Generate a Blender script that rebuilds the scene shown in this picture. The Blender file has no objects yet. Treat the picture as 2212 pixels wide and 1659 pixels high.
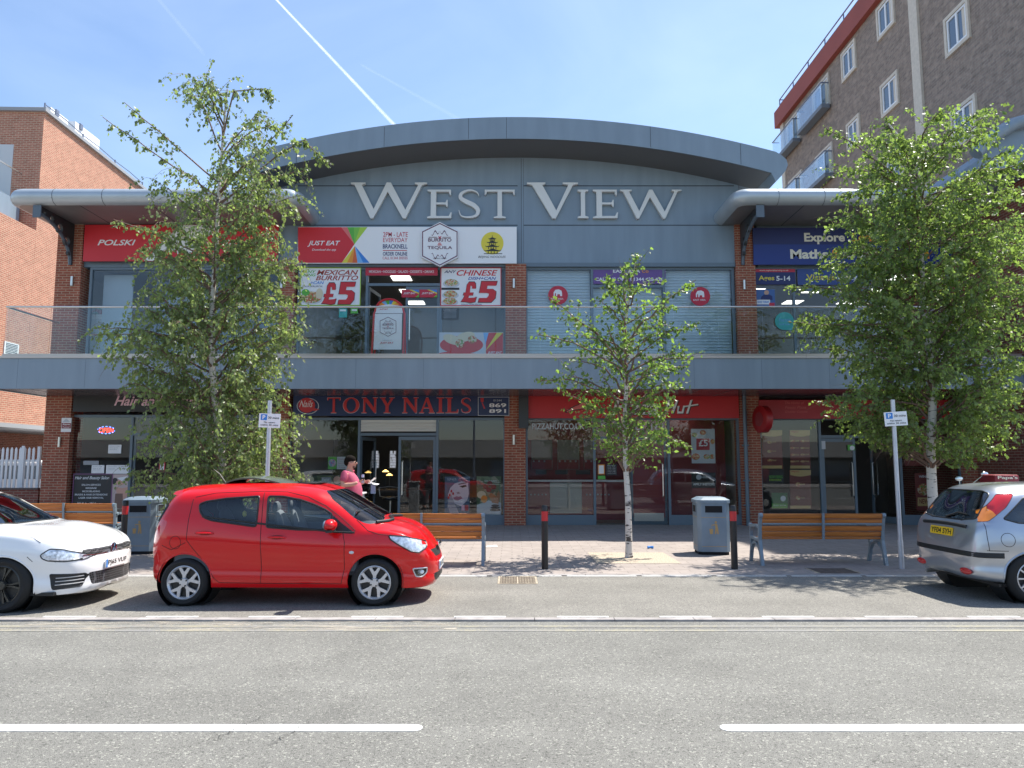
import bpy, bmesh, math, random
import numpy as np
from mathutils import Vector, Matrix, geometry
from mathutils.bvhtree import BVHTree
random.seed(7); R = math.radians
# ------------------------------------------------------------------ camera, sky, sun
CAM = 1.80; FPX = 1597.0; CU = 1106.0; CV = 829.5; TH = math.atan((1000-CV)/FPX)
scene = bpy.context.scene
C = scene.collection
cam_d = bpy.data.cameras.new('camera'); cam = bpy.data.objects.new('camera', cam_d); C.objects.link(cam)
cam.location = (0, 0, CAM); cam.rotation_euler = (R(90)+TH, 0, 0)
cam_d.sensor_width = 36; cam_d.lens = 36*FPX/2212.0; cam_d.clip_start = .05; cam_d.clip_end = 30000
scene.camera = cam
scene.render.resolution_x = 1024; scene.render.resolution_y = 768
SD = Vector((.46, .28, 1.0)).normalized()            # towards the sun
SUN_EL = math.asin(SD.z); SUN_AZ = math.atan2(SD.x, SD.y)
w = bpy.data.worlds.new('World'); scene.world = w; w.use_nodes = True
nt = w.node_tree; nt.nodes.clear()
sky = nt.nodes.new('ShaderNodeTexSky'); sky.sky_type = 'NISHITA'; sky.sun_disc = False
sky.sun_elevation = SUN_EL; sky.sun_rotation = SUN_AZ
sky.altitude = 60; sky.air_density = 1.0; sky.dust_density = .7; sky.ozone_density = 2.2
bg = nt.nodes.new('ShaderNodeBackground'); bg.inputs['Strength'].default_value = .13
out = nt.nodes.new('ShaderNodeOutputWorld')
# thin high cirrus mixed softly into the sky
tc = nt.nodes.new('ShaderNodeTexCoord'); mp = nt.nodes.new('ShaderNodeMapping'); mp.inputs['Scale'].default_value = (1.6, .7, 3.2)
mp.inputs['Rotation'].default_value = (0, .5, .6)
ns = nt.nodes.new('ShaderNodeTexNoise'); ns.inputs['Scale'].default_value = 1.7; ns.inputs['Detail'].default_value = 7; ns.inputs['Distortion'].default_value = .5
cr = nt.nodes.new('ShaderNodeValToRGB'); cr.color_ramp.elements[0].position = .42; cr.color_ramp.elements[1].position = .82
cr.color_ramp.elements[1].color = (.14, .14, .14, 1)
mx = nt.nodes.new('ShaderNodeMixRGB'); mx.inputs['Color2'].default_value = (6.6, 7.4, 8.6, 1)
nt.links.new(tc.outputs['Generated'], mp.inputs['Vector']); nt.links.new(mp.outputs[0], ns.inputs['Vector'])
nt.links.new(ns.outputs['Fac'], cr.inputs[0]); nt.links.new(cr.outputs[0], mx.inputs['Fac'])
nt.links.new(sky.outputs[0], mx.inputs['Color1']); nt.links.new(mx.outputs[0], bg.inputs['Color']); nt.links.new(bg.outputs[0], out.inputs['Surface'])
sd = bpy.data.lights.new('sun', 'SUN'); sd.energy = 4.6; sd.angle = R(.53); sd.color = (1, .955, .88)
sun = bpy.data.objects.new('sun', sd); C.objects.link(sun); sun.rotation_euler = (-SD).to_track_quat('-Z', 'Y').to_euler()
vs = scene.view_settings; vs.view_transform = 'Standard'; vs.look = 'None'; vs.gamma = 1; vs.exposure = .95; vs.use_curve_mapping = False

# ------------------------------------------------------------------ helpers
def sl(v):                                            # slope of the sight line through picture row v
    return math.tan(TH - math.atan((v-CV)/FPX))
def P(u, v, Y):                                       # the world point seen at (u, v) that lies at depth Y
    up = -(v-CV)/FPX; c, s = math.cos(TH), math.sin(TH)
    dy = c-up*s; t = Y/dy
    return Vector(((u-CU)/FPX*t, Y, CAM+(s+up*c)*t))
def X(u, v, Y): return P(u, v, Y).x
def Z(v, Y): return CAM+sl(v)*Y
MATS = {}
def nodes_of(m): return m.node_tree.nodes, m.node_tree.links
def mat(name, col, rough=.5, metal=0, coat=0, noise=0, nscale=8, bump=0, bscale=60, emit=None, estr=1, spec=.5, back=None, nmap=None):
    if name in MATS: return MATS[name]
    m = bpy.data.materials.new(name); m.use_nodes = True; N, L = nodes_of(m)
    b = N['Principled BSDF']; b.inputs['Base Color'].default_value = (*col, 1); b.inputs['Roughness'].default_value = rough
    b.inputs['Metallic'].default_value = metal; b.inputs['Coat Weight'].default_value = coat; b.inputs['Coat Roughness'].default_value = .04
    b.inputs['Specular IOR Level'].default_value = spec
    if emit: b.inputs['Emission Color'].default_value = (*emit, 1); b.inputs['Emission Strength'].default_value = estr
    src = None
    if noise:
        t = N.new('ShaderNodeTexCoord'); n = N.new('ShaderNodeTexNoise'); n.inputs['Scale'].default_value = nscale; n.inputs['Detail'].default_value = 6
        mr = N.new('ShaderNodeMapRange'); mr.inputs[3].default_value = 1-noise; mr.inputs[4].default_value = 1+noise
        mr.inputs[1].default_value = .3; mr.inputs[2].default_value = .7
        mm = N.new('ShaderNodeMixRGB'); mm.blend_type = 'MULTIPLY'; mm.inputs[0].default_value = 1; mm.inputs[1].default_value = (*col, 1)
        L.new(t.outputs['Object'], n.inputs['Vector'])
        if nmap: q_ = N.new('ShaderNodeMapping'); q_.inputs['Scale'].default_value = nmap; L.new(t.outputs['Object'], q_.inputs[0]); L.new(q_.outputs[0], n.inputs['Vector'])
        L.new(n.outputs['Fac'], mr.inputs[0]); L.new(mr.outputs[0], mm.inputs[2]); L.new(mm.outputs[0], b.inputs['Base Color'])
        src = mm.outputs[0]
    if back:
        g = N.new('ShaderNodeNewGeometry'); mm = N.new('ShaderNodeMixRGB'); mm.inputs[2].default_value = (*back, 1); mm.inputs[1].default_value = (*col, 1)
        L.new(g.outputs['Backfacing'], mm.inputs[0])
        if src: L.new(src, mm.inputs[1])
        L.new(mm.outputs[0], b.inputs['Base Color'])
    if bump:
        t = N.new('ShaderNodeTexCoord'); n = N.new('ShaderNodeTexNoise'); n.inputs['Scale'].default_value = bscale; n.inputs['Detail'].default_value = 4
        bp = N.new('ShaderNodeBump'); bp.inputs['Strength'].default_value = bump; bp.inputs['Distance'].default_value = .01
        L.new(t.outputs['Object'], n.inputs['Vector']); L.new(n.outputs['Fac'], bp.inputs['Height']); L.new(bp.outputs[0], b.inputs['Normal'])
    MATS[name] = m; return m
def glassm(name, tint=(.8, .85, .85), refl=1.6, base=.03, rough=0.0):
    if name in MATS: return MATS[name]
    m = bpy.data.materials.new(name); m.use_nodes = True; N, L = nodes_of(m); N.clear()
    o = N.new('ShaderNodeOutputMaterial'); t = N.new('ShaderNodeBsdfTransparent'); t.inputs[0].default_value = (*tint, 1)
    g = N.new('ShaderNodeBsdfGlossy'); g.inputs['Roughness'].default_value = rough; g.inputs[0].default_value = (.95, .97, 1, 1)
    f = N.new('ShaderNodeFresnel'); f.inputs[0].default_value = 1.5
    a = N.new('ShaderNodeMath'); a.operation = 'MULTIPLY_ADD'; a.inputs[1].default_value = refl; a.inputs[2].default_value = base; a.use_clamp = True
    mx = N.new('ShaderNodeMixShader')
    L.new(f.outputs[0], a.inputs[0]); L.new(a.outputs[0], mx.inputs[0]); L.new(t.outputs[0], mx.inputs[1]); L.new(g.outputs[0], mx.inputs[2]); L.new(mx.outputs[0], o.inputs[0])
    MATS[name] = m; return m
def brickm(name, c1, c2, mortar, bw=.235, bh=.075, axis='wall', bump=.4, var=.25, msize=.011):
    if name in MATS: return MATS[name]
    m = bpy.data.materials.new(name); m.use_nodes = True; N, L = nodes_of(m); b = N['Principled BSDF']; b.inputs['Roughness'].default_value = .88
    b.inputs['Specular IOR Level'].default_value = .2
    g = N.new('ShaderNodeNewGeometry'); s = N.new('ShaderNodeSeparateXYZ'); L.new(g.outputs['Position'], s.inputs[0])
    cb = N.new('ShaderNodeCombineXYZ')
    if axis == 'wall':
        ad = N.new('ShaderNodeMath'); L.new(s.outputs[0], ad.inputs[0]); L.new(s.outputs[1], ad.inputs[1])
        L.new(ad.outputs[0], cb.inputs[0]); L.new(s.outputs[2], cb.inputs[1])
    else:
        L.new(s.outputs[0], cb.inputs[0]); L.new(s.outputs[1], cb.inputs[1])
    t = N.new('ShaderNodeTexBrick'); t.inputs['Scale'].default_value = 1; t.inputs['Brick Width'].default_value = bw; t.inputs['Row Height'].default_value = bh
    t.inputs['Mortar Size'].default_value = msize; t.inputs['Mortar Smooth'].default_value = .2
    t.inputs['Color1'].default_value = (*c1, 1); t.inputs['Color2'].default_value = (*c2, 1); t.inputs['Mortar'].default_value = (*mortar, 1); t.inputs['Bias'].default_value = -.1
    L.new(cb.outputs[0], t.inputs['Vector'])
    n = N.new('ShaderNodeTexNoise'); n.inputs['Scale'].default_value = 3.2; n.inputs['Detail'].default_value = 9; n.inputs['Roughness'].default_value = .7; L.new(cb.outputs[0], n.inputs['Vector'])
    mr = N.new('ShaderNodeMapRange'); mr.inputs[1].default_value = .25; mr.inputs[2].default_value = .75; mr.inputs[3].default_value = 1-var; mr.inputs[4].default_value = 1+var; L.new(n.outputs['Fac'], mr.inputs[0])
    mm = N.new('ShaderNodeMixRGB'); mm.blend_type = 'MULTIPLY'; mm.inputs[0].default_value = 1; L.new(t.outputs['Color'], mm.inputs[1]); L.new(mr.outputs[0], mm.inputs[2]); L.new(mm.outputs[0], b.inputs['Base Color'])
    bp = N.new('ShaderNodeBump'); bp.inputs['Strength'].default_value = bump; bp.inputs['Distance'].default_value = .006; bp.invert = True
    L.new(t.outputs['Fac'], bp.inputs['Height']); L.new(bp.outputs[0], b.inputs['Normal'])
    MATS[name] = m; return m

def origin(o):
    v = Vector((0, 0, 0))
    while o: v += o.location; o = o.parent
    return v
def tag(o, label=None, cat=None, group=None, kind=None):
    if label: o['label'] = label
    if cat: o['category'] = cat
    if group: o['group'] = group
    if kind: o['kind'] = kind
    return o
def thing(name, label, cat, loc=(0, 0, 0), group=None):
    o = bpy.data.objects.new(name, None); C.objects.link(o); o.location = loc; o.empty_display_size = .2
    return tag(o, label, cat, group)
def link_mesh(name, me, m, parent=None, shift=True, label=None):
    o = bpy.data.objects.new(name, me); C.objects.link(o)
    if m is not None:
        me.materials.clear(); me.materials.append(m)
    if parent is not None:
        og = origin(parent)
        if shift and og.length > 0: me.transform(Matrix.Translation(-og))
        o.parent = parent
    elif len(me.vertices):
        co = np.empty(len(me.vertices)*3); me.vertices.foreach_get('co', co); co = co.reshape(-1, 3)
        c = Vector(((co[:, 0].min()+co[:, 0].max())/2, (co[:, 1].min()+co[:, 1].max())/2, co[:, 2].min()))
        me.transform(Matrix.Translation(-c)); o.location = c
    if label: o['label'] = label
    return o
class MB:
    def __init__(s): s.v = []; s.f = []; s.sm = False
    def add(s, vs, fs):
        n = len(s.v); s.v += [tuple(p) for p in vs]; s.f += [tuple(i+n for i in f) for f in fs]; return s
    def box(s, x0, x1, y0, y1, z0, z1, M=None):
        vs = [Vector((x, y, z)) for z in (z0, z1) for y in (y0, y1) for x in (x0, x1)]
        if M is not None: vs = [M @ p for p in vs]
        return s.add(vs, [(0, 2, 3, 1), (4, 5, 7, 6), (0, 1, 5, 4), (2, 6, 7, 3), (0, 4, 6, 2), (1, 3, 7, 5)])
    def tube(s, pts, r, n=8, cap=True, flat=None):
        pts = [Vector(p) for p in pts]
        rs = r if isinstance(r, (list, tuple)) else [r]*len(pts)
        prev = None; rings = []
        for i, p in enumerate(pts):
            d = (pts[min(i+1, len(pts)-1)]-pts[max(i-1, 0)])
            if d.length < 1e-9: d = Vector((0, 0, 1))
            d.normalize()
            if prev is None:
                a = Vector((0, 0, 1)) if abs(d.z) < .9 else Vector((1, 0, 0)); a = (a-d*a.dot(d)).normalized()
            else: a = (prev-d*prev.dot(d)); a = a.normalized() if a.length > 1e-6 else prev
            prev = a; b = d.cross(a)
            rings.append([p+(a*math.cos(k*math.tau/n)+b*math.sin(k*math.tau/n))*rs[i] for k in range(n)])
        vs = [q for r_ in rings for q in r_]; fs = []
        for i in range(len(pts)-1):
            for k in range(n): fs.append((i*n+k, i*n+(k+1) % n, (i+1)*n+(k+1) % n, (i+1)*n+k))
        if cap: fs.append(tuple(range(n-1, -1, -1))); fs.append(tuple((len(pts)-1)*n+k for k in range(n)))
        return s.add(vs, fs)
    def lathe(s, prof, O=(0, 0, 0), ax=(0, 0, 1), n=24):        # prof: list of (radius, height)
        O = Vector(O); ax = Vector(ax).normalized(); a = Vector((1, 0, 0)) if abs(ax.x) < .9 else Vector((0, 1, 0)); a = (a-ax*a.dot(ax)).normalized(); b = ax.cross(a)
        vs = []; fs = []
        for (r, h) in prof:
            for k in range(n): t = k*math.tau/n; vs.append(O+ax*h+(a*math.cos(t)+b*math.sin(t))*r)
        m = len(prof)
        for i in range(m-1):
            for k in range(n): fs.append((i*n+k, i*n+(k+1) % n, (i+1)*n+(k+1) % n, (i+1)*n+k))
        return s.add(vs, fs)
    def ell(s, c, r, n=12, m=8, M=None):
        prof = []; vs = []; fs = []
        for i in range(m+1):
            t = math.pi*i/m
            for k in range(n):
                q = Vector((math.sin(t)*math.cos(k*math.tau/n)*r[0], math.sin(t)*math.sin(k*math.tau/n)*r[1], -math.cos(t)*r[2]))
                if M is not None: q = M @ q
                vs.append(Vector(c)+q)
        for i in range(m):
            for k in range(n): fs.append((i*n+k, i*n+(k+1) % n, (i+1)*n+(k+1) % n, (i+1)*n+k))
        return s.add(vs, fs)
    def poly(s, loops, O, Rv, Uv, depth, Nv=None):   # flat outline (2D, loops = outer + holes) given thickness away from the viewer
        if isinstance(loops[0][0], (int, float)): loops = [loops]
        O = Vector(O); Rv = Vector(Rv); Uv = Vector(Uv); Nv = Vector(Nv) if Nv is not None else Rv.cross(Uv)
        flat = [p for l in loops for p in l]
        tris = geometry.tessellate_polygon([[Vector((p[0], p[1], 0)) for p in l] for l in loops])
        n = len(flat)
        vs = [O+Rv*p[0]+Uv*p[1] for p in flat]+[O+Rv*p[0]+Uv*p[1]-Nv*depth for p in flat]
        fs = []
        for t in tris:
            a, b, c = [flat[i] for i in t]
            if (b[0]-a[0])*(c[1]-a[1])-(b[1]-a[1])*(c[0]-a[0]) < 0: t = (t[0], t[2], t[1])
            fs.append(tuple(t)); fs.append((t[0]+n, t[2]+n, t[1]+n))
        k = 0
        for l in loops:
            m = len(l)
            for i in range(m): fs.append((k+i, k+i+n, k+(i+1) % m+n, k+(i+1) % m))
            k += m
        return s.add(vs, fs)
    def build(s, name, m, parent=None, smooth=False, label=None, sharp=None, shift=True):
        me = bpy.data.meshes.new(name); me.from_pydata(s.v, [], s.f)
        bm = bmesh.new(); bm.from_mesh(me); bmesh.ops.recalc_face_normals(bm, faces=bm.faces)
        if smooth:
            for f in bm.faces: f.smooth = True
            lim = R(sharp or 38)
            for e in bm.edges:
                if len(e.link_faces) == 2 and e.calc_face_angle(0) > lim: e.smooth = False
        bm.to_mesh(me); bm.free()
        return link_mesh(name, me, m, parent, shift, label)
def bevelled(o, wd=.01, seg=2):
    bm = bmesh.new(); bm.from_mesh(o.data)
    bmesh.ops.remove_doubles(bm, verts=bm.verts, dist=1e-5)
    es = [e for e in bm.edges if len(e.link_faces) == 2 and e.calc_face_angle(0) > .6]
    bmesh.ops.bevel(bm, geom=es, offset=wd, segments=seg, affect='EDGES', profile=.5)
    for f in bm.faces: f.smooth = True
    for e in bm.edges:
        if len(e.link_faces) == 2 and e.calc_face_angle(0) > .7: e.smooth = False
    bm.to_mesh(o.data); bm.free(); return o
def copy_tree(o, parent=None):
    c = o.copy(); C.objects.link(c)
    if parent: c.parent = parent
    for ch in list(o.children): copy_tree(ch, c)
    return c
# text from the built-in font, returned as flat triangles in a unit box
_tc = {}
def text2d(s, shear=0, bold=0):
    k = (s, shear, bold)
    if k in _tc: return _tc[k]
    cu = bpy.data.curves.new('t', 'FONT'); cu.body = s; cu.size = 1; cu.shear = shear; cu.offset = bold; cu.resolution_u = 3
    o = bpy.data.objects.new('t', cu); C.objects.link(o); bpy.context.view_layer.update()
    me = bpy.data.meshes.new_from_object(o.evaluated_get(bpy.context.evaluated_depsgraph_get()))
    vs = [tuple(v.co[:2]) for v in me.vertices]; fs = [tuple(p.vertices) for p in me.polygons]
    bpy.data.objects.remove(o); bpy.data.curves.remove(cu); bpy.data.meshes.remove(me)
    x0 = min(v[0] for v in vs); x1 = max(v[0] for v in vs); z0 = min(v[1] for v in vs); z1 = max(v[1] for v in vs)
    vs = [((a-x0)/(x1-x0), (b-z0)/(z1-z0)) for a, b in vs]
    _tc[k] = (vs, fs); return _tc[k]
def put2d(mb, vs, fs, O, Rv, Uv, W, H, th=0):
    O = Vector(O); Rv = Vector(Rv); Uv = Vector(Uv); Nv = Rv.cross(Uv)
    n = len(vs); V = [O+Rv*(a*W)+Uv*(b*H) for a, b in vs]; F = list(fs)
    if th:
        V += [p-Nv*th for p in V]
        from collections import Counter
        ec = Counter()
        for f in fs:
            for i in range(len(f)): ec[(f[i], f[(i+1) % len(f)])] += 1
        for (a, b) in list(ec):
            if (b, a) not in ec: F.append((a, a+n, b+n, b))
    mb.add(V, F)
def lettering(s, box, Y, m, parent, shear=0, bold=0, th=.004, name='lettering', world=False):
    """words filling the rectangle box=(u0,v0,u1,v1) of the picture on the plane at depth Y, facing the street"""
    if world: x0, z1, x1, z0 = box
    else: a = P(box[0], box[1], Y); b = P(box[2], box[3], Y); vm = (box[1]+box[3])/2; x0 = X(box[0], vm, Y); x1 = X(box[2], vm, Y); z1 = a.z; z0 = b.z
    mb = MB(); vs, fs = text2d(s, shear, bold); put2d(mb, vs, fs, (x0, Y, z0), (1, 0, 0), (0, 0, 1), x1-x0, z1-z0, th)
    me = bpy.data.meshes.new(name); me.from_pydata([(p[0], p[1], p[2]) for p in mb.v], [], mb.f)
    return link_mesh(name, me, m, parent)
def shape(pts, Y, m, parent, name, th=.004, px=True, holes=None):
    """flat outline given in picture points, lying on the plane at depth Y"""
    q = [(X(a, b, Y), Z(b, Y)) for a, b in pts] if px else pts
    L = [q]+([[(X(a, b, Y), Z(b, Y)) for a, b in h] for h in holes] if holes else [])
    mb = MB(); mb.poly(L, (0, Y, 0), (1, 0, 0), (0, 0, 1), th); return mb.build(name, m, parent)
def rect(u0, v0, u1, v1): return [(u0, v1), (u1, v1), (u1, v0), (u0, v0)]
def disc(cu, cv, ru, rv=None, n=24, a0=0, a1=math.tau):
    rv = rv or ru; full = abs(a1-a0-math.tau) < 1e-6
    return [(cu+ru*math.cos(a0+(a1-a0)*k/(n if full else n-1)), cv-rv*math.sin(a0+(a1-a0)*k/(n if full else n-1))) for k in range(n)]
# ------------------------------------------------------------------ hand drawn serif capitals (unit box)
GL = {
 'I': [(0,0),(1,0),(1,.045),(.7,.08),(.7,.92),(1,.955),(1,1),(0,1),(0,.955),(.3,.92),(.3,.08),(0,.045)],
 'T': [(.3,0),(.7,0),(.7,.04),(.575,.075),(.575,.93),(.93,.93),(.965,.82),(1,.82),(1,1),(0,1),(0,.82),(.035,.82),(.07,.93),(.425,.93),(.425,.075),(.3,.04)],
 'E': [(0,0),(.97,0),(1,.2),(.95,.2),(.88,.075),(.36,.075),(.36,.48),(.74,.48),(.79,.4),(.83,.4),(.83,.64),(.79,.64),(.74,.55),(.36,.55),(.36,.93),(.87,.93),(.91,.81),(.96,.81),(.96,1),(0,1),(0,.955),(.14,.92),(.14,.08),(0,.045)],
 'V': [(0,1),(0,.96),(.1,.93),(.49,0),(.56,0),(.9,.93),(1,.96),(1,1),(.7,1),(.7,.96),(.81,.93),(.57,.22),(.3,.93),(.36,.96),(.36,1)],
 'W': [(0,1),(0,.965),(.05,.93),(.265,0),(.3,0),(.485,.74),(.69,0),(.725,0),(.935,.93),(1,.965),(1,1),(.84,1),(.84,.965),(.885,.93),(.72,.24),(.525,1),(.47,1),(.305,.26),(.145,.93),(.19,.965),(.19,1)],
 'N': [(0,0),(.3,0),(.3,.04),(.2,.08),(.2,.78),(.82,0),(.91,0),(.91,.92),(1,.96),(1,1),(.7,1),(.7,.96),(.8,.92),(.8,.3),(.26,1),(0,1),(0,.96),(.1,.9),(.1,.08),(0,.04)],
 'Y': [(.28,0),(.72,0),(.72,.05),(.59,.08),(.59,.45),(.9,.93),(1,.96),(1,1),(.64,1),(.64,.96),(.76,.93),(.53,.56),(.29,.93),(.39,.96),(.39,1),(0,1),(0,.96),(.1,.93),(.4,.45),(.4,.08),(.28,.05)],
 'L': [(0,0),(.96,0),(1,.24),(.94,.24),(.87,.085),(.4,.085),(.4,.92),(.54,.96),(.54,1),(0,1),(0,.96),(.16,.92),(.16,.08),(0,.04)],
}
def glyph(ch):
    if ch == 'A': return [[(0,0),(.3,0),(.3,.04),(.19,.08),(.26,.3),(.66,.3),(.72,.08),(.63,.04),(.63,0),(1,0),(1,.04),(.94,.08),(.57,1),(.45,1),(.1,.08),(0,.04)], [(.29,.38),(.63,.38),(.46,.8)]]
    if ch == 'O': return [[(.5+.5*math.cos(t), .5+.5*math.sin(t)) for t in [k*math.tau/36 for k in range(36)]], [(.5+.32*math.cos(-t), .5+.43*math.sin(-t)) for t in [k*math.tau/36 for k in range(36)]]]
    if ch == 'S':
        c = [(.9,.76),(.8,.9),(.5,.96),(.2,.86),(.15,.7),(.38,.57),(.68,.45),(.86,.28),(.78,.1),(.48,.04),(.18,.09),(.08,.28)]
        wd = [.02,.05,.075,.12,.16,.2,.2,.17,.12,.08,.05,.02]
        pts = []; ws = []
        for i in range(len(c)-1):
            p0 = c[max(i-1, 0)]; p1 = c[i]; p2 = c[i+1]; p3 = c[min(i+2, len(c)-1)]
            for k in range(4):
                t = k/4
                f = lambda a, b, cc, d: .5*((2*b)+(-a+cc)*t+(2*a-5*b+4*cc-d)*t*t+(-a+3*b-3*cc+d)*t**3)
                pts.append((f(p0[0], p1[0], p2[0], p3[0]), f(p0[1], p1[1], p2[1], p3[1]))); ws.append(wd[i]*(1-t)+wd[i+1]*t)
        pts.append(c[-1]); ws.append(wd[-1]); Lf = []; Rt = []
        for i, p in enumerate(pts):
            q0 = pts[max(i-1, 0)]; q1 = pts[min(i+1, len(pts)-1)]; dx = q1[0]-q0[0]; dy = q1[1]-q0[1]; l = math.hypot(dx, dy) or 1
            Lf.append((p[0]-dy/l*ws[i]*.5, p[1]+dx/l*ws[i]*.36)); Rt.append((p[0]+dy/l*ws[i]*.5, p[1]-dx/l*ws[i]*.36))
        return [Lf+Rt[::-1]]
    return [GL[ch]]
def serif(mb, ch, box, Y, th):
    u0, v0, u1, v1 = box; vm = (v0+v1)/2; x0 = X(u0, vm, Y); x1 = X(u1, vm, Y); z1 = Z(v0, Y); z0 = Z(v1, Y)
    L = [[(x0+(x1-x0)*a, z0+(z1-z0)*b) for a, b in l] for l in glyph(ch)]
    mb.poly(L, (0, Y, 0), (1, 0, 0), (0, 0, 1), th)
# ------------------------------------------------------------------ ground
YK = 8.675; YB0 = 8.80; YB1 = 12.0; FY = 21.5
def gz(Y): return .02 if Y < YB1 else .03
def asphalt(name, c, speck=.5, sc=140):
    m = bpy.data.materials.new(name); m.use_nodes = True; N, L = nodes_of(m); b = N['Principled BSDF']; b.inputs['Roughness'].default_value = .85; b.inputs['Specular IOR Level'].default_value = .25
    g = N.new('ShaderNodeNewGeometry')
    n = N.new('ShaderNodeTexNoise'); n.inputs['Scale'].default_value = sc; n.inputs['Detail'].default_value = 3; n.inputs['Roughness'].default_value = .75; L.new(g.outputs['Position'], n.inputs['Vector'])
    v = N.new('ShaderNodeTexVoronoi'); v.inputs['Scale'].default_value = 75; L.new(g.outputs['Position'], v.inputs['Vector'])
    mr = N.new('ShaderNodeMapRange'); mr.inputs[1].default_value = .33; mr.inputs[2].default_value = .67; mr.inputs[3].default_value = 1-speck; mr.inputs[4].default_value = 1+speck; L.new(n.outputs['Fac'], mr.inputs[0])
    n2 = N.new('ShaderNodeTexNoise'); n2.inputs['Scale'].default_value = .9; n2.inputs['Detail'].default_value = 7; n2.inputs['Roughness'].default_value = .6; L.new(g.outputs['Position'], n2.inputs['Vector'])
    m2 = N.new('ShaderNodeMapRange'); m2.inputs[1].default_value = .3; m2.inputs[2].default_value = .7; m2.inputs[3].default_value = .88; m2.inputs[4].default_value = 1.12; L.new(n2.outputs['Fac'], m2.inputs[0])
    # individual light and dark chippings
    cr = N.new('ShaderNodeValToRGB'); e = cr.color_ramp.elements; e[0].position = 0; e[0].color = (.55, .55, .55, 1); e[1].position = .2; e[1].color = (1, 1, 1, 1)
    e2 = cr.color_ramp.elements.new(.88); e2.color = (1, 1, 1, 1); e3 = cr.color_ramp.elements.new(.97); e3.color = (1.0+speck, 1.0+speck, .95+speck, 1)
    sp = N.new('ShaderNodeSeparateColor'); L.new(v.outputs['Color'], sp.inputs[0]); L.new(sp.outputs[0], cr.inputs[0])
    # tyre-polished lanes and drag marks running along the road, and darker repair stains
    mp_ = N.new('ShaderNodeMapping'); mp_.inputs['Scale'].default_value = (.07, 1.5, 1); L.new(g.outputs['Position'], mp_.inputs[0])
    n3 = N.new('ShaderNodeTexNoise'); n3.inputs['Scale'].default_value = 1; n3.inputs['Detail'].default_value = 5; L.new(mp_.outputs[0], n3.inputs['Vector'])
    m3 = N.new('ShaderNodeMapRange'); m3.inputs[1].default_value = .3; m3.inputs[2].default_value = .7; m3.inputs[3].default_value = .93; m3.inputs[4].default_value = 1.06; L.new(n3.outputs['Fac'], m3.inputs[0])
    n4 = N.new('ShaderNodeTexNoise'); n4.inputs['Scale'].default_value = .55; n4.inputs['Detail'].default_value = 8; n4.inputs['Distortion'].default_value = .8; L.new(g.outputs['Position'], n4.inputs['Vector'])
    m4 = N.new('ShaderNodeMapRange'); m4.inputs[1].default_value = .60; m4.inputs[2].default_value = .70; m4.inputs[3].default_value = 1; m4.inputs[4].default_value = .91; L.new(n4.outputs['Fac'], m4.inputs[0])
    a0 = N.new('ShaderNodeMath'); a0.operation = 'MULTIPLY'; L.new(m3.outputs[0], a0.inputs[0]); L.new(m4.outputs[0], a0.inputs[1]); a1 = N.new('ShaderNodeMath'); a1.operation = 'MULTIPLY'; L.new(a0.outputs[0], a1.inputs[0]); L.new(m2.outputs[0], a1.inputs[1])
    a = N.new('ShaderNodeMath'); a.operation = 'MULTIPLY'; L.new(mr.outputs[0], a.inputs[0]); L.new(a1.outputs[0], a.inputs[1])
    k = N.new('ShaderNodeMixRGB'); k.blend_type = 'MULTIPLY'; k.inputs[0].default_value = 1; k.inputs[1].default_value = (*c, 1); L.new(a.outputs[0], k.inputs[2])
    k2 = N.new('ShaderNodeMixRGB'); k2.blend_type = 'MULTIPLY'; k2.inputs[0].default_value = 1; L.new(k.outputs[0], k2.inputs[1]); L.new(cr.outputs[0], k2.inputs[2])
    L.new(k2.outputs[0], b.inputs['Base Color'])
    bp = N.new('ShaderNodeBump'); bp.inputs['Strength'].default_value = .6; bp.inputs['Distance'].default_value = .008; L.new(n.outputs['Fac'], bp.inputs['Height']); L.new(bp.outputs[0], b.inputs['Normal'])
    MATS[name] = m; return m
m_road = asphalt('road_asphalt', (.176, .173, .156), .72); m_bay = asphalt('bay_asphalt', (.20, .19, .168), .45, 110)
def sheet(name, x0, x1, y0, y1, z, m, n=1):
    mb = MB(); mb.box(x0, x1, y0, y1, z-.3, z); return tag(mb.build(name, m), kind='structure')
mb = MB(); mb.box(-900, 900, -900, 1500, -1.4, -.32)
tag(mb.build('ground', mat('ground_earth', (.16, .15, .13), .9, noise=.3, nscale=.2)), kind='structure')
sheet('road', -60, 60, -9, YK, 0, m_road)
sheet('parking_bay', -60, 60, YB0, YB1, .02, m_bay)
m_kerb = mat('kerb_concrete', (.31, .285, .27), .85, noise=.25, nscale=5, bump=.2)
mb = MB(); x = -40.0
while x < 40: mb.box(x+.004, x+.911, YK, YB0-.003, -.1, .022); x += .915
tag(mb.build('kerb', m_kerb), kind='structure')
mb = MB(); x = -40.0
while x < 40: mb.box(x+.004, x+.911, YB1+.001, YB1+.13, -.1, .03); x += .915
tag(mb.build('kerb_strip', m_kerb), kind='structure')
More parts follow.
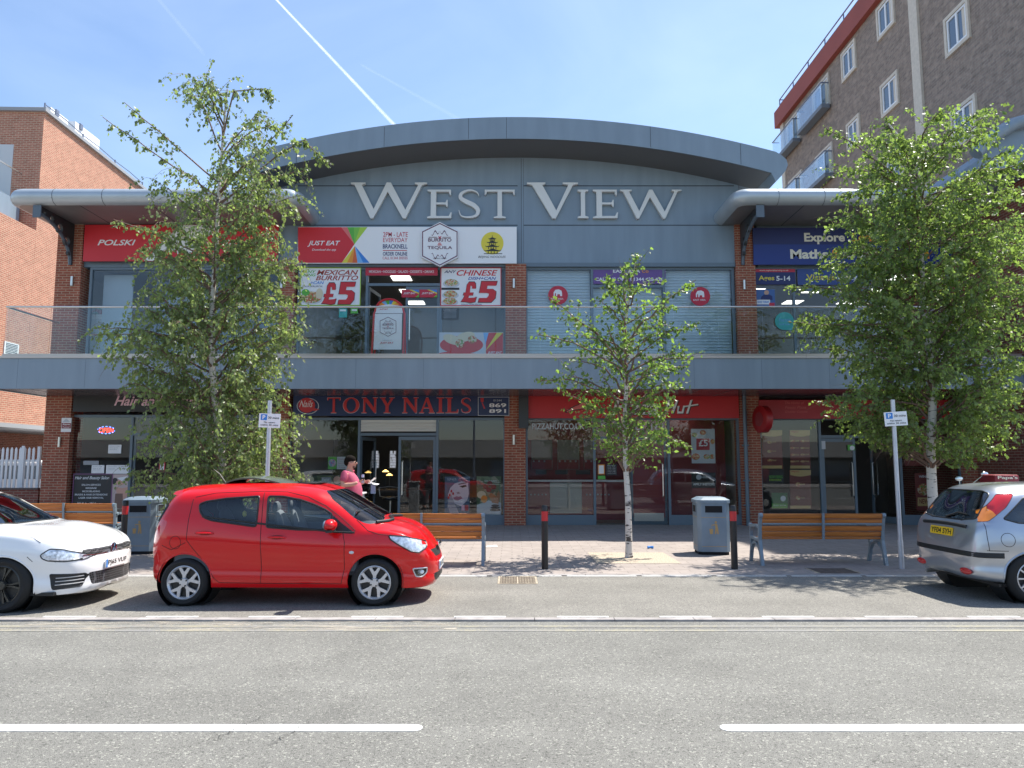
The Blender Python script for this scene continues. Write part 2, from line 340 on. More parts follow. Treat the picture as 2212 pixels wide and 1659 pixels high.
# block paving, sloping gently up to the shops
m_pave = brickm('paving_blocks', (.33, .285, .255), (.30, .26, .235), (.20, .175, .155), .42, .21, 'floor', .2, .2, .007)
mb = MB(); mb.add([(-60, YB1+.131, .03), (60, YB1+.131, .03), (60, 34, gz(34)), (-60, 34, gz(34)), (-60, YB1+.131, -.3), (60, YB1+.131, -.3), (60, 34, -.3), (-60, 34, -.3)], [(0, 1, 2, 3), (0, 4, 5, 1), (4, 7, 6, 5), (1, 5, 6, 2), (2, 6, 7, 3), (0, 3, 7, 4)])
tag(mb.build('pavement', m_pave), kind='structure')
mb = MB(); mb.box(-60, 60, -17, -9.003, -.3, .12); tag(mb.build('far_pavement', mat('far_paving', (.3, .28, .25), .85, noise=.15)), kind='structure')
# markings
def paint(name, c, wear):
    m = bpy.data.materials.new(name); m.use_nodes = True; N, L = nodes_of(m); b = N['Principled BSDF']; b.inputs['Roughness'].default_value = .7
    g = N.new('ShaderNodeNewGeometry'); n = N.new('ShaderNodeTexNoise'); n.inputs['Scale'].default_value = 28; n.inputs['Detail'].default_value = 8; n.inputs['Roughness'].default_value = .8; L.new(g.outputs['Position'], n.inputs['Vector'])
    n2 = N.new('ShaderNodeTexNoise'); n2.inputs['Scale'].default_value = 1.3; n2.inputs['Detail'].default_value = 3; L.new(g.outputs['Position'], n2.inputs['Vector'])
    ad = N.new('ShaderNodeMath'); ad.operation = 'MULTIPLY_ADD'; ad.inputs[1].default_value = .5; L.new(n2.outputs['Fac'], ad.inputs[0]); L.new(n.outputs['Fac'], ad.inputs[2])
    cr = N.new('ShaderNodeValToRGB'); cr.color_ramp.elements[0].position = wear; cr.color_ramp.elements[1].position = wear+.08
    cr.color_ramp.elements[0].color = (*c, 1); cr.color_ramp.elements[1].color = (.22, .215, .2, 1); L.new(ad.outputs[0], cr.inputs[0]); L.new(cr.outputs[0], b.inputs['Base Color'])
    return m
m_white = paint('white_marking', (.82, .82, .8), .93); m_bayw = paint('worn_bay_marking', (.58, .57, .54), .80); m_yel = paint('yellow_marking', (.31, .285, .20), .68)
mb = MB()
def lane(x0, x1):
    n = 6; y0, y1 = 5.205, 5.33; ym = (y0+y1)/2; r = (y1-y0)/2
    pts = [(x0+r-r*math.sin(a), ym+r*math.cos(a)) for a in [k*math.pi/n for k in range(n+1)]]+[(x1-r+r*math.sin(a), ym-r*math.cos(a)) for a in [k*math.pi/n for k in range(n+1)]]
    mb.poly(pts, (0, 0, .004), (1, 0, 0), (0, 1, 0), .003)
for k in range(-5, 6): lane(1.42+6.03*k, 1.42+6.03*k+4.0)
tag(mb.build('centre_line', m_white), kind='structure')
mb = MB(); mb.box(-40, 40, 8.18, 8.25, 0, .004); mb.box(-40, 40, 8.385, 8.455, 0, .004)
tag(mb.build('yellow_lines', m_yel), kind='structure')
rc = random.Random(5)
for x0, y0, x1, y1_ in ((-1.80, 5.5, -1.95, 5.0), (-1.42, 5.42, -1.55, 4.95)):
    mb = MB(); n = 22; pts = [(x0+(x1-x0)*k/n+rc.uniform(-.03, .03), y0+(y1_-y0)*k/n) for k in range(n+1)]
    mb.add([(x-.002-.003*rc.random(), y, .0052) for x, y in pts]+[(x+.002+.003*rc.random(), y, .0052) for x, y in pts], [(k, k+n+1, k+n+2, k+1) for k in range(n)]); tag(mb.build('road_crack', mat('crack_dark', (.09, .088, .08), .9)), kind='structure')
# pale grit swept against the kerb on the left
m = bpy.data.materials.new('grit'); m.use_nodes = True; N, L = nodes_of(m); b = N['Principled BSDF']; b.inputs['Roughness'].default_value = .95; b.inputs['Base Color'].default_value = (.44, .40, .33, 1)
g = N.new('ShaderNodeNewGeometry'); n = N.new('ShaderNodeTexNoise'); n.inputs['Scale'].default_value = 5; n.inputs['Detail'].default_value = 12; n.inputs['Roughness'].default_value = .75; n.inputs['Distortion'].default_value = 1.2
mpn = N.new('ShaderNodeMapping'); mpn.inputs['Scale'].default_value = (.35, 1.6, 1); L.new(g.outputs['Position'], mpn.inputs[0]); L.new(mpn.outputs[0], n.inputs['Vector'])
cr = N.new('ShaderNodeValToRGB'); cr.color_ramp.elements[0].position = .5; cr.color_ramp.elements[1].position = .68; L.new(n.outputs['Fac'], cr.inputs[0]); L.new(cr.outputs[0], b.inputs['Alpha'])
mb = MB(); mb.box(-9, -.6, 8.22, 8.672, .001, .0055); tag(mb.build('grit', m), kind='stuff')
mb = MB()
for k in range(-12, 13):
    x0 = X(1203+221.5*k, 1333, 8.85); mb.box(x0, x0+.6, YB0+.004, YB0+.070, .0, .024)
for k in range(-9, 10):
    x0 = X(1063+162*k, 1240, 11.93); mb.box(x0, x0+1.1, YB1-.085, YB1-.004, .0, .024)
tag(mb.build('bay_markings', m_bayw), kind='structure')
# pale resin-bound square round the young tree, and faint scuffs
mb = MB(); mb.add([(1.5, 13.35, .034), (3.0, 13.35, .034), (3.0, 14.95, .034), (1.5, 14.95, .034)], [(0, 1, 2, 3)])
tag(mb.build('tree_pit', mat('resin_gravel', (.40, .335, .255), .9, noise=.5, nscale=45)), kind='structure')
# drain cover
t = thing('drain_cover', 'rusty square cast iron cover set in the parking bay asphalt', 'drain cover', (X(1118, 1253, 11.6), 11.55, .02))
x0, x1 = X(1080, 1252, 11.5), X(1156, 1252, 11.5); y0, y1 = 11.2, 11.88
m_rust = mat('rusty_iron', (.22, .15, .095), .8, noise=.35, nscale=20); m_rust2 = mat('cover_frame_iron', (.36, .30, .22), .8, noise=.3)
mb = MB(); mb.box(x0, x1, y0, y1, .005, .024); mb.build('plate', mat('cover_pit', (.09, .065, .045), .9), t)
mb = MB()
for (a, b_, c_, d_) in ((x0-.03, x0, y0-.03, y1+.03), (x1, x1+.03, y0-.03, y1+.03), (x0, x1, y0-.03, y0), (x0, x1, y1, y1+.03), ((x0+x1)/2-.012, (x0+x1)/2+.012, y0, y1)): mb.box(a, b_, c_, d_, .0, .028)
mb.build('frame', m_rust2, t)
mb = MB(); n = 13
for i in range(n):
    for j in range(9):
        cx = x0+(i+.5)*(x1-x0)/n; cy = y0+(j+.5)*(y1-y0)/9
        if abs(cx-(x0+x1)/2) < .02: continue
        s_ = .013; mb.box(cx-s_, cx+s_, cy-.02, cy+.02, .02, .03, Matrix.Translation((cx, cy, 0)) @ Matrix.Rotation((i+j) % 2*1.57, 4, 'Z') @ Matrix.Translation((-cx, -cy, 0)))
mb.build('tread_pattern', m_rust2, t)
t = thing('utility_cover', 'dark square inspection cover sunk in the paving before the right hand bench', 'cover', (3.6*1.9, 12.2, .03))
x0, x1, y0, y1 = X(1765, 1232, 12.3), X(1850, 1232, 12.3), 12.16, 12.75
mb = MB(); mb.box(x0, x1, y0, y1, 0, gz(y1)+.002); mb.build('plate', mat('dark_cover', (.10, .075, .06), .9, noise=.4, nscale=15), t)
mb = MB(); mb.box(x0-.03, x0, y0, y1, 0, gz(y1)+.006); mb.box(x1, x1+.03, y0, y1, 0, gz(y1)+.006); mb.build('frame', m_rust2, t)
# ------------------------------------------------------------------ the shop building
SOF = Z(855, FY-.15); BY = (SOF-CAM)/sl(838); DECK = CAM+sl(768)*BY; RAIL = CAM+sl(662)*BY
CSOF = Z(487, FY); CY = (CSOF-CAM)/sl(437); CTOP = Z(403, CY); AY = 20.19
m_clad = mat('blue_grey_cladding', (.205, .27, .33), .55, noise=.075, nscale=1.6, nmap=(2.2, 2.2, .3), bump=.05, bscale=3)
m_clad2 = mat('fascia_metal', (.205, .265, .32), .45, noise=.075, nscale=1.6, nmap=(2.2, 2.2, .3))
m_bull = mat('canopy_metal', (.42, .47, .50), .38, metal=.35, noise=.05, nscale=2)
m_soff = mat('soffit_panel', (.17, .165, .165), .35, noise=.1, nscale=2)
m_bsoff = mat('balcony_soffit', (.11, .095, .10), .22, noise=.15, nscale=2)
m_frame = mat('window_frame_metal', (.13, .175, .215), .4)
m_brick = brickm('red_brick', (.34, .10, .062), (.26, .075, .05), (.40, .27, .185))
m_joint = mat('panel_joint', (.035, .045, .06), .7)
m_steel = mat('brushed_steel', (.62, .60, .56), .3, metal=.9)
m_black = mat('black_metal', (.035, .04, .045), .45)
m_glass = glassm('shop_glass', (.92, .94, .94), .8, .0)
m_rail = glassm('rail_glass', (.93, .96, .96), .6, .0)
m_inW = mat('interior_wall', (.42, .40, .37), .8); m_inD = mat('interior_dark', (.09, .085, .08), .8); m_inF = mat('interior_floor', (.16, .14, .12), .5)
m_ret = glassm('return_glass', (.93, .96, .96), .15, .0); m_white_p = mat('white_plastic', (.78, .78, .78), .4)
B = thing('shop_building', 'two storey blue grey shop parade with arched roof, glass balcony and big silver letters', 'building', (0, FY, .2))
def xu(u, v=780): return X(u, v, FY)
WL, WR = -13.65, 13.65
# structure blocks (behind the shop fronts)
mb = MB(); D = 29.3
mb.box(WL, WR, FY+.3, D, SOF+.001, DECK-.05)                # floor slab
mb.box(WL, WR, D, D+.3, 0, CSOF+.3); mb.box(WL, WL+.25, FY+.5, D-.002, 0, SOF); mb.box(WL, WL+.25, FY+.5, D-.002, DECK-.049, CSOF); mb.box(WR-.25, WR, FY+.5, D-.002, 0, SOF); mb.box(WR-.25, WR, FY+.5, D-.002, DECK-.049, CSOF)
mb.box(WL, WR, FY+.52, D-.002, CSOF+.001, CSOF+.28)
mb.build('wall', m_inW, B)
mb = MB(); mb.box(WL+.26, WR-.26, FY+.25, D-.01, 0, .05); mb.box(WL+.26, WR-.26, FY+.25, D-.01, DECK-.049, DECK-.01); mb.build('floor', m_inF, B)
# pillars
def pillar(u0, u1, z0, z1, yf=FY-.12, vr=780):
    mb = MB(); mb.box(X(u0, vr, FY), X(u1, vr, FY), yf, FY+.5, z0, z1); return mb.build('pillar', m_brick, B)
PX = [(111, 166), (600, 631), (1090, 1135), (1592, 1634), (2062, 2110)]
for a, b_ in PX:
    pillar(a, b_, 0, SOF); pillar(a+2, b_+2, DECK-.04, Z(572, FY)+.0 if 700 < a < 1200 or a in (600,) else CSOF)
# party walls between the units
for a, b_ in PX[1:4]:
    mb = MB(); xm = (X(a, 780, FY)+X(b_, 780, FY))/2
    mb.box(xm-.08, xm+.08, FY+.501, D-.003, .05, SOF-.001); mb.box(xm-.08, xm+.08, FY+.501, D-.003, DECK-.008, CSOF-.001); mb.build('party_wall', m_inW, B)
# header cladding above the upper shop windows
mb = MB(); xa, xb = X(592, 490, FY), X(1598, 530, FY); zt = Z(572, FY); yw = FY-.02
def circ(v0, du, dv, uc, Yp):                                   # arc through apex row v0 with sag dv at +-du picture columns
    h = (X(uc+du, v0+dv, Yp)-X(uc, v0, Yp)); sag = Z(v0, Yp)-Z(v0+dv, Yp); Rr = (h*h+sag*sag)/(2*sag); return X(uc, v0, Yp), Z(v0, Yp), Rr
cx, zc, Rr = circ(340, 446, 56, 1117, FY)
arc = [(xa+(xb-xa)*k/40, zc-Rr+math.sqrt(Rr*Rr-(xa+(xb-xa)*k/40-cx)**2)+.35) for k in range(41)]
mb.poly([(xa, zt), (xb, zt)]+arc[::-1], (0, yw, 0), (1, 0, 0), (0, 0, 1), .5)
mb.build('gable_wall', m_clad, B)
mb = MB()
for (u0, u1, v) in ((640, 1118, 402), (1131, 1585, 402), (640, 1118, 487), (1131, 1575, 487)):
    mb.box(X(u0, v, FY), X(u1, v, FY), yw-.003, yw+.01, Z(v, FY)-.014, Z(v, FY)+.014)
mb.box(xu(1126, 450)-.006, xu(1126, 450)+.006, yw-.003, yw+.01, zt, Z(343, FY)); mb.box(xu(1131, 450)-.004, xu(1131, 450)+.004, yw-.003, yw+.01, zt, Z(343, FY))
mb.box(xu(1300, 450)-.003, xu(1300, 450)+.003, yw-.002, yw+.01, Z(486, FY)-.02, Z(343, FY)) if False else None
mb.build('panel_joint', m_joint, B)
mb = MB(); mb.box(X(602, 570, FY), X(1592, 570, FY), FY-.06, FY+.3, Z(577, FY), Z(568.5, FY)); mb.build('header_trim', m_frame, B)
for (a, b_) in ((166, 600), (1634, 2062)):                      # wall above the outer units' signs
    mb = MB(); mb.box(X(a, 500, FY), X(b_, 500, FY), FY, FY+.4, Z(577, FY), CSOF-.001); mb.build('header_wall', m_frame, B)
# arched roof: thick slab with rounded ends, run back over the building
def arched():
    cx, zb, Rb = circ(299.5, 556, 73.5, 1110, AY); cx2, ztp, Rt = circ(252.7, 564, 75, 1112, AY)
    xl = cx-(X(1666, 373, AY)-cx); xr = X(1666, 373, AY)
    bot = [(xl+(xr-xl)*k/60) for k in range(61)]; bot = [(x, zb-Rb+math.sqrt(Rb*Rb-(x-cx)**2)) for x in bot]
    xt0, xt1 = cx2-(X(1676, 330, AY)-cx2), X(1676, 330, AY)
    top = [(xt0+(xt1-xt0)*k/60) for k in range(61)]; top = [(x, ztp-Rt+math.sqrt(Rt*Rt-(x-cx2)**2)) for x in top]
    er = [(X(1691, 337, AY), Z(337, AY)), (X(1699, 345, AY), Z(345, AY)), (X(1702, 356, AY), Z(356, AY)), (X(1698, 367, AY), Z(367, AY)), (X(1689, 379, AY), Z(379, AY)), (X(1676, 392, AY), Z(392, AY)), (X(1664, 403, AY), Z(403, AY)), (X(1640, 414, AY), Z(414, AY))]
    inn = [(X(1600, 405, AY), Z(405, AY))]
    el = [(2*cx-x, z) for x, z in er]
    return bot, top, er, el, cx
bot, top, er, el, acx = arched()
outline = bot+[p for p in er[::-1][2:]]+top[::-1]+[p for p in el[:-2]]
mb = MB(); mb.poly(outline, (0, AY, 0), (1, 0, 0), (0, 0, 1), 8.5); mb.build('arched_roof', m_clad2, B, smooth=True, sharp=30)
mb = MB()                                                      # joints on the arched fascia
for u, v0, v1 in ((830, 273.4, 318), (1012, 254.5, 301), (1094, 252.8, 300), (1405, 273, 319), (1600, 310, 356), (640, 324, 368)):
    x = X(u, (v0+v1)/2, AY); mb = MB(); mb.box(x-.006, x+.006, AY-.002, AY+.01, Z(v1, AY)+.01, Z(v0, AY)-.01); mb.build('fascia_joint', m_joint, B)
# soffit lining under the arch
mb = MB(); pts = [(x, z-.012) for x, z in bot]
mb.add([(x, AY+.02, z) for x, z in pts]+[(x, FY+.0, z) for x, z in pts], [(i, i+1, i+62, i+61) for i in range(60)])
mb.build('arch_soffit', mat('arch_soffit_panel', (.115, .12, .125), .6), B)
# side canopies with a bullnosed edge running round front and ends
def canopy(xl, xr):
    r = (CTOP-CSOF)/2+.005; zc_ = (CTOP+CSOF)/2; n = 10; ro = .25
    prof = [(-r*math.cos(t)-0, r*math.sin(t)) for t in [(-.5+k/n)*math.pi for k in range(n+1)]]     # outward offset (neg = outside), height
    path = [(xl+r, FY+2.2, (-1, 0)), (xl+r, CY+r+ro, (-1, 0))]+[(xl+r+ro-ro*math.cos(a), CY+r+ro-ro*math.sin(a), (-math.cos(a), -math.sin(a))) for a in [k*math.pi/10 for k in range(1, 5)]]+[(xl+r+ro, CY+r, (0, -1)), (xr-r-ro, CY+r, (0, -1))]+[(xr-r-ro+ro*math.sin(a), CY+r+ro-ro*math.cos(a), (math.sin(a), -math.cos(a))) for a in [k*math.pi/10 for k in range(1, 5)]]+[(xr-r, CY+r+ro, (1, 0)), (xr-r, FY+2.2, (1, 0))]
    vs = []; fs = []; m_ = len(prof)
    for (x, y, nn) in path:
        for (o_, h) in prof: vs.append((x+nn[0]*(-o_), y+nn[1]*(-o_), zc_+h))
    for i in range(len(path)-1):
        for k in range(m_-1): fs.append((i*m_+k, i*m_+k+1, (i+1)*m_+k+1, (i+1)*m_+k))
    t = thing('canopy', None, None, (0, FY, CSOF)); t.parent = B; t.location = Vector((0, FY, CSOF))-B.location
    mb = MB(); mb.add(vs, fs); mb.build('bullnose', m_bull, t, smooth=True)
    for k in range(1, 6):
        x = xl+(xr-xl)*k/6; mb = MB()
        mb.tube([(x, CY+r-(r+.002)*math.cos(a), zc_+(r+.002)*math.sin(a)) for a in [(-.5+j/10)*math.pi for j in range(11)]], .006, 5); mb.build('joint', m_joint, t)
    inner = [(p[0], p[1]) for p in path]
    mb = MB(); mb.poly(inner, (0, 0, zc_+r*.99), (1, 0, 0), (0, 1, 0), .01); mb.build('roof_sheet', m_bull, t)
    mb = MB(); mb.poly(inner, (0, 0, CSOF+.004), (1, 0, 0), (0, 1, 0), .012)
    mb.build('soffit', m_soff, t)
    mb = MB(); mb.box(xl+2.0, xl+2.02, CY+r, FY, CSOF-.012, CSOF-.006); mb.build('soffit_joint', m_joint, t); mb = MB(); mb.box(xl+4.0, xl+4.02, CY+r, FY, CSOF-.012, CSOF-.006); mb.build('soffit_joint', m_joint, t)
canopy(X(4, 420, CY), X(650, 420, CY)); canopy(X(1584, 420, CY), X(2180, 420, CY))
# curved brackets with round holes
for x in (X(84, 455, CY+.25), X(1640, 455, CY+.25)):
    zl = Z(575, FY); n = 14; y0, y1 = CY+.18, FY-.12
    cur = [(y1-(y1-y0)*(1-math.sin(t)), CSOF-.28-(CSOF-.28-zl)*math.sin(t)**1.0*(1-(1-math.sin(t))*0)) for t in [0]]
    arc = [(y0+(y1-y0-.05)*(1-math.cos(t)), CSOF-.22-(CSOF-.22-zl)*math.sin(t)) for t in [k*math.pi/2/n for k in range(n+1)]]
    # concave quarter curve from the front tip down to the wall
    arc = [(y0+(y1-.05-y0)*math.sin(t), CSOF-.2-(CSOF-.2-zl)*(1-math.cos(t))) for t in [k*math.pi/2/n for k in range(n+1)]]
    loops = [[(y0, CSOF-.013)]+arc+[(y1, zl), (y1, CSOF-.013)]]
    for (fy, dz, r_) in ((.16, .12, .055), (.36, .19, .09), (.60, .33, .13), (.82, .60, .13), (.9, .92, .06)):
        yc = y0+(y1-y0)*fy; zc_ = CSOF-dz-.02
        loops.append([(yc+r_*math.cos(-a), zc_+r_*math.sin(-a)) for a in [k*math.tau/16 for k in range(16)]])
    mb = MB(); mb.poly(loops, (x+.04, 0, 0), (0, 1, 0), (0, 0, 1), .08); o = mb.build('bracket', m_black, B)
    mb = MB(); mb.box(x-.11, x+.11, y0-.02, y0+.02, CSOF-.36, CSOF-.02); mb.tube([(x, a, b_-.01) for a, b_ in arc], .05, 6); mb.build('bracket_flange', mat('bracket_metal', (.10, .13, .16), .45), B)
# balcony
bl, br = -13.65, 13.3
Bal = thing('balcony', None, None); Bal.parent = B; Bal.location = Vector((0, BY, SOF))-B.location
mb = MB(); mb.box(bl, br, BY, BY+.12, SOF-.02, DECK-.07); mb.box(bl, bl+.12, BY+.121, FY, SOF-.02, DECK-.07); mb.build('fascia', m_clad2, Bal)
mb = MB(); mb.box(bl+.13, br, BY+.121, FY+.295, SOF+.0, DECK-.02); mb.build('deck', mat('deck_tiles', (.4, .38, .36), .7, noise=.1), Bal)
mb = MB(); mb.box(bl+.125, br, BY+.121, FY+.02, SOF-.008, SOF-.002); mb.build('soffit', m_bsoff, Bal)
mb = MB()
x = bl+1.0
while x < br:
    mb = MB(); mb.box(x-.004, x+.004, BY+.13, FY-.15, SOF-.0115, SOF-.009); x += .88; mb.build('soffit_joint', mat('soffit_gap', (.02, .018, .02), .5), Bal)
mb = MB(); x = X(38, 800, BY)
while x < br: mb = MB(); mb.box(x-.004, x+.004, BY-.0015, BY+.01, SOF-.0, DECK-.09); x += 1.76; mb.build('fascia_joint', mat('faint_joint', (.10, .135, .17), .6), Bal)
mb = MB(); mb.box(bl-.01, br, BY-.03, BY+.14, DECK-.068, DECK-.012); mb.box(bl-.01, bl+.14, BY+.141, FY, DECK-.068, DECK-.012); mb.build('edge_trim', mat('edge_trim_metal', (.50, .46, .42), .45, metal=.2), Bal)
gl = X(9, 700, BY); gy = BY+.055
mb = MB(); mb.box(gl, br, gy-.05, gy+.05, DECK-.011, DECK+.05); mb.box(gl-.05, gl+.05, gy+.051, FY-.2, DECK-.011, DECK+.05); mb.build('glass_channel', mat('channel', (.45, .40, .36), .35, metal=.6), Bal)
x = gl; k = 0
while x < br-.1:
    x1 = min(x+1.17, br); mb = MB(); mb.box(x+.008, x1-.008, gy-.006, gy+.006, DECK+.02, RAIL-.025); o = mb.build('glass_panel', m_rail, Bal); x = x1
mb = MB(); mb.box(gl-.006, gl+.006, gy+.06, FY-1.45, DECK+.02, RAIL-.025); mb.build('glass_panel', m_ret, Bal)
mb = MB(); mb.box(gl-.006, gl+.006, FY-1.43, FY-.15, DECK+.02, RAIL-.025); mb.build('glass_panel', m_ret, Bal)
mb = MB(); mb.tube([(gl, FY-.13, RAIL), (gl, gy, RAIL), (gl+.001, gy, RAIL), (br, gy, RAIL)], .026, 10); mb.build('handrail', m_steel, Bal, smooth=True)
# big raised letters
Lt = thing('building_name', None, None); Lt.parent = B; Lt.location = Vector((0, FY-.14, Z(471, FY)))-B.location
m_let = mat('silver_letters', (.66, .66, .63), .45, metal=.1)
for ch, bx in (('W', (757, 394, 922, 471.5)), ('E', (923, 409.5, 976, 471)), ('S', (987, 408, 1040, 471.5)), ('T', (1047, 409.5, 1112, 471)),
               ('V', (1138.5, 394, 1249, 471.5)), ('I', (1248, 409.5, 1271, 471)), ('E', (1281, 409.5, 1335, 471)), ('W', (1340, 409.5, 1473, 472))):
    mb = MB(); serif(mb, ch, bx, FY-.14, .11); mb.build('letter', m_let, Lt)
# thin uplights on the pillars
for (u, v) in ((155, 607), (1110, 612), (1608, 615), (1110, 950), (128, 955), (608, 612)):
    x = X(u, v, FY-.17); z = Z(v, FY-.17); mb = MB(); mb.lathe([(0, -.14), (.038, -.14), (.038, .14), (0, .14)], (x, FY-.17, z), n=12); mb.box(x-.012, x+.012, FY-.16, FY-.12, z-.03, z+.03); mb.build('wall_light', m_steel, B, smooth=True)
# rain pipe at the third pillar and the dark post between units B and C
mb = MB(); x = X(1612, 1000, FY-.2); mb.tube([(x, FY-.2, SOF-.01), (x, FY-.2, .03)], .055, 10)
for z in (.6, 1.3, 2.3): mb.box(x-.09, x+.09, FY-.215, FY-.12, z-.02, z+.02)
mb.build('rain_pipe', m_frame, B, smooth=True)
mb = MB(); mb.box(X(1131, 900, FY-.2)-.14, X(1131, 900, FY-.2)+.14, FY-.3, FY-.12, Z(925, FY-.2), SOF-.012); mb.build('rain_hopper', m_black, B)
# --- shop fronts.  glazing given as picture columns; rows are heights
def front(name, bars, z0, z1, yg=FY+.08, transoms=(), riser=None, doors=(), nopane=()):
    """bars: picture columns of the mullions, measured at row 780 on the wall plane"""
    T_ = thing(name, None, None); T_.parent = B; T_.location = Vector((0, yg, z0))-B.location
    xs = [X(u, 780, FY) for u in bars]; hw = .035
    mb = MB()
    for x in xs: mb.box(x-hw, x+hw, yg-.05, yg+.05, z0, z1)
    for a, b_ in zip(xs, xs[1:]): mb.box(a+hw, b_-hw, yg-.048, yg+.048, z1-.07, z1)
    for i, z in transoms: mb.box(xs[i]+hw, xs[i+1]-hw, yg-.046, yg+.046, z-.04, z+.04)
    mb.build('frame', m_frame, T_)
    if riser:
        for i, h in riser:
            mb = MB(); mb.box(xs[i]+hw, xs[i+1]-hw, yg-.045, yg+.045, z0, z0+h); mb.build('stall_riser', m_frame, T_)
    for i in range(len(xs)-1):
        if i in nopane: continue
        mb = MB(); h = dict(riser).get(i, 0) if riser else 0; mb.box(xs[i]+hw-.002, xs[i+1]-hw+.002, yg-.005, yg+.005, z0+h, z1-.069); mb.build('pane', m_glass, T_)
    return T_, xs
G0 = .03
zs = Z(902, FY)                      # top of the ground floor glazing
FA, xa_ = front('shopfront', [163, 292, 420, 600], G0, Z(896, FY), riser=[(0, .1), (2, .1)], transoms=[(1, Z(938, FY))])
FB, xb_ = front('shopfront', [631, 779, 946, 1090], G0, zs, riser=[(0, .28), (2, .28)], transoms=[(1, Z(938, FY))], nopane=(1,))
FC, xc_ = front('shopfront', [1137, 1282, 1441, 1590], G0, zs, riser=[(0, .28), (2, .28)], transoms=[(1, Z(946, FY))])
FD, xd_ = front('shopfront', [1636, 1765, 1935, 2062], G0, zs, riser=[(2, .28)], transoms=[(1, Z(943, FY))], nopane=(1,))
D0 = DECK; U1 = Z(577, FY)
UA, xa2 = front('shopfront', [184, 330, 470, 600], D0, U1, transoms=[(1, Z(612, FY))])
UB, xb2 = front('shopfront', [640, 789, 951, 1092], D0, U1, transoms=[(1, Z(614, FY))], nopane=(1,))
UC, xc2 = front('shopfront', [1137, 1281, 1438, 1590], D0, U1, transoms=[(1, Z(618, FY))])
UD, xd2 = front('shopfront', [1634, 1722, 1890, 2062], D0, U1, transoms=[(1, Z(625, FY))])
def louvre(T_, x0, x1, z0, z1, Y, m, step=.06, name='louvre'):
    mb = MB(); z = z0
    mb.box(x0, x1, Y+.05, Y+.07, z0, z1)
    while z < z1-step*.5:
        mb.add([(x0, Y, z), (x1, Y, z), (x1, Y+.045, z+step*.85), (x0, Y+.045, z+step*.85), (x0, Y+.01, z-.008), (x1, Y+.01, z-.008)], [(0, 1, 2, 3), (0, 4, 5, 1)]); z += step
    return mb.build(name, m, T_)
m_louv = mat('cream_louvre', (.80, .77, .70), .5)
mb = MB(); louvre(FB, xb_[1]+.04, xb_[2]-.04, Z(935, FY)+.05, zs-.07, FY+.03, m_louv, .075)
def door(T_, x0, x1, z0, z1, Y, hand=1, ang=0, m=m_frame, glass=True, handle=True, panel=None):
    Dd = thing('door', None, None); Dd.parent = T_; hx = x0 if hand > 0 else x1
    Dd.location = Vector((hx, Y, z0))-origin(T_); wd = (x1-x0); h = z1-z0; s = hand
    def lx(a, b_): return (min(a*s, b_*s), max(a*s, b_*s))
    def bl_(name, mm, boxes):
        mb = MB()
        for (a, b_, c_, d_, e_, f_) in boxes:
            p, q = lx(a, b_); mb.box(p, q, c_, d_, e_, f_)
        return mb.build(name, mm, Dd, shift=False)
    bl_('door_frame', m, [(0, .07, -.02, .02, 0, h), (wd-.07, wd, -.02, .02, 0, h), (.07, wd-.07, -.018, .018, h-.1, h), (.07, wd-.07, -.018, .018, 0, .2)])
    if glass: bl_('pane', m_glass, [(.07, wd-.07, -.004, .004, .2, h-.1)])
    if panel: bl_('door_panel', panel, [(.07, wd-.07, -.01, .01, .2, h-.1)])
    if handle:
        mb = MB(); xh = s*(wd-.13); mb.tube([(xh, -.03, h*.33), (xh, -.08, h*.33+.02), (xh, -.08, h*.72-.02), (xh, -.03, h*.72)], .019, 8); mb.build('door_handle', m_steel, Dd, smooth=True, shift=False)
    Dd.rotation_euler = (0, 0, ang); return Dd
# doors
zd = Z(943, FY)
door(FB, xb_[1]+.045, (xb_[1]+xb_[2])/2, G0, zd, FY+.1, 1, R(78)); door(FB, (xb_[1]+xb_[2])/2+.01, xb_[2]-.045, G0, zd, FY+.08, -1)
m_redp = mat('dark_red_panel', (.26, .03, .035), .45)
Y_ = FY+.2; door(FC, xc_[1]+.6+.45, xc_[2]-.05, G0, Z(950, FY), FY+.16, 1, 0, m_frame, False, True, m_redp)
mb = MB(); mb.box(xc_[1]+1.14, xc_[2]-.16, FY+.135, FY+.139, G0+.1, G0+.33); mb.build('kick_plate', m_steel, FC)
door(FD, xd_[1]+.045, xd_[1]+1.02, G0, Z(947, FY), FY+.08, 1); door(FD, xd_[2]-1.03, xd_[2]-.05, G0, Z(947, FY), FY+.12, -1, R(-70))
door(FA, xa_[1]+.05, xa_[2]-.05, G0, Z(942, FY), FY+.1, 1)
zu = Z(618, FY); door(UB, (xb2[1]+xb2[2])/2+.05, xb2[2]-.045, D0+.01, zu, FY+.08, -1)
door(UB, xb2[1]+.045, (xb2[1]+xb2[2])/2, D0+.01, zu, FY+.1, 1, R(82))
door(UA, xa2[1]+.05, xa2[2]-.05, D0+.01, Z(616, FY), FY+.1, 1)
# roller shutters behind the glass of the upper middle unit
m_shut = mat('shutter_slats', (.74, .84, .92), .5)
louvre(UC, xc2[0]+.04, xc2[1]-.04, D0+.02, U1-.03, FY+.2, m_shut, .088, 'roller_shutter'); louvre(UC, xc2[1]+.04, xc2[2]-.04, D0+.02, U1-.03, FY+.2, m_shut, .088, 'roller_shutter'); louvre(UC, xc2[2]+.04, xc2[3]-.04, D0+.02, U1-.03, FY+.2, m_shut, .088, 'roller_shutter')
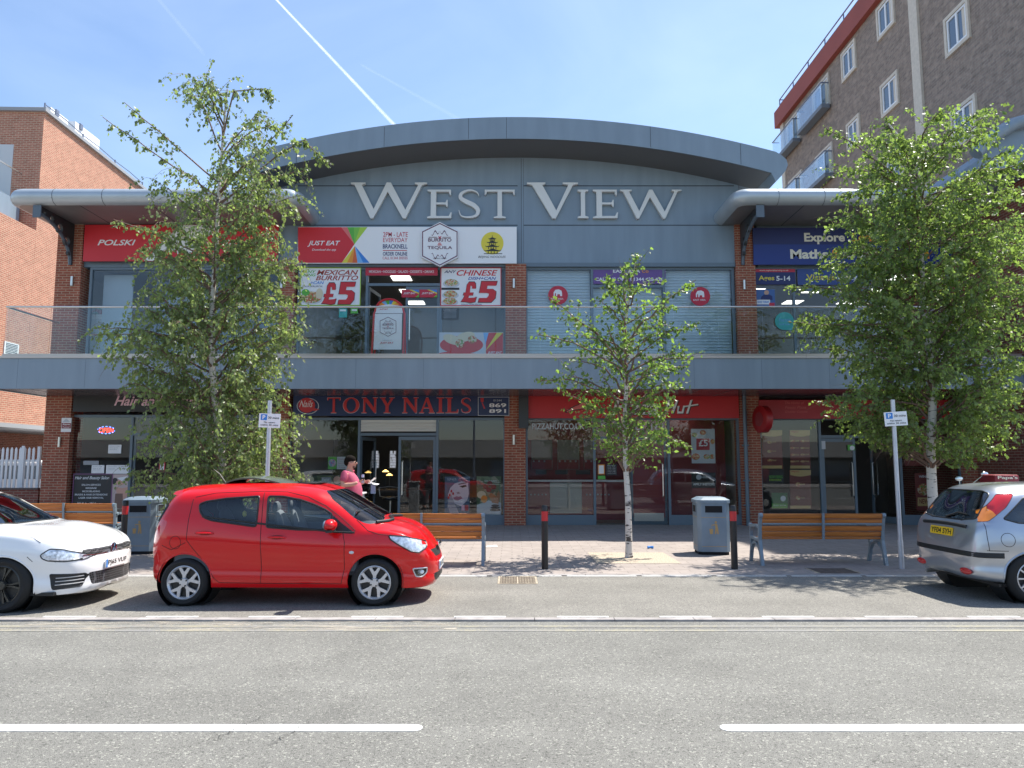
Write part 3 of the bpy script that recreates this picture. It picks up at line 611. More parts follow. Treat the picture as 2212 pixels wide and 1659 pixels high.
# dark linings and lit ceiling panels inside
def lining(x0, x1, z0, z1, m, y=None, name='interior_partition'):
    mb = MB(); mb.box(x0, x1, y or 24, (y or 26)+.05, z0, z1); return mb.build(name, m, B)
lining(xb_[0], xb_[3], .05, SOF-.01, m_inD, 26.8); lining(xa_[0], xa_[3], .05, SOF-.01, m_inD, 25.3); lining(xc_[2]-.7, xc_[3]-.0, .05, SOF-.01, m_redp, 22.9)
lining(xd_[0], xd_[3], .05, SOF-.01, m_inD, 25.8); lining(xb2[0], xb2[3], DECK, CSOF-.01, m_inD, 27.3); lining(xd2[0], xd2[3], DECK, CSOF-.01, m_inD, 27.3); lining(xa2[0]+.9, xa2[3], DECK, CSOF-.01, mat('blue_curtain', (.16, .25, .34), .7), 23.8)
m_ceil = mat('ceiling_tiles', (.35, .35, .34), .8)
mb = MB(); mb.box(WL+.26, xa2[3], FY+.6, D-.02, U1+.02, U1+.05); mb.build('ceiling', m_ceil, B); mb = MB(); mb.box(X(640, 700, FY), X(1100, 700, FY), FY+.6, D-.02, U1+.02, U1+.05); mb.build('ceiling', m_ceil, B); mb = MB(); mb.box(X(1634, 700, FY), WR-.3, FY+.6, D-.02, U1+.02, U1+.05); mb.build('ceiling', m_ceil, B)
mb = MB(); mb.box(WL+.26, WR-.3, FY+.6, D-.02, 3.5, 3.53); mb.build('ceiling', m_ceil, B)
m_lit = mat('lit_panel', (1, 1, 1), .5, emit=(1, .98, .92), estr=1.8)
def cpanel(x, y, z, sx=.6, sy=.6):
    mb = MB(); mb.box(x-sx/2, x+sx/2, y-sy/2, y+sy/2, z-.012, z-.001); mb.build('ceiling_light', m_lit, B)
for x in (-3.5, -1.5):
    for y in (22.9, 24.7, 26.5): cpanel(x, y, U1+.02)
for x in (8.2, 10.2, 12.2):
    for y in (22.8, 24.6, 26.4): cpanel(x, y, U1+.02)
for x in (7.7, 9, 10.2):
    for y in (22.9, 24.5): cpanel(x, y, 3.5, .5, .12)
for x in (1.2, 2.6, 4.0, 5.2): cpanel(x, 22.7, 3.5, .45, .45)
for x, y in ((-1.0, 22.7), (-.8, 23.9), (-.6, 25.1)): cpanel(x, y, 3.5, .5, .3)

mb = MB(); mb.box(xa2[0]+.1, xa2[0]+1.0, FY+.55, FY+.58, DECK, U1-.1); mb.build('blind', mat('pale_blind', (.50, .60, .70), .7), B)
mb = MB(); mb.box(xa2[1]+.1, xa2[2]-.1, FY+.55, FY+.58, U1-1.0, U1-.1); mb.build('blind', mat('white_blind', (.62, .66, .70), .7), B)
# ------------------------------------------------------------------ signs, posters and lettering
def conv(ou, ov, k): return lambda x, y: (ou+k*x, ov+k*y)
K = {'1': conv(0, 216, .2929), '2': conv(540, 216, .2929), '3': conv(1080, 216, .2929), '4': conv(1617.8, 0, .2929), '5': conv(1617.8, 405, .2929), '6': conv(0, 648, .2929),
     '7': conv(540, 540, .2929), '8': conv(1080, 540, .2929), 'a': conv(0, 864, .293), 'c': conv(918, 891, .2766), 'd': conv(1404, 864, .2604), 'e': conv(1779.8, 864, .2929), 'f': conv(621, 810, .2441)}
def q(c, pts): return [K[c](*p) for p in pts]
def qb(c, b): a = K[c](b[0], b[1]); d = K[c](b[2], b[3]); return (a[0], a[1], d[0], d[1])
def col(name, c, rough=.45, **k): return mat('ink_'+name, c, rough, **k)
WHT = col('white', (.80, .80, .80)); RED = col('red', (.60, .02, .03)); CRM = col('crimson', (.52, .02, .05)); BLK = col('black', (.02, .02, .022)); NVY = col('navy', (.012, .02, .12)); PUR = col('purple', (.14, .07, .26))
YEL = col('yellow', (.72, .60, .05)); ORG = col('orange', (.75, .28, .03)); GRN = col('green', (.10, .42, .05)); LGR = col('lime', (.38, .60, .05)); BLU = col('blue', (.04, .22, .62)); SKY = col('sky', (.18, .42, .75)); PLM = col('plum', (.12, .02, .06))
TEAL = col('teal', (.03, .38, .36)); SLV = col('silver', (.55, .56, .60)); CRE = col('cream', (.66, .58, .40)); PNK = col('pink', (.75, .42, .52)); MAR = col('maroon', (.25, .025, .03)); SAL = col('salmon', (.68, .15, .14)); GRY = col('grey', (.30, .31, .33)); DKG = col('dark_green', (.02, .16, .05)); LGY = col('light_grey', (.55, .57, .60))
def mosaic(name, cols, scale=30):
    if name in MATS: return MATS[name]
    m = bpy.data.materials.new(name); m.use_nodes = True; N, L = nodes_of(m); b = N['Principled BSDF']; b.inputs['Roughness'].default_value = .5
    t = N.new('ShaderNodeTexCoord'); v = N.new('ShaderNodeTexVoronoi'); v.inputs['Scale'].default_value = scale; L.new(t.outputs['Object'], v.inputs['Vector'])
    s = N.new('ShaderNodeSeparateColor'); L.new(v.outputs['Color'], s.inputs[0]); cr = N.new('ShaderNodeValToRGB'); cr.color_ramp.interpolation = 'CONSTANT'
    e = cr.color_ramp.elements; e[0].color = (*cols[0], 1)
    while len(e) > 1: e.remove(e[-1])
    for i, c in enumerate(cols[1:]): x = e.new((i+1)/len(cols)); x.color = (*c, 1)
    L.new(s.outputs[0], cr.inputs[0]); L.new(cr.outputs[0], b.inputs['Base Color']); MATS[name] = m; return m
FOOD = mosaic('food_mix', [(.55, .25, .08), (.6, .45, .25), (.15, .3, .05), (.5, .06, .03), (.65, .55, .4), (.35, .15, .05)], 24)
FOOD2 = mosaic('noodle_mix', [(.6, .42, .18), (.55, .5, .4), (.2, .35, .08), (.6, .12, .05)], 30)
def sign(name, label, cat, c, box, Y, m, frame=None, th=.05, group=None, raw=None):
    """a flat sign: an empty with its panel; box in crop c"""
    u0, v0, u1, v1 = qb(c, box) if c else box; vm = (v0+v1)/2
    x0, x1 = X(u0, vm, Y), X(u1, vm, Y); z0, z1 = Z(v1, Y), Z(v0, Y)
    t = thing(name, label, cat, ((x0+x1)/2, Y, z0), group)
    mb = MB(); mb.box(x0, x1, Y, Y+th, z0, z1); mb.build('panel', m, t)
    if frame:
        e = .02; mb = MB()
        for a, b_, c_, d_ in ((x0-e, x0+.003, z0-e, z1+e), (x1-.003, x1+e, z0-e, z1+e), (x0+.003, x1-.003, z1-.003, z1+e), (x0+.003, x1-.003, z0-e, z0+.003)): mb.box(a, b_, Y-.008, Y+th, c_, d_)
        mb.build('frame', frame, t)
    return t
def tx(t, s, c, box, Y, m, shear=0, bold=0): return lettering(s, qb(c, box) if c else box, Y, m, t, shear, bold, .003)
def sh(t, c, pts, Y, m, name='graphic', holes=None): return shape(q(c, pts), Y, m, t, name, .003, holes=[q(c, h) for h in holes] if holes else None)
SY = FY-.19
# Polish shop sign
t = sign('shop_sign', 'long glossy red fascia sign with small white slanted lettering over the left upper shop', 'sign', '1', (618, 920, 2050, 1188), SY, RED)
tx(t, 'POLSKI', '1', (720, 1030, 1000, 1072), SY-.005, WHT, .3, .015); sh(t, '1', [(1060, 1186), (1330, 922), (1620, 922), (1350, 1186)], SY-.004, WHT)
tx(t, 'SKLEP', '1', (1640, 1030, 1900, 1072), SY-.008, WHT, .3, .015)
for k in range(3): sh(t, '1', [(1180+k*60, 1186), (1200+k*60, 1120), (1240+k*60, 1100), (1260+k*60, 1186)], SY-.008, RED)
# burrito / noodles sign
t = sign('shop_sign', 'long white takeaway fascia sign with red left end and rainbow wedges below the big letters', 'sign', '2', (352, 936, 1967, 1205), SY, WHT)
y1 = SY-.004
sh(t, '2', [(354, 1201), (354, 938), (672, 938), (770, 1064), (676, 1201)], y1, RED)
sh(t, '2', [(672, 938), (718, 938), (770, 1064)], y1, SAL); sh(t, '2', [(718, 938), (766, 938), (770, 1064)], y1, GRN); sh(t, '2', [(766, 938), (812, 938), (770, 1064)], y1, col('leaf', (.18, .5, .06))); sh(t, '2', [(812, 938), (866, 938), (770, 1064)], y1, LGR)
sh(t, '2', [(676, 1201), (715, 1201), (773, 1078)], y1, YEL); sh(t, '2', [(715, 1201), (755, 1201), (773, 1078)], y1, ORG); sh(t, '2', [(755, 1201), (793, 1201), (773, 1078)], y1, col('rust', (.65, .12, .03))); sh(t, '2', [(793, 1201), (835, 1201), (775, 1078)], y1, SKY); sh(t, '2', [(835, 1201), (882, 1201), (775, 1078)], y1, BLU)
tx(t, 'JUST EAT', '2', (425, 1038, 665, 1082), y1-.004, WHT, .3, .015); tx(t, 'Download the app', '2', (458, 1096, 634, 1116), y1-.004, WHT, .25)
tx(t, '2PM - LATE', '2', (982, 974, 1164, 1008), y1, CRM, 0, .005); tx(t, 'EVERYDAY', '2', (982, 1016, 1162, 1048), y1, CRM); tx(t, 'BRACKNELL', '2', (980, 1063, 1162, 1096), y1, NVY, 0, .015); sh(t, '2', [(980, 1112), (1158, 1112), (1158, 1107), (980, 1107)], y1, CRM)
tx(t, 'ORDER ONLINE', '2', (980, 1120, 1160, 1148), y1, NVY, 0, .015); tx(t, 'CALL 01344 305555', '2', (978, 1155, 1162, 1175), y1, CRM)
def pagoda(t, Y):
    sh(t, '2', disc(1787, 1056, 83, 83, 36), Y, YEL); yy = Y-.004
    for (cx_, cy, w_, h_) in ((1787, 1020, 30, 10), (1787, 1048, 42, 12), (1787, 1077, 54, 13), (1790, 1108, 66, 14)):
        sh(t, '2', [(cx_-w_, cy-4), (cx_-w_*.8, cy+2), (cx_-w_*.4, cy-h_*.3), (cx_, cy-h_), (cx_+w_*.4, cy-h_*.3), (cx_+w_*.8, cy+2), (cx_+w_, cy-4), (cx_+w_*.85, cy+7), (cx_-w_*.85, cy+7)], yy, BLK, 'pagoda')
        for dx in (-.5, -.17, .17, .5): sh(t, '2', [(cx_+w_*dx-3, cy+22), (cx_+w_*dx+3, cy+22), (cx_+w_*dx+3, cy+8), (cx_+w_*dx-3, cy+8)], yy, BLK, 'pagoda')
    sh(t, '2', [(1784, 1009), (1790, 1009), (1787, 993)], yy, BLK, 'pagoda'); sh(t, '2', [(1725, 1136), (1860, 1136), (1860, 1131), (1725, 1131)], yy, BLK, 'pagoda')
pagoda(t, y1); tx(t, 'BEIJING NOODLES', '2', (1683, 1149, 1886, 1169), y1, BLK, .3)
def crest(t, c, cx_, cy, s, Y, ring=True):
    """hexagonal badge, s = half height in crop units"""
    hx = lambda r: [(cx_, cy+r), (cx_+r*.83, cy+r*.56), (cx_+r*.83, cy-r*.60), (cx_, cy-r), (cx_-r*.83, cy-r*.60), (cx_-r*.83, cy+r*.56)]
    if ring: sh(t, c, hx(s*.97), Y, PLM, 'badge_ring', [hx(s*.92)[::-1]])
    Y -= .004
    for k in (-1, 1):
        for (dy, sg) in ((-.52, 1), (.50, -1)):
            a = [(cx_+k*s*(.02+.36*i/8), cy+s*dy+sg*s*(.10*math.sin(i*1.1)+.02)-sg*s*.10*(1-i/8)) for i in range(9)]
            b_ = [(x, y+s*.05*math.sin(math.pi*(i+.5)/9)+1) for i, (x, y) in enumerate(a)]
            sh(t, c, a+b_[::-1], Y, PLM, 'scroll')
        sh(t, c, [(cx_+k*s*.12, cy-s*.31), (cx_+k*s*.5, cy-s*.31), (cx_+k*s*.5, cy-s*.335), (cx_+k*s*.12, cy-s*.335)], Y, PLM, 'rule')
    for k in (-1, 1): sh(t, c, [(cx_-k*s*.08, cy-s*.27), (cx_-k*s*.05, cy-s*.25), (cx_+k*s*.08, cy-s*.36), (cx_+k*s*.06, cy-s*.38)], Y-.002*(k+1), CRM, 'chilli')
    tx(t, 'BURRITO', c, (cx_-s*.53, cy-s*.28, cx_+s*.53, cy-s*.12), Y, PLM, 0, .01); tx(t, '&', c, (cx_-s*.1, cy-s*.08, cx_+s*.1, cy+s*.06), Y-.003, SAL)
    tx(t, 'TEQUILA', c, (cx_-s*.56, cy+s*.08, cx_+s*.56, cy+s*.24), Y, PLM, 0, .01); tx(t, 'mexican cuisine', c, (cx_-s*.3, cy+s*.60, cx_+s*.3, cy+s*.67), Y, GRY, .2)
y2 = SY-.11
hx = [(1400, 1228), (1535, 1160), (1535, 970), (1400, 900), (1265, 970), (1265, 1160)]
tb = thing('badge_sign', 'white hexagonal badge sign with dark outline mounted proud of the white takeaway fascia sign', 'sign', P(*K['2'](1400, 1228), y2))
mb = MB(); mb.poly([(X(a, b_, y2), Z(b_, y2)) for a, b_ in q('2', hx)], (0, y2, 0), (1, 0, 0), (0, 0, 1), .1); mb.build('panel', WHT, tb)
crest(tb, '2', 1400, 1064, 162, y2-.004)
# upstairs window posters
PY = FY+.055-.035
def euro5(t, c, bx, Y):
    x0, y0, x1, y1_ = bx; w_ = x1-x0; h = y1_-y0
    f = lambda pts: [(x0+w_*a, y0+h*b_) for a, b_ in pts]
    five = f([(.56, .0), (.98, .0), (.95, .2), (.72, .2), (.70, .36), (.86, .36), (.95, .48), (.93, .78), (.82, .98), (.47, .98), (.50, .78), (.70, .78), (.74, .70), (.76, .58), (.70, .54), (.50, .54)])
    pound = f([(.0, .95), (.06, .80), (.10, .66), (.06, .66), (.08, .52), (.13, .52), (.16, .18), (.22, .03), (.36, .03), (.40, .12), (.40, .34), (.30, .34), (.30, .22), (.26, .20), (.24, .52), (.34, .52), (.32, .66), (.22, .66), (.20, .78), (.36, .76), (.42, .72), (.38, .96), (.26, 1.0), (.12, .96)])
    for p in (five, pound):
        cx_ = sum(a for a, _ in p)/len(p); cy_ = sum(b_ for _, b_ in p)/len(p)
        sh(t, c, [(cx_+(a-cx_)*1.07, cy_+(b_-cy_)*1.06) for a, b_ in p], Y, BLK, 'outline'); sh(t, c, p, Y-.004, RED, 'price')
t = sign('poster', 'large white poster offering a burrito and can for £5 in the upper window', 'poster', '7', (375, 134, 812, 406), PY, WHT, LGR, th=.012)
y1 = PY-.004
tx(t, 'MEXICAN', '7', (492, 148, 798, 184), y1, col('brown_red', (.38, .04, .03)), .3, .018); tx(t, 'BURRITTO', '7', (485, 188, 798, 224), y1, col('brown_red', (.38, .04, .03)), .3, .018); tx(t, 'ANY', '7', (395, 150, 486, 170), y1, GRN, .3, .015); tx(t, 'KING', '7', (392, 174, 486, 194), y1, GRN, .3, .015)
tx(t, '+CAN', '7', (446, 230, 546, 252), y1, BLU, .3, .018); tx(t, 'COLLECTION SPECIAL', '7', (386, 262, 536, 274), y1, NVY, .2)
sh(t, '7', disc(452, 362, 82, 40, 24), y1, LGY, 'plate'); sh(t, '7', disc(452, 348, 76, 42, 24), y1-.004, FOOD, 'food'); sh(t, '7', disc(512, 322, 26, 40, 16), y1-.006, CRE, 'wrap'); sh(t, '7', disc(410, 312, 30, 24, 14), y1-.006, GRN, 'salad'); euro5(t, '7', (528, 238, 784, 402), y1-.010)
t = sign('poster', 'large white poster with red border offering a chinese dish and can for £5', 'poster', '7', (1410, 134, 1848, 408), PY, WHT, RED, th=.012)
tx(t, 'CHINESE', '7', (1524, 148, 1826, 190), y1, RED, .3, .018); tx(t, 'ANY', '7', (1432, 150, 1522, 170), y1, NVY, .3, .015); tx(t, 'DISH+CAN', '7', (1608, 198, 1816, 220), y1, col('mid_blue', (.03, .08, .35)), .3, .018)
for k, (cx_, cy) in enumerate(((1484, 242), (1478, 326), (1474, 378))): sh(t, '7', disc(cx_, cy+8, 62, 28, 22), y1, LGY, 'plate'); sh(t, '7', disc(cx_, cy-2, 50, 26, 22), y1-.004, FOOD2, 'food')
sh(t, '7', rect(1412, 294, 1544, 278), y1-.001, BLK, 'divider'); euro5(t, '7', (1556, 232, 1828, 388), y1-.008); tx(t, 'COLLECTION SPECIAL', '7', (1558, 396, 1712, 406), y1, NVY, .2)
t = sign('strip_sign', 'crimson strip reading mexican noodles salads desserts drinks above the upper takeaway door', 'sign', '7', (852, 130, 1384, 188), PY, CRM, th=.01)
tx(t, 'MEXICAN • NOODLES • SALADS • DESSERTS • DRINKS', '7', (878, 150, 1357, 169), y1, WHT, 0, .005)
for i, x in enumerate((1118, 1252)):
    t = sign('window_sticker', ('left' if i == 0 else 'right')+' one of two small red stickers with rainbow corners on the upper glass door', 'sticker', '7', (x, 292, x+130, 350), PY+.01, CRM, th=.004, group='red stickers on the upper door')
    yy = PY+.006
    sh(t, '7', [(x+55, 293), (x+75, 293), (x+128, 316), (x+128, 326)], yy, YEL); sh(t, '7', [(x+75, 293), (x+128, 293), (x+128, 315)], yy, BLU); sh(t, '7', [(x+100, 349), (x+128, 349), (x+128, 328)], yy, GRN); tx(t, 'JUST EAT', '7', (x+14, 312, x+106, 330), yy-.004, WHT, .3, .015)
t = sign('notice', 'black notice with tiny white writing on the upper right window under the chinese dish poster', 'notice', '7', (1412, 424, 1538, 514), PY+.01, BLK, th=.004)
for k in range(8): tx(t, 'opening times and allergy information' if k > 1 else 'CUSTOMER NOTICE', '7', (1425+k % 3*3, 434+k*9, 1525-k % 2*6, 439+k*9), PY+.006, LGY)
t = sign('poster', 'poster of wraps on a red plate low in the upper right window pane', 'poster', '7', (1395, 608, 1868, 771), PY, LGY, th=.01)
sh(t, '7', rect(1740, 610, 1866, 770), y1, RED); sh(t, '7', [(1720, 770), (1820, 610), (1866, 610), (1740, 740)], y1-.003, YEL); sh(t, '7', [(1720, 610), (1760, 610), (1735, 700)], y1-.003, SKY)
sh(t, '7', disc(1560, 700, 160, 66, 26), y1, RED, 'plate')
for (cx_, cy, an) in ((1490, 660, .35), (1590, 640, -.25)): sh(t, '7', [(cx_+70*math.cos(a)*math.cos(an)-34*math.sin(a)*math.sin(an), cy+70*math.cos(a)*math.sin(an)+34*math.sin(a)*math.cos(an)) for a in [-k*math.tau/18 for k in range(18)]], y1-.005 if an > 0 else y1-.009, CRE, 'wrap')
sh(t, '7', disc(1548, 690, 34, 32, 16), y1-.013, FOOD, 'filling'); sh(t, '7', disc(1640, 660, 34, 30, 16), y1-.013, FOOD, 'filling'); tx(t, 'JUST EAT', '7', (1752, 748, 1860, 768), y1-.006, WHT, .3, .015)
sh(t, '7', [(1395+0, 770), (1395, 760), (1480, 745), (1720, 770)], y1-.004, RED, 'cloth')
for (bx, m_, l_) in (((655, 430, 716, 498), TEAL, 'teal square sticker on the upper left takeaway window'), ((742, 428, 796, 468), GRN, 'green and white rating sticker on the upper left takeaway window')):
    t = sign('window_sticker', l_, 'sticker', '7', bx, PY+.01, m_, th=.004); sh(t, '7', rect(bx[0]+8, bx[1]+8, bx[2]-8, bx[1]+22), PY+.006, WHT)
# pavement style A-board standing on the balcony
AYb = BY+.55
t = thing('sandwich_board', 'white advertising board in a rounded red tube frame standing on the balcony', 'sign board', (X(837, 760, AYb), AYb, DECK))
def at_(x, y, Y=AYb): a = K['7'](x, y); return P(a[0], a[1], Y)
pts = [at_(897, 775)]+[at_(915, 470)]+[at_(1028+104*-math.cos(a), 452-86*math.sin(a)) for a in [k*math.pi/12 for k in range(13)]]+[at_(1140, 470), at_(1128, 775)]
pts[0].z = DECK; pts[-1].z = DECK
mb = MB(); mb.tube(pts, .028, 8); mb.build('tube_frame', RED, t, smooth=True)
mb = MB(); mb.tube([(p.x, p.y+.5*(1-(p.z-DECK)/1.35), p.z) for p in pts], .02, 8); mb.build('rear_frame', RED, t, smooth=True)
def ab(pts_, dy, m_, nm='graphic'):
    Y = AYb-.012+dy; return shape(q('7', pts_), Y, m_, t, nm, .01 if dy == 0 else .003)
ab([(910, 734), (1116, 734), (1122, 470), (922, 470)], 0, WHT, 'board')
ab([(924, 466), (1126, 466), (1132, 430)]+[(1028+98*math.cos(a), 450-78*math.sin(a)) for a in [k*math.pi/10 for k in range(1, 10)]]+[(926, 430)], 0, WHT, 'header')
wed = [RED, ORG, YEL, BLU, GRN, SKY, ORG, RED]
for k in range(8):
    a0 = math.pi*(k)/8; a1 = math.pi*(k+1)/8; ab([(1028, 425), (1028+94*math.cos(a0), 430-62*math.sin(a0)-6), (1028+94*math.cos(a1), 430-62*math.sin(a1)-6)], -.005, wed[k])
ab([(935, 434), (1122, 434), (1110, 412), (1028, 400), (945, 412)], -.009, WHT)
Yb = AYb-.022
tx(t, 'JUST EAT', '7', (955, 432, 1018, 444), Yb-.003, RED, .3, .015); tx(t, 'JUST EAT', '7', (958, 678, 1060, 694), Yb, RED, .3, .015); tx(t, 'in partnership with', '7', (975, 662, 1046, 669), Yb, GRY)
crest(t, '7', 1018, 566, 75, Yb)
# East Asia unit
t = sign('strip_sign', 'purple strip sign with a phone number over the shuttered upper door', 'sign', '8', (688, 134, 1222, 250), FY+.04, PUR, th=.006)
tx(t, 'EAST ASIA', '8', (834, 142, 1034, 168), FY+.036, WHT, 0, .02); tx(t, 'C', '8', (1048, 144, 1070, 168), FY+.036, ORG, 0, .02); tx(t, 'CALL US ON : 01344 428 426', '8', (702, 203, 1205, 228), FY+.036, WHT, 0, .02)
tx(t, 'o', '8', (1074, 150, 1096, 168), FY+.036, ORG, 0, .02)
for i, (cx_, cy) in enumerate(((428, 334), (1477, 342))):
    t = thing('round_sticker', ('round red sticker with a white elephant on the left hand upper shutter window', 'round red sticker with a white elephant on the right hand upper shutter window')[i], 'sticker', P(*K['8'](cx_, cy+70), FY+.06), 'round elephant stickers'); yy = FY+.06
    sh(t, '8', disc(cx_, cy, 73, 70, 32), yy, CRM, 'disc'); el = [(-32, 14), (-32, -14), (-20, -32), (6, -36), (26, -26), (30, -6), (30, 14), (16, 14), (14, 0), (-4, 0), (-6, 14), (-14, 14), (-16, -8), (-22, -8), (-24, 14)]
    sh(t, '8', [(cx_+a, cy-8+b_) for a, b_ in el], yy-.004, WHT, 'elephant'); tx(t, 'EAST ASIA', '8', (cx_-50, cy+20, cx_+40, cy+32), yy-.004, WHT, 0, .01)
# tutoring centre
t = sign('shop_sign', 'deep blue fascia sign with white and orange rounded lettering over the right upper shop', 'sign', '5', (32, 298, 1500, 570), SY, NVY)
BNV = col('sign_blue', (.012, .035, .22)); sh(t, '5', rect(34, 420, 1498, 568), SY-.001, BNV, 'band')
YL = col('cream_letters', (.78, .74, .62)); OR = col('orange_letters', (.80, .36, .03))
tx(t, 'Explore', '5', (408, 335, 708, 418), SY-.006, YL, 0, .035); tx(t, 'Learning', '5', (760, 335, 1120, 418), SY-.006, OR, 0, .035)
tx(t, 'Maths', '5', (305, 456, 584, 526), SY-.006, YL, 0, .035); tx(t, '&', '5', (606, 456, 676, 526), SY-.006, OR, 0, .035); tx(t, 'English', '5', (700, 456, 1030, 540), SY-.006, YL, 0, .035); tx(t, 'tuition', '5', (1070, 456, 1330, 526), SY-.006, OR, 0, .035)
t = sign('window_banner', 'navy window banner with yellow and white ages lettering under a red web address strip', 'banner', '5', (48, 600, 342, 716), PY, NVY, th=.01)
sh(t, '5', rect(50, 601, 340, 624), y1, CRM); tx(t, 'www.explorelearning.co.uk', '5', (78, 605, 292, 619), y1-.004, YL); tx(t, 'Ages', '5', (72, 650, 188, 694), y1, YEL, 0, .02); tx(t, '5-14', '5', (202, 652, 306, 688), y1, WHT, 0, .02)
t = sign('window_banner', 'mid blue window banner inviting visitors in yellow and white over the tuition shop door', 'banner', '5', (358, 600, 900, 718), PY, col('banner_blue', (.03, .07, .26)), th=.01)
tx(t, 'Visit us', '5', (424, 640, 634, 684), y1, YEL, 0, .02); tx(t, 'today', '5', (655, 640, 800, 694), y1, WHT, 0, .02)
t = sign('poster', 'small photo poster of a boy in blue with a white caption beside the ages banner', 'poster', '5', (56, 752, 192, 876), PY, col('photo_blue', (.05, .13, .35)), th=.008)
sh(t, '5', disc(130, 775, 18, 18, 14), y1, col('skin_tone', (.55, .33, .24)), 'face'); sh(t, '5', [(85, 830), (175, 830), (172, 800), (150, 790), (110, 790), (92, 805)], y1-.001, NVY, 'jumper'); sh(t, '5', rect(58, 828, 156, 862), y1-.004, WHT); tx(t, 'SAVE TODAY', '5', (64, 836, 150, 852), y1-.008, BLU, 0, .02); sh(t, '5', rect(150, 850, 190, 874), y1-.005, CRM)
t = thing('round_sticker', 'big round teal sticker on the upper right window glass', 'sticker', P(*K['5'](262, 1050), PY)); sh(t, '5', disc(262, 985, 70, 66, 30), PY, TEAL, 'disc'); sh(t, '5', [(262, 1052), (328, 1052), (328, 985), (300, 1020)], PY+.001, TEAL, 'disc_tail')
tx(t, 'free trial', '5', (222, 962, 304, 990), PY-.004, SKY); tx(t, 'book now', '5', (225, 1000, 300, 1015), PY-.004, SKY)
# ground floor fascia signs
GY = FY-.15
t = sign('shop_sign', 'black salon fascia sign with pink brush script lettering over the left ground floor shop', 'sign', '6', (540, 692, 2050, 824), GY, BLK)
tx(t, 'Hair and Beauty', '6', (842, 708, 1500, 802), GY-.006, mat('ink_bright_pink', (.85, .55, .62), .4), .35, .02)
NB = col('nail_blue', (.012, .03, .10))
t = sign('shop_sign', 'navy fascia sign with red outlined serif lettering and a phone number panel', 'sign', 'f', (50, 186, 1964, 362), GY, NB)
NR = col('nail_red', (.56, .035, .04))
xs = [('T', 352, 466), ('O', 492, 634), ('N', 658, 796), ('Y', 818, 945), ('N', 1018, 1156), ('A', 1168, 1300), ('I', 1322, 1384), ('L', 1400, 1512), ('S', 1532, 1628)]
for ch, a, b_ in xs:
    bx = qb('f', (a, 200, b_, 336))
    mb = MB(); serif(mb, ch, (bx[0]-.6, bx[1]-.6, bx[2]+.9, bx[3]+.9), GY-.008, .006); mb.build('letter_outline', LGY, t)
    mb = MB(); serif(mb, ch, (bx[0], bx[1], bx[2]-.8, bx[3]), GY-.016, .007); serif(mb, ch, (bx[0]+1.1, bx[1], bx[2]+.3, bx[3]), GY-.0175, .007); mb.build('letter', NR, t)
sh(t, 'f', disc(180, 275, 98, 72, 30), GY-.004, LGY, 'emblem_ring', [disc(180, 275, 92, 67, 30)[::-1]]); sh(t, 'f', disc(170, 268, 74, 66, 26), GY-.005, NR, 'emblem'); tx(t, 'Nails', 'f', (105, 225, 225, 285), GY-.010, WHT, .45); sh(t, 'f', [(180, 312), (240, 318), (285, 306), (240, 294)], GY-.010, NR, 'brush')
sh(t, 'f', [(1686, 360), (1962, 360), (1962, 194), (1686, 194)], GY-.003, LGY, 'panel_border', [[(1690, 356), (1690, 198), (1958, 198), (1958, 356)]])
tx(t, '01344', 'f', (1822, 216, 1896, 234), GY-.004, LGY); tx(t, '869', 'f', (1784, 250, 1936, 286), GY-.004, WHT, 0, .02); tx(t, '891', 'f', (1784, 302, 1934, 336), GY-.004, WHT, 0, .02); sh(t, 'f', [(1712, 240), (1734, 240), (1738, 204), (1708, 204)], GY-.004, NR); sh(t, 'f', [(1718, 244), (1726, 244), (1750, 296), (1738, 300)], GY-.006, NR)
PR = col('pizza_red', (.52, .015, .02))
t = sign('shop_sign', 'glossy red fascia sign with white handwritten lettering and a hat emblem', 'sign', '8', (180, 1078, 1762, 1240), GY, PR)
sh(t, '8', [(484, 1202), (480, 1192), (545, 1150), (575, 1140), (610, 1112), (640, 1108), (668, 1128), (690, 1160), (760, 1172), (760, 1182), (690, 1178), (600, 1176), (530, 1188)], GY-.006, BLK, 'hat_shadow')
sh(t, '8', [(492, 1196), (492, 1190), (555, 1152), (580, 1144), (612, 1120), (640, 1116), (660, 1134), (680, 1160), (750, 1172), (690, 1170), (600, 1170), (530, 1182)], GY-.012, SAL, 'hat')
for dx, dy, m_, yy in ((6, 6, BLK, GY-.006), (0, 0, WHT, GY-.014)):
    tx(t, 'Pizza', '8', (820+dx, 1100+dy, 1170+dx, 1215+dy), yy, m_, .35, .02)
    for pts in ([(1205, 1205), (1222, 1205), (1258, 1104), (1240, 1104)], [(1262, 1205), (1280, 1205), (1316, 1108), (1300, 1108)], [(1226, 1165), (1232, 1172), (1292, 1160), (1288, 1150)], [(1310, 1150), (1324, 1150), (1316, 1190), (1340, 1192), (1352, 1148), (1364, 1148), (1352, 1205), (1306, 1206)], [(1372, 1206), (1388, 1206), (1420, 1104), (1404, 1108)], [(1358, 1150), (1358, 1160), (1462, 1144), (1462, 1134)]):
        j = pts[0][0]*1e-6; sh(t, '8', [(a+dx, b_+dy) for a, b_ in pts], yy-.002*(pts[0][0] % 3 == 0)-j, m_, 'stroke')
t = sign('shop_sign', 'dark red fascia sign with faint cream script over the right ground floor shop', 'sign', 'd', (905, 0, 2500, 156), GY, col('papa_red', (.42, .012, .02)))
for k, s_ in enumerate(('The Home of', 'Finest Pizza', 'Quality Cuisine')): tx(t, s_, 'd', (1120, 12+k*38, 1280+k*14, 34+k*38), GY-.005, SAL, .3)
t = thing('projecting_sign', 'thick round red sign sticking out from the wall beside the rain pipe', 'sign', P(1640, 940, FY-.5))
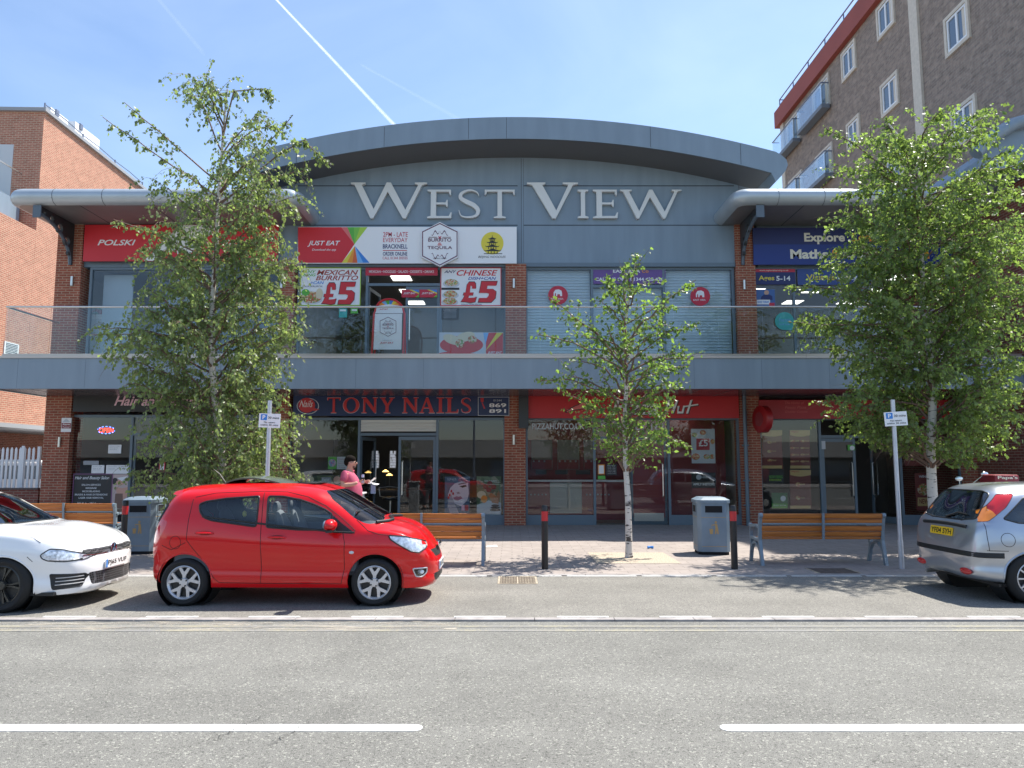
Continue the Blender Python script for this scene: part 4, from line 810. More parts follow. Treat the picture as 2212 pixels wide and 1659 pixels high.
cxx = X(1648, 908, FY-.45); czz = Z(908, FY-.45)
mb = MB(); mb.lathe([(0, -.11), (.35, -.11), (.38, -.09), (.38, .09), (.35, .11), (0, .11)], (cxx-.08, FY-.66, czz+.02), (1, .25, 0), 36); mb.build('drum', mat('drum_red', (.36, .012, .015), .4), t, smooth=True)
mb = MB(); mb.lathe([(0, -.118), (.2, -.118), (.2, -.111)], (cxx-.08, FY-.66, czz+.02), (1, .25, 0), 24); mb.build('emblem', MAR, t)
mb = MB(); mb.box(cxx-.12, cxx-.02, FY-.3, FY-.12, czz-.05, czz+.05); mb.build('bracket', m_black, t)
# salon window
IY = FY+.1
t = sign('poster', 'black salon poster with white script and a list of services in the left window', 'poster', 'a', (540, 548, 822, 800), IY-.06, BLK, col('violet', (.22, .08, .2)), th=.01); y3 = IY-.064
tx(t, 'Hair and Beauty Salon', 'a', (552, 562, 806, 592), y3, WHT, .35, .01)
for k, s_ in enumerate(('SALON SERVICES', 'MASSAGE', 'MICROBLADING', 'BRAIDS & HAIR EXTENSIONS', 'LASER HAIR REMOVAL')):
    hw = (70, 40, 65, 120, 92)[k]; tx(t, s_, 'a', (672-hw, 619+k*24, 672+hw, 632+k*24), y3, WHT, 0, .01)
tx(t, 'Walk Ins Welcome', 'a', (570, 754, 755, 778), y3, WHT, .35, .01)
t = sign('poster', 'pale photo poster of a massage beside the black salon poster', 'poster', 'a', (826, 548, 956, 800), IY-.06, col('pale_photo', (.55, .42, .40)), th=.01)
SK = col('poster_skin', (.62, .34, .26)); sh(t, 'a', disc(848, 600, 22, 26, 16), y3, BLK, 'hair'); sh(t, 'a', [(850, 640), (900, 650), (948, 640), (950, 700), (900, 740), (862, 700)], y3, SK, 'shoulder'); sh(t, 'a', disc(885, 610, 30, 20, 16), y3-.003, SK, 'face'); sh(t, 'a', [(840, 798), (905, 798), (905, 690), (850, 690)], y3-.001, col('towel_brown', (.2, .11, .08)), 'towel'); sh(t, 'a', [(862, 575), (950, 560), (950, 590), (900, 600)], y3-.005, WHT, 'sleeve')
for (bx, l_) in (((798, 330, 894, 394), 'white handwritten note taped to the salon window under the open sign'), ((675, 480, 768, 540), 'small white paper note left of the wider note above the salon poster'), ((782, 480, 958, 544), 'wide white paper note above the massage photo'), ((614, 448, 728, 478), 'dim narrow card hanging in the salon window')):
    t = sign('paper_note', l_, 'note', 'a', bx, IY-.06, WHT if bx[1] != 448 else GRY, th=.003)
    for k in range(3): tx(t, ('monday to friday', 'nine til six', 'please call in')[k], 'a', (bx[0]+10, bx[1]+8+k*12, bx[2]-14-k*10, bx[1]+14+k*12), y3, GRY, .2) if bx[3]-bx[1] > 40 else None
t = thing('neon_sign', 'lit red and blue oval open sign glowing in the salon window', 'neon sign', P(*K['a'](783, 250), IY+.05))
NE = mat('neon_red', (1, .1, .05), .4, emit=(1, .035, .02), estr=3.0); NBl = mat('neon_blue', (.1, .2, 1), .4, emit=(.12, .25, 1), estr=3.0)
NY = IY+.03; tx(t, 'OPEN', 'a', (730, 206, 838, 240), NY, NE, .15, .01)
for k in range(14):
    a0 = k*math.tau/14+.08; p = [K['a'](783+64*math.cos(a0+j*.1), 222-26*math.sin(a0+j*.1)) for j in range(3)]
    if abs(math.cos(a0+.1)) > .97: continue
    mb = MB(); mb.tube([P(a, b_, NY) for a, b_ in p], .009, 6); mb.build('blue_tube', NBl, t)
t = sign('alarm_notice', 'white and maroon alarm warning plate on the leftmost ground floor brick pillar', 'notice', 'a', (452, 132, 524, 236), FY-.15, WHT, th=.025)
yy = FY-.154; sh(t, 'a', rect(454, 170, 522, 210), yy, MAR); tx(t, 'Alarm', 'a', (460, 173, 514, 186), yy-.004, WHT, 0, .02); tx(t, 'Protected', 'a', (462, 194, 512, 204), yy-.004, WHT); sh(t, 'a', [(458, 164), (518, 164), (488, 136)], yy, LGY)
t = sign('window_sticker', 'small red edged sticker on the salon door glass', 'sticker', 'a', (1178, 458, 1212, 518), IY-.06, WHT, RED, th=.003)
# nail bar posters
t = sign('poster', 'beauty poster of a pale face with red nails in the nail bar window', 'poster', 'f', (1392, 900, 1612, 1238), IY+.0, col('poster_blue', (.10, .14, .22)), th=.01); y4 = IY-.004
FS = col('pale_skin', (.80, .66, .70)); sh(t, 'f', [(1432, 1140), (1420, 1060), (1440, 1000), (1480, 960), (1540, 940), (1597, 950), (1605, 1050), (1590, 1110), (1540, 1160), (1500, 1150), (1470, 1130)], y4, FS, 'face')
sh(t, 'f', [(1425, 1085), (1450, 1060), (1480, 1140), (1520, 1230), (1440, 1236), (1418, 1150)], y4-.004, col('hand_tone', (.50, .40, .44)), 'hand')
sh(t, 'f', [(1465, 1085), (1500, 1072), (1512, 1078), (1530, 1072), (1550, 1090), (1510, 1112), (1480, 1106)], y4-.008, col('lips', (.5, .2, .25)), 'lips'); sh(t, 'f', [(1520, 985), (1575, 972), (1590, 985), (1550, 998)], y4-.004, BLK, 'eye'); sh(t, 'f', [(1510, 965), (1590, 945), (1595, 955), (1515, 973)], y4-.004, col('brow', (.2, .14, .14)), 'brow'); sh(t, 'f', [(1495, 1040), (1515, 1034), (1530, 1048), (1505, 1054)], y4-.006, col('nose_shade', (.42, .30, .32)), 'nose')
for (a, b_) in ((1436, 1062), (1450, 1028), (1466, 1050), (1425, 1085)): sh(t, 'f', disc(a, b_, 8, 13, 10), y4-.012, RED, 'nail')
tx(t, 'S|N|S', 'f', (1412, 914, 1494, 938), y4-.004, LGY); tx(t, "THE WORLD'S", 'f', (1516, 912, 1592, 920), y4-.004, WHT); sh(t, 'f', rect(1540, 1150, 1566, 1200), y4-.014, PNK, 'bottle'); sh(t, 'f', rect(1570, 1150, 1600, 1200), y4-.014, CRM, 'bottle'); sh(t, 'f', rect(1394, 1230, 1610, 1237), y4-.016, WHT)
tx(t, 'ON TO', 'f', (1412, 1166, 1450, 1176), y4-.012, WHT)
t = sign('poster', 'green spa poster with red berries and stacked stones in the nail bar window', 'poster', 'f', (1674, 898, 1892, 1240), IY, mosaic('spa_green', [(.10, .16, .08), (.16, .22, .12), (.08, .12, .08), (.3, .3, .2)], 5), th=.01)
sh(t, 'f', [(1676, 1238), (1890, 1238), (1890, 1130), (1780, 1110), (1676, 1150)], y4, LGY, 'towel')
for (a, b_) in ((1754, 988), (1782, 1016), (1824, 992), (1790, 960)): sh(t, 'f', disc(a, b_, 24, 22, 16), y4-.003-(a % 7)*.0006, MAR, 'berry')
sh(t, 'f', [(1780, 1070), (1800, 1040), (1850, 1075), (1870, 1020), (1886, 1060), (1866, 1140), (1810, 1130)], y4-.010, col('sienna', (.42, .16, .06)), 'bowl'); sh(t, 'f', disc(1740, 1098, 28, 34, 16), y4-.010, ORG, 'candle'); sh(t, 'f', disc(1716, 1060, 40, 34, 16), y4-.006, CRE, 'flower')
for k in range(3): sh(t, 'f', disc(1838, 1195-k*20, 50-k*8, 11, 18), y4-.008-.002*k, BLK, 'stone')
tx(t, 'Skin Solution', 'f', (1744, 928, 1852, 944), y4-.004, WHT); tx(t, 'Rejuv Treatment', 'f', (1792, 948, 1882, 958), y4-.004, WHT)
t = sign('poster', 'long dark window poster reading facial services behind the man', 'poster', 'f', (165, 888, 500, 1040), IY, mosaic('facial_mix', [(.04, .06, .03), (.10, .14, .06), (.35, .28, .2), (.05, .05, .05)], 5), th=.01)
sh(t, 'f', rect(300, 905, 385, 965), y4, GRY); tx(t, 'Facial', 'f', (308, 914, 368, 934), y4-.004, WHT); tx(t, 'Services', 'f', (288, 940, 372, 958), y4-.004, WHT); sh(t, 'f', disc(205, 925, 30, 28, 16), y4-.001, CRE, 'face'); sh(t, 'f', disc(440, 930, 34, 34, 16), y4-.001, SK, 'face')
t = sign('poster', 'small green flyer beside a white price list in the nail bar left window', 'poster', 'f', (358, 724, 434, 834), IY, GRN, th=.006); sh(t, 'f', disc(396, 778, 34, 34, 16), y4, mosaic('flyer_mix', [(.5, .4, .4), (.2, .3, .5), (.5, .1, .3)], 20), 'photo')
t = sign('price_list', 'white price list sheet with red lines in the nail bar left window', 'notice', 'f', (438, 724, 540, 834), IY, LGY, th=.006)
for k in range(5): tx(t, ('Manicure', 'Pedicure', 'Full Set', 'Infill', 'Waxing')[k], 'f', (450, 740+k*18, 520-(k*13) % 20, 749+k*18), y4, MAR if k % 2 == 0 else GRY)
# pizza shop
t = thing('window_lettering', 'white web address lettering on the pizza shop window', 'lettering', P(*K['c'](1040, 130), FY+.065)); tx(t, 'PIZZAHUT.CO.UK', 'c', (838, 84, 1245, 132), FY+.065, col('faded_white', (.55, .56, .58)), 0, .015)
t = thing('window_lettering', 'faded white telephone number lettering above the pizza shop door', 'lettering', P(*K['c'](1600, 140), FY+.065)); tx(t, '01344 861 161', 'c', (1365, 86, 1860, 138), FY+.065, col('faded_white', (.55, .56, .58)), 0, .015)
m_tile = mat('red_tile_wall', (.20, .02, .025), .45)
mb = MB(); x0, x1 = xc_[0]+.05, xc_[2]-.65
cnt = thing('service_counter', 'red service counter with a grey front panel and white top behind the pizza shop window', 'counter', ((x0+x1)/2, 23.3, .05))
mb = MB(); mb.box(x0, x1, 23.2, 23.6, .05, 1.22); mb.build('body', m_redp, cnt)
mb = MB(); mb.box(x0, x1, 23.14, 23.7, 1.221, 1.27); mb.build('counter_top', WHT, cnt)
mb = MB(); xg0, xg1 = X(*K['c'](976, 700), 23.2), X(*K['c'](1225, 700), 23.2); mb.box(xg0, xg1, 23.18, 23.2, .25, 1.2); mb.build('front_panel', col('counter_grey', (.36, .38, .35)), cnt)
mb = MB()
for k in range(22):
    x = x0+.1+k*.115
    if xg0-.05 < x < xg1+.02: continue
    if x < x1-.05: mb.box(x, x+.045, 23.19, 23.2, .80, .845)
mb.build('tile_pattern', GRY, cnt)
mb = MB(); mb.box(x0, x1, 24.9, 24.95, .05, 3.49); mb.build('back_wall', m_redp, B)
for k, (a, b_) in enumerate(((832, 995), (1035, 1205), (1240, 1330))):
    t = sign('menu_board', ('left','middle','right')[k]+' lit grey menu board on the back wall of the pizza shop', 'menu board', 'c', (a, 215, b_, 445), 24.8, col('menu_grey', (.22, .20, .18)), th=.03, group='menu boards in the pizza shop')
    sh(t, 'c', rect(a+4, 370, b_-4, 442), 24.79, MAR)
    for j in range(int((b_-a)/42)): sh(t, 'c', rect(a+10+j*42, 374, a+24+j*42, 388), 24.78, GRY, 'tile')
for k, (a, b_) in enumerate(((865, 950), (1018, 1115), (1180, 1290))):
    t = sign('till', ('left', 'middle', 'right')[k]+' black till screen standing on the pizza shop counter', 'till', 'c', (a, 450, b_, 484), 23.4, BLK, th=.1, group='tills on the pizza counter')
t = sign('window_sticker', 'orange framed notice on the pizza shop door glass', 'sticker', 'c', (1356, 412, 1398, 478), IY-.06, WHT, ORG, th=.003)
t = sign('window_sticker', 'bright green sticker on the pizza shop door glass', 'sticker', 'c', (1350, 494, 1408, 522), IY-.06, GRN, th=.003)
t = sign('notice', 'black opening hours notice on the pizza shop door glass', 'notice', 'c', (1416, 405, 1498, 490), IY-.06, BLK, th=.003)
for k in range(6): tx(t, 'Please note we' if k == 0 else 'monday 11 til late', 'c', (1426, 411+k*12, 1488, 418+k*12), IY-.064, LGY)
t = sign('poster', 'tall white pizza offer poster hanging high in the right pizza shop window', 'poster', 'd', (344, 240, 540, 526), IY, LGY, th=.008)
sh(t, 'd', rect(385, 320, 495, 415), y4, col('offer_red', (.45, .04, .06))); tx(t, '£5', 'd', (405, 330, 480, 385), y4-.004, WHT, 0, .02)
for k, (a, b_, r_) in enumerate(((380, 470, 34), (470, 470, 26), (520, 345, 26), (370, 290, 24), (440, 270, 26), (515, 470, 24))): sh(t, 'd', disc(a, b_, min(r_, 538-a), r_*.8, 18), y4-.001-.0005*k, FOOD2 if k % 2 else mosaic('pizza_mix', [(.55, .3, .12), (.5, .12, .05), (.6, .45, .2)], 24), 'pizza')
t = sign('poster', 'dark recruitment poster reading apply instore low in the right pizza shop window', 'poster', 'd', (346, 602, 546, 790), IY, BLK, th=.008)
sh(t, 'd', rect(348, 730, 544, 788), y4, MAR); tx(t, 'APPLY INSTORE', 'd', (358, 690, 538, 710), y4-.004, WHT, 0, .02); sh(t, 'd', disc(405, 640, 22, 22, 18), y4, LGY, 'logo'); tx(t, 'HIRING', 'd', (430, 632, 500, 650), y4, LGY, 0, .01)
# right ground floor shop posters
MR = col('menu_red', (.20, .03, .025)); LC = col('menu_cream', (.62, .42, .16))
def menu(label, c, bx, rows, cols_):
    t = sign('poster', label, 'poster', c, bx, IY, MR, th=.008); x0, y0, x1, y1_ = bx; h = y1_-y0
    sh(t, c, [(x0+1, y0+1), (x1-1, y0+1), (x1-1, y0+h*.13)]+[(x0+(x1-x0)*(1-j/6), y0+h*(.13+.04*math.sin(math.pi*j/6))) for j in range(1, 6)]+[(x0+1, y0+h*.13)], y4, LC); sh(t, c, rect(x0+2, y1_-h*.08, x1-2, y1_-2), y4, LC)
    tx(t, "Papa's", c, (x0+12, y0+8, x0+(x1-x0)*.42, y0+22), y4-.004, CRM, 0, .02)
    for r_ in range(rows):
        for k in range(cols_):
            cx_ = x0+(x1-x0)*(k+.5)/cols_; cy = y0+h*.2+h*.7*(r_+.5)/rows
            sh(t, c, disc(cx_-(x1-x0)*.12, cy, (x1-x0)*.12, h*.035*2/rows*1.6, 12), y4-.001, mosaic('pizza_mix', [], 1), 'pizza'); tx(t, ('£9.99', 'Family', 'Deal')[(r_+k) % 3], c, (cx_+2, cy-8, cx_+(x1-x0)*.2, cy+6), y4-.001, LC, 0, .01)
menu('left tall red menu poster with cream top in the right ground floor shop window', 'd', (928, 250, 1098, 570), 3, 1)
menu('right tall red menu poster with two columns in the right ground floor shop window', 'd', (1162, 250, 1328, 570), 4, 2)
menu('lower red menu poster with a big price under the two column one', 'd', (1162, 580, 1336, 902), 2, 1)
t = sign('poster', 'black and green recruitment poster in the right ground floor shop window', 'poster', 'd', (922, 580, 1110, 700), IY, BLK, th=.008); tx(t, 'NOW HIRING', 'd', (990, 625, 1100, 650), y4, GRN, 0, .02); tx(t, 'DRIVERS', 'd', (990, 655, 1090, 672), y4, LGR, 0, .02)
t = sign('poster', 'bright green poster low in the right ground floor shop window', 'poster', 'd', (1010, 770, 1142, 900), IY, DKG, th=.008); sh(t, 'd', disc(1105, 818, 22, 24, 18), y4, WHT, 'logo'); sh(t, 'd', rect(1012, 860, 1140, 898), y4, GRN); tx(t, 'DELIVERY PARTNER', 'd', (1024, 868, 1130, 880), y4-.004, WHT)
t = sign('poster', 'red poster with yellow capitals hanging behind the right hand parking sign pole', 'poster', 'e', (588, 240, 715, 485), IY, MR, th=.008); tx(t, 'PERFECT', 'e', (604, 400, 700, 416), y4, LC, 0, .02); tx(t, 'QUALITY', 'e', (600, 426, 700, 450), y4, LC, 0, .02); sh(t, 'e', disc(640, 320, 44, 40, 16), y4, mosaic('pizza_mix', [], 1), 'pizza')
t = sign('poster', 'red and cream wings poster low beside the right birch trunk', 'poster', 'e', (676, 540, 800, 815), IY, MR, th=.008); tx(t, 'WINGS', 'e', (700, 556, 780, 574), y4, WHT, 0, .02); sh(t, 'e', disc(736, 660, 46, 44, 16), y4, FOOD, 'food'); sh(t, 'e', rect(692, 720, 790, 782), y4, LC); tx(t, 'NEW', 'e', (705, 730, 770, 766), y4-.004, MR, 0, .02)
t = sign('window_sticker', 'round white and green hygiene sticker on the right ground floor door', 'sticker', 'd', (1640, 372, 1700, 418), IY-.06, GRN, th=.003); sh(t, 'd', disc(1678, 398, 20, 20, 16), IY-.064, WHT, 'dot')
t = sign('window_sticker', 'white no smoking sticker at the top of the right ground floor door', 'sticker', 'd', (1406, 340, 1456, 408), IY-.06, LGY, th=.003)
# nail bar furniture glimpsed through the open door
def lamp(x, y, z, i):
    t = thing('desk_lamp', ('leftmost', 'middle', 'rightmost')[i]+' of the three lit warm desk lamps seen deep inside the nail bar doorway', 'lamp', (x, y, .95), 'lit desk lamps in the nail bar')
    mb = MB(); mb.lathe([(0, .0), (.09, .0), (.09, .02), (.012, .03), (.012, z-.95)], (x, y, .95), n=10); mb.build('stand', m_black, t)
    mb = MB(); mb.lathe([(.02, .04), (.11, -.025), (.10, -.035), (0, -.02)], (x, y, z), n=14); mb.build('lamp_shade', mat('lit_shade', (1, .7, .3), .5, emit=(1, .62, .18), estr=2.0), t)
for i, (a, b_) in enumerate(((718, 858), (868, 848), (902, 880))): p = P(*K['f'](a, b_), 23.9+i*.4); lamp(p.x, p.y, p.z, i)
dsk = thing('nail_desk', 'long dark manicure desk standing inside the nail bar', 'desk', (-3.8, 24.3, .05))
mb = MB(); mb.box(-5.1, -2.6, 23.7, 24.9, .9, .95); mb.build('desk_top', mat('dark_wood', (.10, .07, .05), .4), dsk)
mb = MB(); mb.box(-5.05, -4.95, 23.8, 24.8, .05, .899); mb.build('side_panel', mat('dark_wood', (.1, .07, .05)), dsk); mb = MB(); mb.box(-2.75, -2.65, 23.8, 24.8, .05, .899); mb.build('side_panel', mat('dark_wood', (.1, .07, .05)), dsk)
sc = P(*K['f'](910, 1080), 22.8)
st = thing('salon_stool', 'black swivel chair with a shiny chrome frame in the nail bar doorway', 'chair', (sc.x, 22.8, .05))
mb = MB(); mb.tube([(sc.x-.32, 22.6, 1.05), (sc.x-.28, 22.6, .8), (sc.x, 22.55, .74), (sc.x+.28, 22.6, .8), (sc.x+.32, 22.6, 1.05), (sc.x, 22.6, 1.09), (sc.x-.32, 22.6, 1.05)], .016, 8); mb.tube([(sc.x, 22.8, .1), (sc.x, 22.8, .7)], .03, 8); mb.tube([(sc.x-.25, 22.8, .12), (sc.x+.25, 22.8, .12)], .02, 8); mb.build('chrome_frame', m_steel, st, smooth=True)
mb = MB(); mb.ell((sc.x, 22.8, .72), (.26, .26, .07)); mb.build('seat', m_black, st, smooth=True)
for k, (a, b_) in enumerate(((742, 812), (900, 960))):
    p0 = P(*K['f'](a, 830), 25.7); p1 = P(*K['f'](b_, 690), 25.7)
    t = thing('polish_rack', ('left', 'right')[k]+' wall rack of small pale nail polish bottles at the back of the nail bar', 'shelf', ((p0.x+p1.x)/2, 25.7, p0.z), 'nail polish racks')
    mb = MB(); mb.box(p0.x, p1.x, 25.7, 25.75, p0.z, p1.z); mb.build('back_board', m_black, t)
    mb = MB(); mb2 = MB()
    for r_ in range(6):
        z = p0.z+(p1.z-p0.z)*r_/6+.02; mb.box(p0.x, p1.x, 25.6, 25.7, z, z+.02)
        for j in range(8):
            if random.random() < .8: x = p0.x+.03+j*(p1.x-p0.x-.05)/8; mb2.box(x, x+.05, 25.62, 25.67, z+.021, z+.14)
    mb.build('shelf', LGY, t); o = mb2.build('bottles', mat('glowing_bottle_glass', (.6, .6, .65), .2, emit=(.7, .75, .8), estr=.12), t); o['kind'] = 'stuff'  # bottles carry a faint added glow, though they are no lamps
# reception things behind the upper left windows
t = thing('display_fridge', 'tall white fridge with boxes on top behind the upper left window', 'fridge', (X(225, 700, 22.5), 22.5, DECK))
x = X(225, 700, 22.5); mb = MB(); mb.box(x-.42, x+.32, 22.3, 23, DECK, DECK+1.75); bevelled(mb.build('cabinet', WHT, t), .03); mb = MB(); mb.box(x-.35, x+.25, 22.27, 22.299, DECK+.2, DECK+1.6); mb.build('door', LGY, t); mb = MB(); mb.tube([(x+.2, 22.23, DECK+.7), (x+.2, 22.23, DECK+1.3)], .015, 8); mb.build('door_handle', m_steel, t)
t = thing('stock_boxes', 'pile of red and white packets stacked on the white fridge', 'packets', (x, 22.6, DECK+1.76)); mb = MB()
for k in range(6): mb.box(x-.36+k*.1, x-.28+k*.1, 22.45, 22.7, DECK+1.76, DECK+1.9+.05*(k % 3))
mb.build('packets', mosaic('packet_mix', [(.6, .6, .6), (.5, .1, .1), (.15, .3, .2)], 9), t)
# ------------------------------------------------------------------ neighbouring buildings
m_brickL = brickm('orange_brick', (.44, .185, .125), (.35, .135, .09), (.50, .39, .28), var=.2)
m_brickA = brickm('brown_brick', (.31, .235, .19), (.215, .165, .14), (.28, .25, .21), .3, .1, var=.35)
m_shade_brick = brickm('shaded_brick', (.24, .075, .055), (.18, .055, .042), (.28, .2, .15))  # the pillars' red brick with shade put into its colour
m_cream = mat('cream_stone', (.60, .53, .44), .8, noise=.08); m_pvc = mat('white_pvc', (.78, .78, .78), .35); m_wglass = mat('window_glass', (.10, .14, .19), .06, spec=.9, metal=.0); m_rail2 = mat('galvanised_rail', (.17, .20, .27), .5, metal=.3)
# left: brick block, its lit side wall facing right
LX = -18.5
def yl(u): return abs(LX)*1/((CU-u)/1597)                       # rough depth along the side wall
LBR = R(1.83)
LB = thing('brick_block', 'tall orange brick building at the left edge with a sunlit blank side wall', 'building', (LX, 21, 0))
Yc = 28.3; HL = CAM+sl(241)*Yc; zu = 3.27
mb = MB(); mb.box(LX-8, LX, Yc, 50, zu, HL-.02); mb.box(LX-8, LX-.002, 24.5, Yc-.001, zu, 10.9); mb.build('wall', m_brickL, LB)
mb = MB(); mb.box(LX-8.1, LX+.12, Yc-.12, 50.1, HL-.019, HL+.12); mb.box(LX-8, LX+.08, 23.5, 50, zu-.16, zu-.002); mb.build('roof_edge', mat('roof_edge_metal', (.30, .31, .32), .5), LB)
mb = MB(); mb.box(LX-8, LX-3, 31, 50, .0, zu-.17); mb.build('undercroft_wall', m_shade_brick, LB)
mb = MB(); mb.box(LX-6, LX-1.1, Yc-.02, Yc+1.2, 12.2, HL-1.4); mb.build('balcony_recess', mat('recess_white', (.55, .56, .56), .7), LB)
for (y, z) in ((29.7, 5.6), (27.3, 6.0)):
    v = thing('wall_vent', None, None); v.parent = LB; v.location = Vector((LX, y, z))-LB.location
    mb = MB(); mb.box(LX-.02, LX+.03, y-.42, y+.42, z-.26, z+.26); mb.build('vent_frame', m_pvc, v)
    mb = MB()
    for k in range(8): mb.box(LX+.029, LX+.035, y-.34, y+.34, z-.22+k*.058, z-.195+k*.058)
    mb.build('vent_slot', BLK, v)
bal = thing('balcony', None, None); bal.parent = LB; bal.location = Vector((LX+.5, 19.9, 6.2))-LB.location
mb = MB(); mb.box(LX-7, LX-.6, 26.3, Yc-.15, 11.0, 12.0); mb.build('slab', m_clad2, bal)
mb = MB(); mb.tube([(LX-5, 26.35, 13.15), (LX-.65, 26.35, 13.15), (LX-.65, Yc-.1, 13.15)], .03, 8); mb.build('handrail', m_steel, LB)
mb = MB(); mb.box(LX-5, LX-.65, 26.34, 26.36, 12.01, 13.1); mb.build('glass_panel', m_rail, LB)
for (y0, y1, h, nm) in ((29.0, 30.2, .55, 0), (30.7, 32.6, .75, 1)):
    t = thing('roof_plant_box', ('smaller white roof cabin behind the metal edge of the left brick building', 'larger white roof cabin furthest back on the left brick building')[nm], 'roof cabin', (LX-.6, (y0+y1)/2, HL), 'white cabins on the left roof')
    mb = MB(); mb.box(LX-2.6, LX-.45, y0, y1, HL+.121, HL+h); mb.build('cabin', m_pvc, t); mb = MB(); mb.box(LX-2.3, LX-.40, y0+.3, y0+.5, HL+h-.2, HL+h+.05); mb.build('hood', m_rail2, t)
t = thing('roof_cable', 'thin lightning cable on small posts along the roof edge of the left brick building', 'cable', (LX, 24, HL))
mb = MB(); mb.tube([(LX-.23-.045*k, 28.3+k*1.4, HL+.30+.05*(k % 2)) for k in range(7)], .02, 5); mb.build('cable', m_rail2, t)
for k in range(0, 7, 2): mb = MB(); mb.tube([(LX-.23-.045*k, 28.3+k*1.4, HL+.10), (LX-.23-.045*k, 28.3+k*1.4, HL+.36)], .035, 5); mb.build('post', m_rail2, t)
LB.rotation_euler.z = LBR
# low brick wall and palisade gate at the left
t = thing('low_brick_wall', 'low dark brick wall between the shops and the left brick building', 'wall', (-15, FY+.2, 0)); mb = MB(); mb.box(-26, WL-.03, FY+.05, FY+.27, 0, Z(1058, FY)); mb.build('brickwork', m_shade_brick, t); mb = MB(); mb.box(-26, WL-.03, FY+.02, FY+.3, Z(1058, FY)+.001, Z(1058, FY)+.05); mb.build('coping', mat('dark_coping', (.12, .09, .08), .8), t)
pf = thing('palisade_fence', 'white galvanised palisade gate behind the low brick wall', 'fence', (-15.5, 22.9, .03)); yF = 22.9; zt_ = Z(966, yF)
xr = X(80, 1000, yF); x = xr-2.6; k = 0
while x < xr-.05:
    mb = MB(); mb.poly([(x, .1), (x+.07, .1), (x+.07, zt_-.06), (x+.035, zt_), (x, zt_-.06)], (0, yF, 0), (1, 0, 0), (0, 0, 1), .03); mb.build('pale', m_pvc, pf); x += .135; k += 1
mb = MB(); mb.box(xr-2.7, xr, yF+.031, yF+.07, zt_-.45, zt_-.38); mb.box(xr-2.7, xr, yF+.031, yF+.07, .6, .67); mb.build('rail', m_pvc, pf); mb = MB(); mb.box(xr, xr+.08, yF-.02, yF+.06, .0, zt_+.02); mb.build('post', m_pvc, pf); mb = MB(); mb.box(X(48, 1000, yF)-.03, X(48, 1000, yF)+.06, yF-.03, yF-.002, .0, zt_+.04); mb.build('post', m_pvc, pf)
# white van shape standing in for the pale side steps beyond the gate
t = thing('van_stand_in', 'white van roof just visible behind the palisade gate', 'van', (-18.6, 33, 0)); mb = MB(); mb.box(-20.4, -17.4, 28, 33, .5, 1.9); bevelled(mb.build('body', m_pvc, t), .15, 3)
for sx in (-20.3, -17.5):
    for sy in (29, 32): mb = MB(); mb.lathe([(0, -.1), (.3, -.1), (.33, -.06), (.33, .06), (.3, .1), (0, .1)], (sx, sy, .36), (1, 0, 0), 20); mb.build('wheel', BLK, t, smooth=True)
mb = MB(); mb.box(-20.2, -17.6, 27.98, 27.995, 1.2, 1.7); mb.build('window', m_wglass, t)
# right: tall apartment block, its side wall running away from the street
AX = 15.7
def ad(u): return AX*1597/(u-CU)/math.cos(0)
def wallpt(u, v):                                                # point of the wall plane x=AX under picture point (u,v)
    up = -(v-CV)/FPX; c, s = math.cos(TH), math.sin(TH); t_ = AX/((u-CU)/FPX); return (c-up*s)*t_, CAM+(s+up*c)*t_
AB = thing('apartment_block', 'tall brown brick apartment block on the right with cream window surrounds and a red parapet', 'building', (AX, 32, 0))
yf, zpt = wallpt(1685, 239); _, zpb = wallpt(1685, 275)
mb = MB(); mb.box(AX, AX+14, 21.1, yf, 0, zpb); mb.build('wall', m_brickA, AB)
mb = MB(); mb.box(AX-.25, AX+14, 20.9, yf+.3, zpb+.001, zpt); mb.build('parapet', mat('red_parapet', (.30, .065, .045), .7, noise=.06, nscale=.6), AB)
ya, _ = wallpt(1987, 200); mb = MB(); mb.box(AX-.10, AX-.001, ya-.28, ya+.28, 0, zpb-.001); mb.build('cream_pilaster', m_cream, AB)
mb = MB(); mb.box(AX-.06, AX-.001, yf-.5, yf-.05, 0, zpb-.001); mb.build('corner_trim', m_cream, AB)
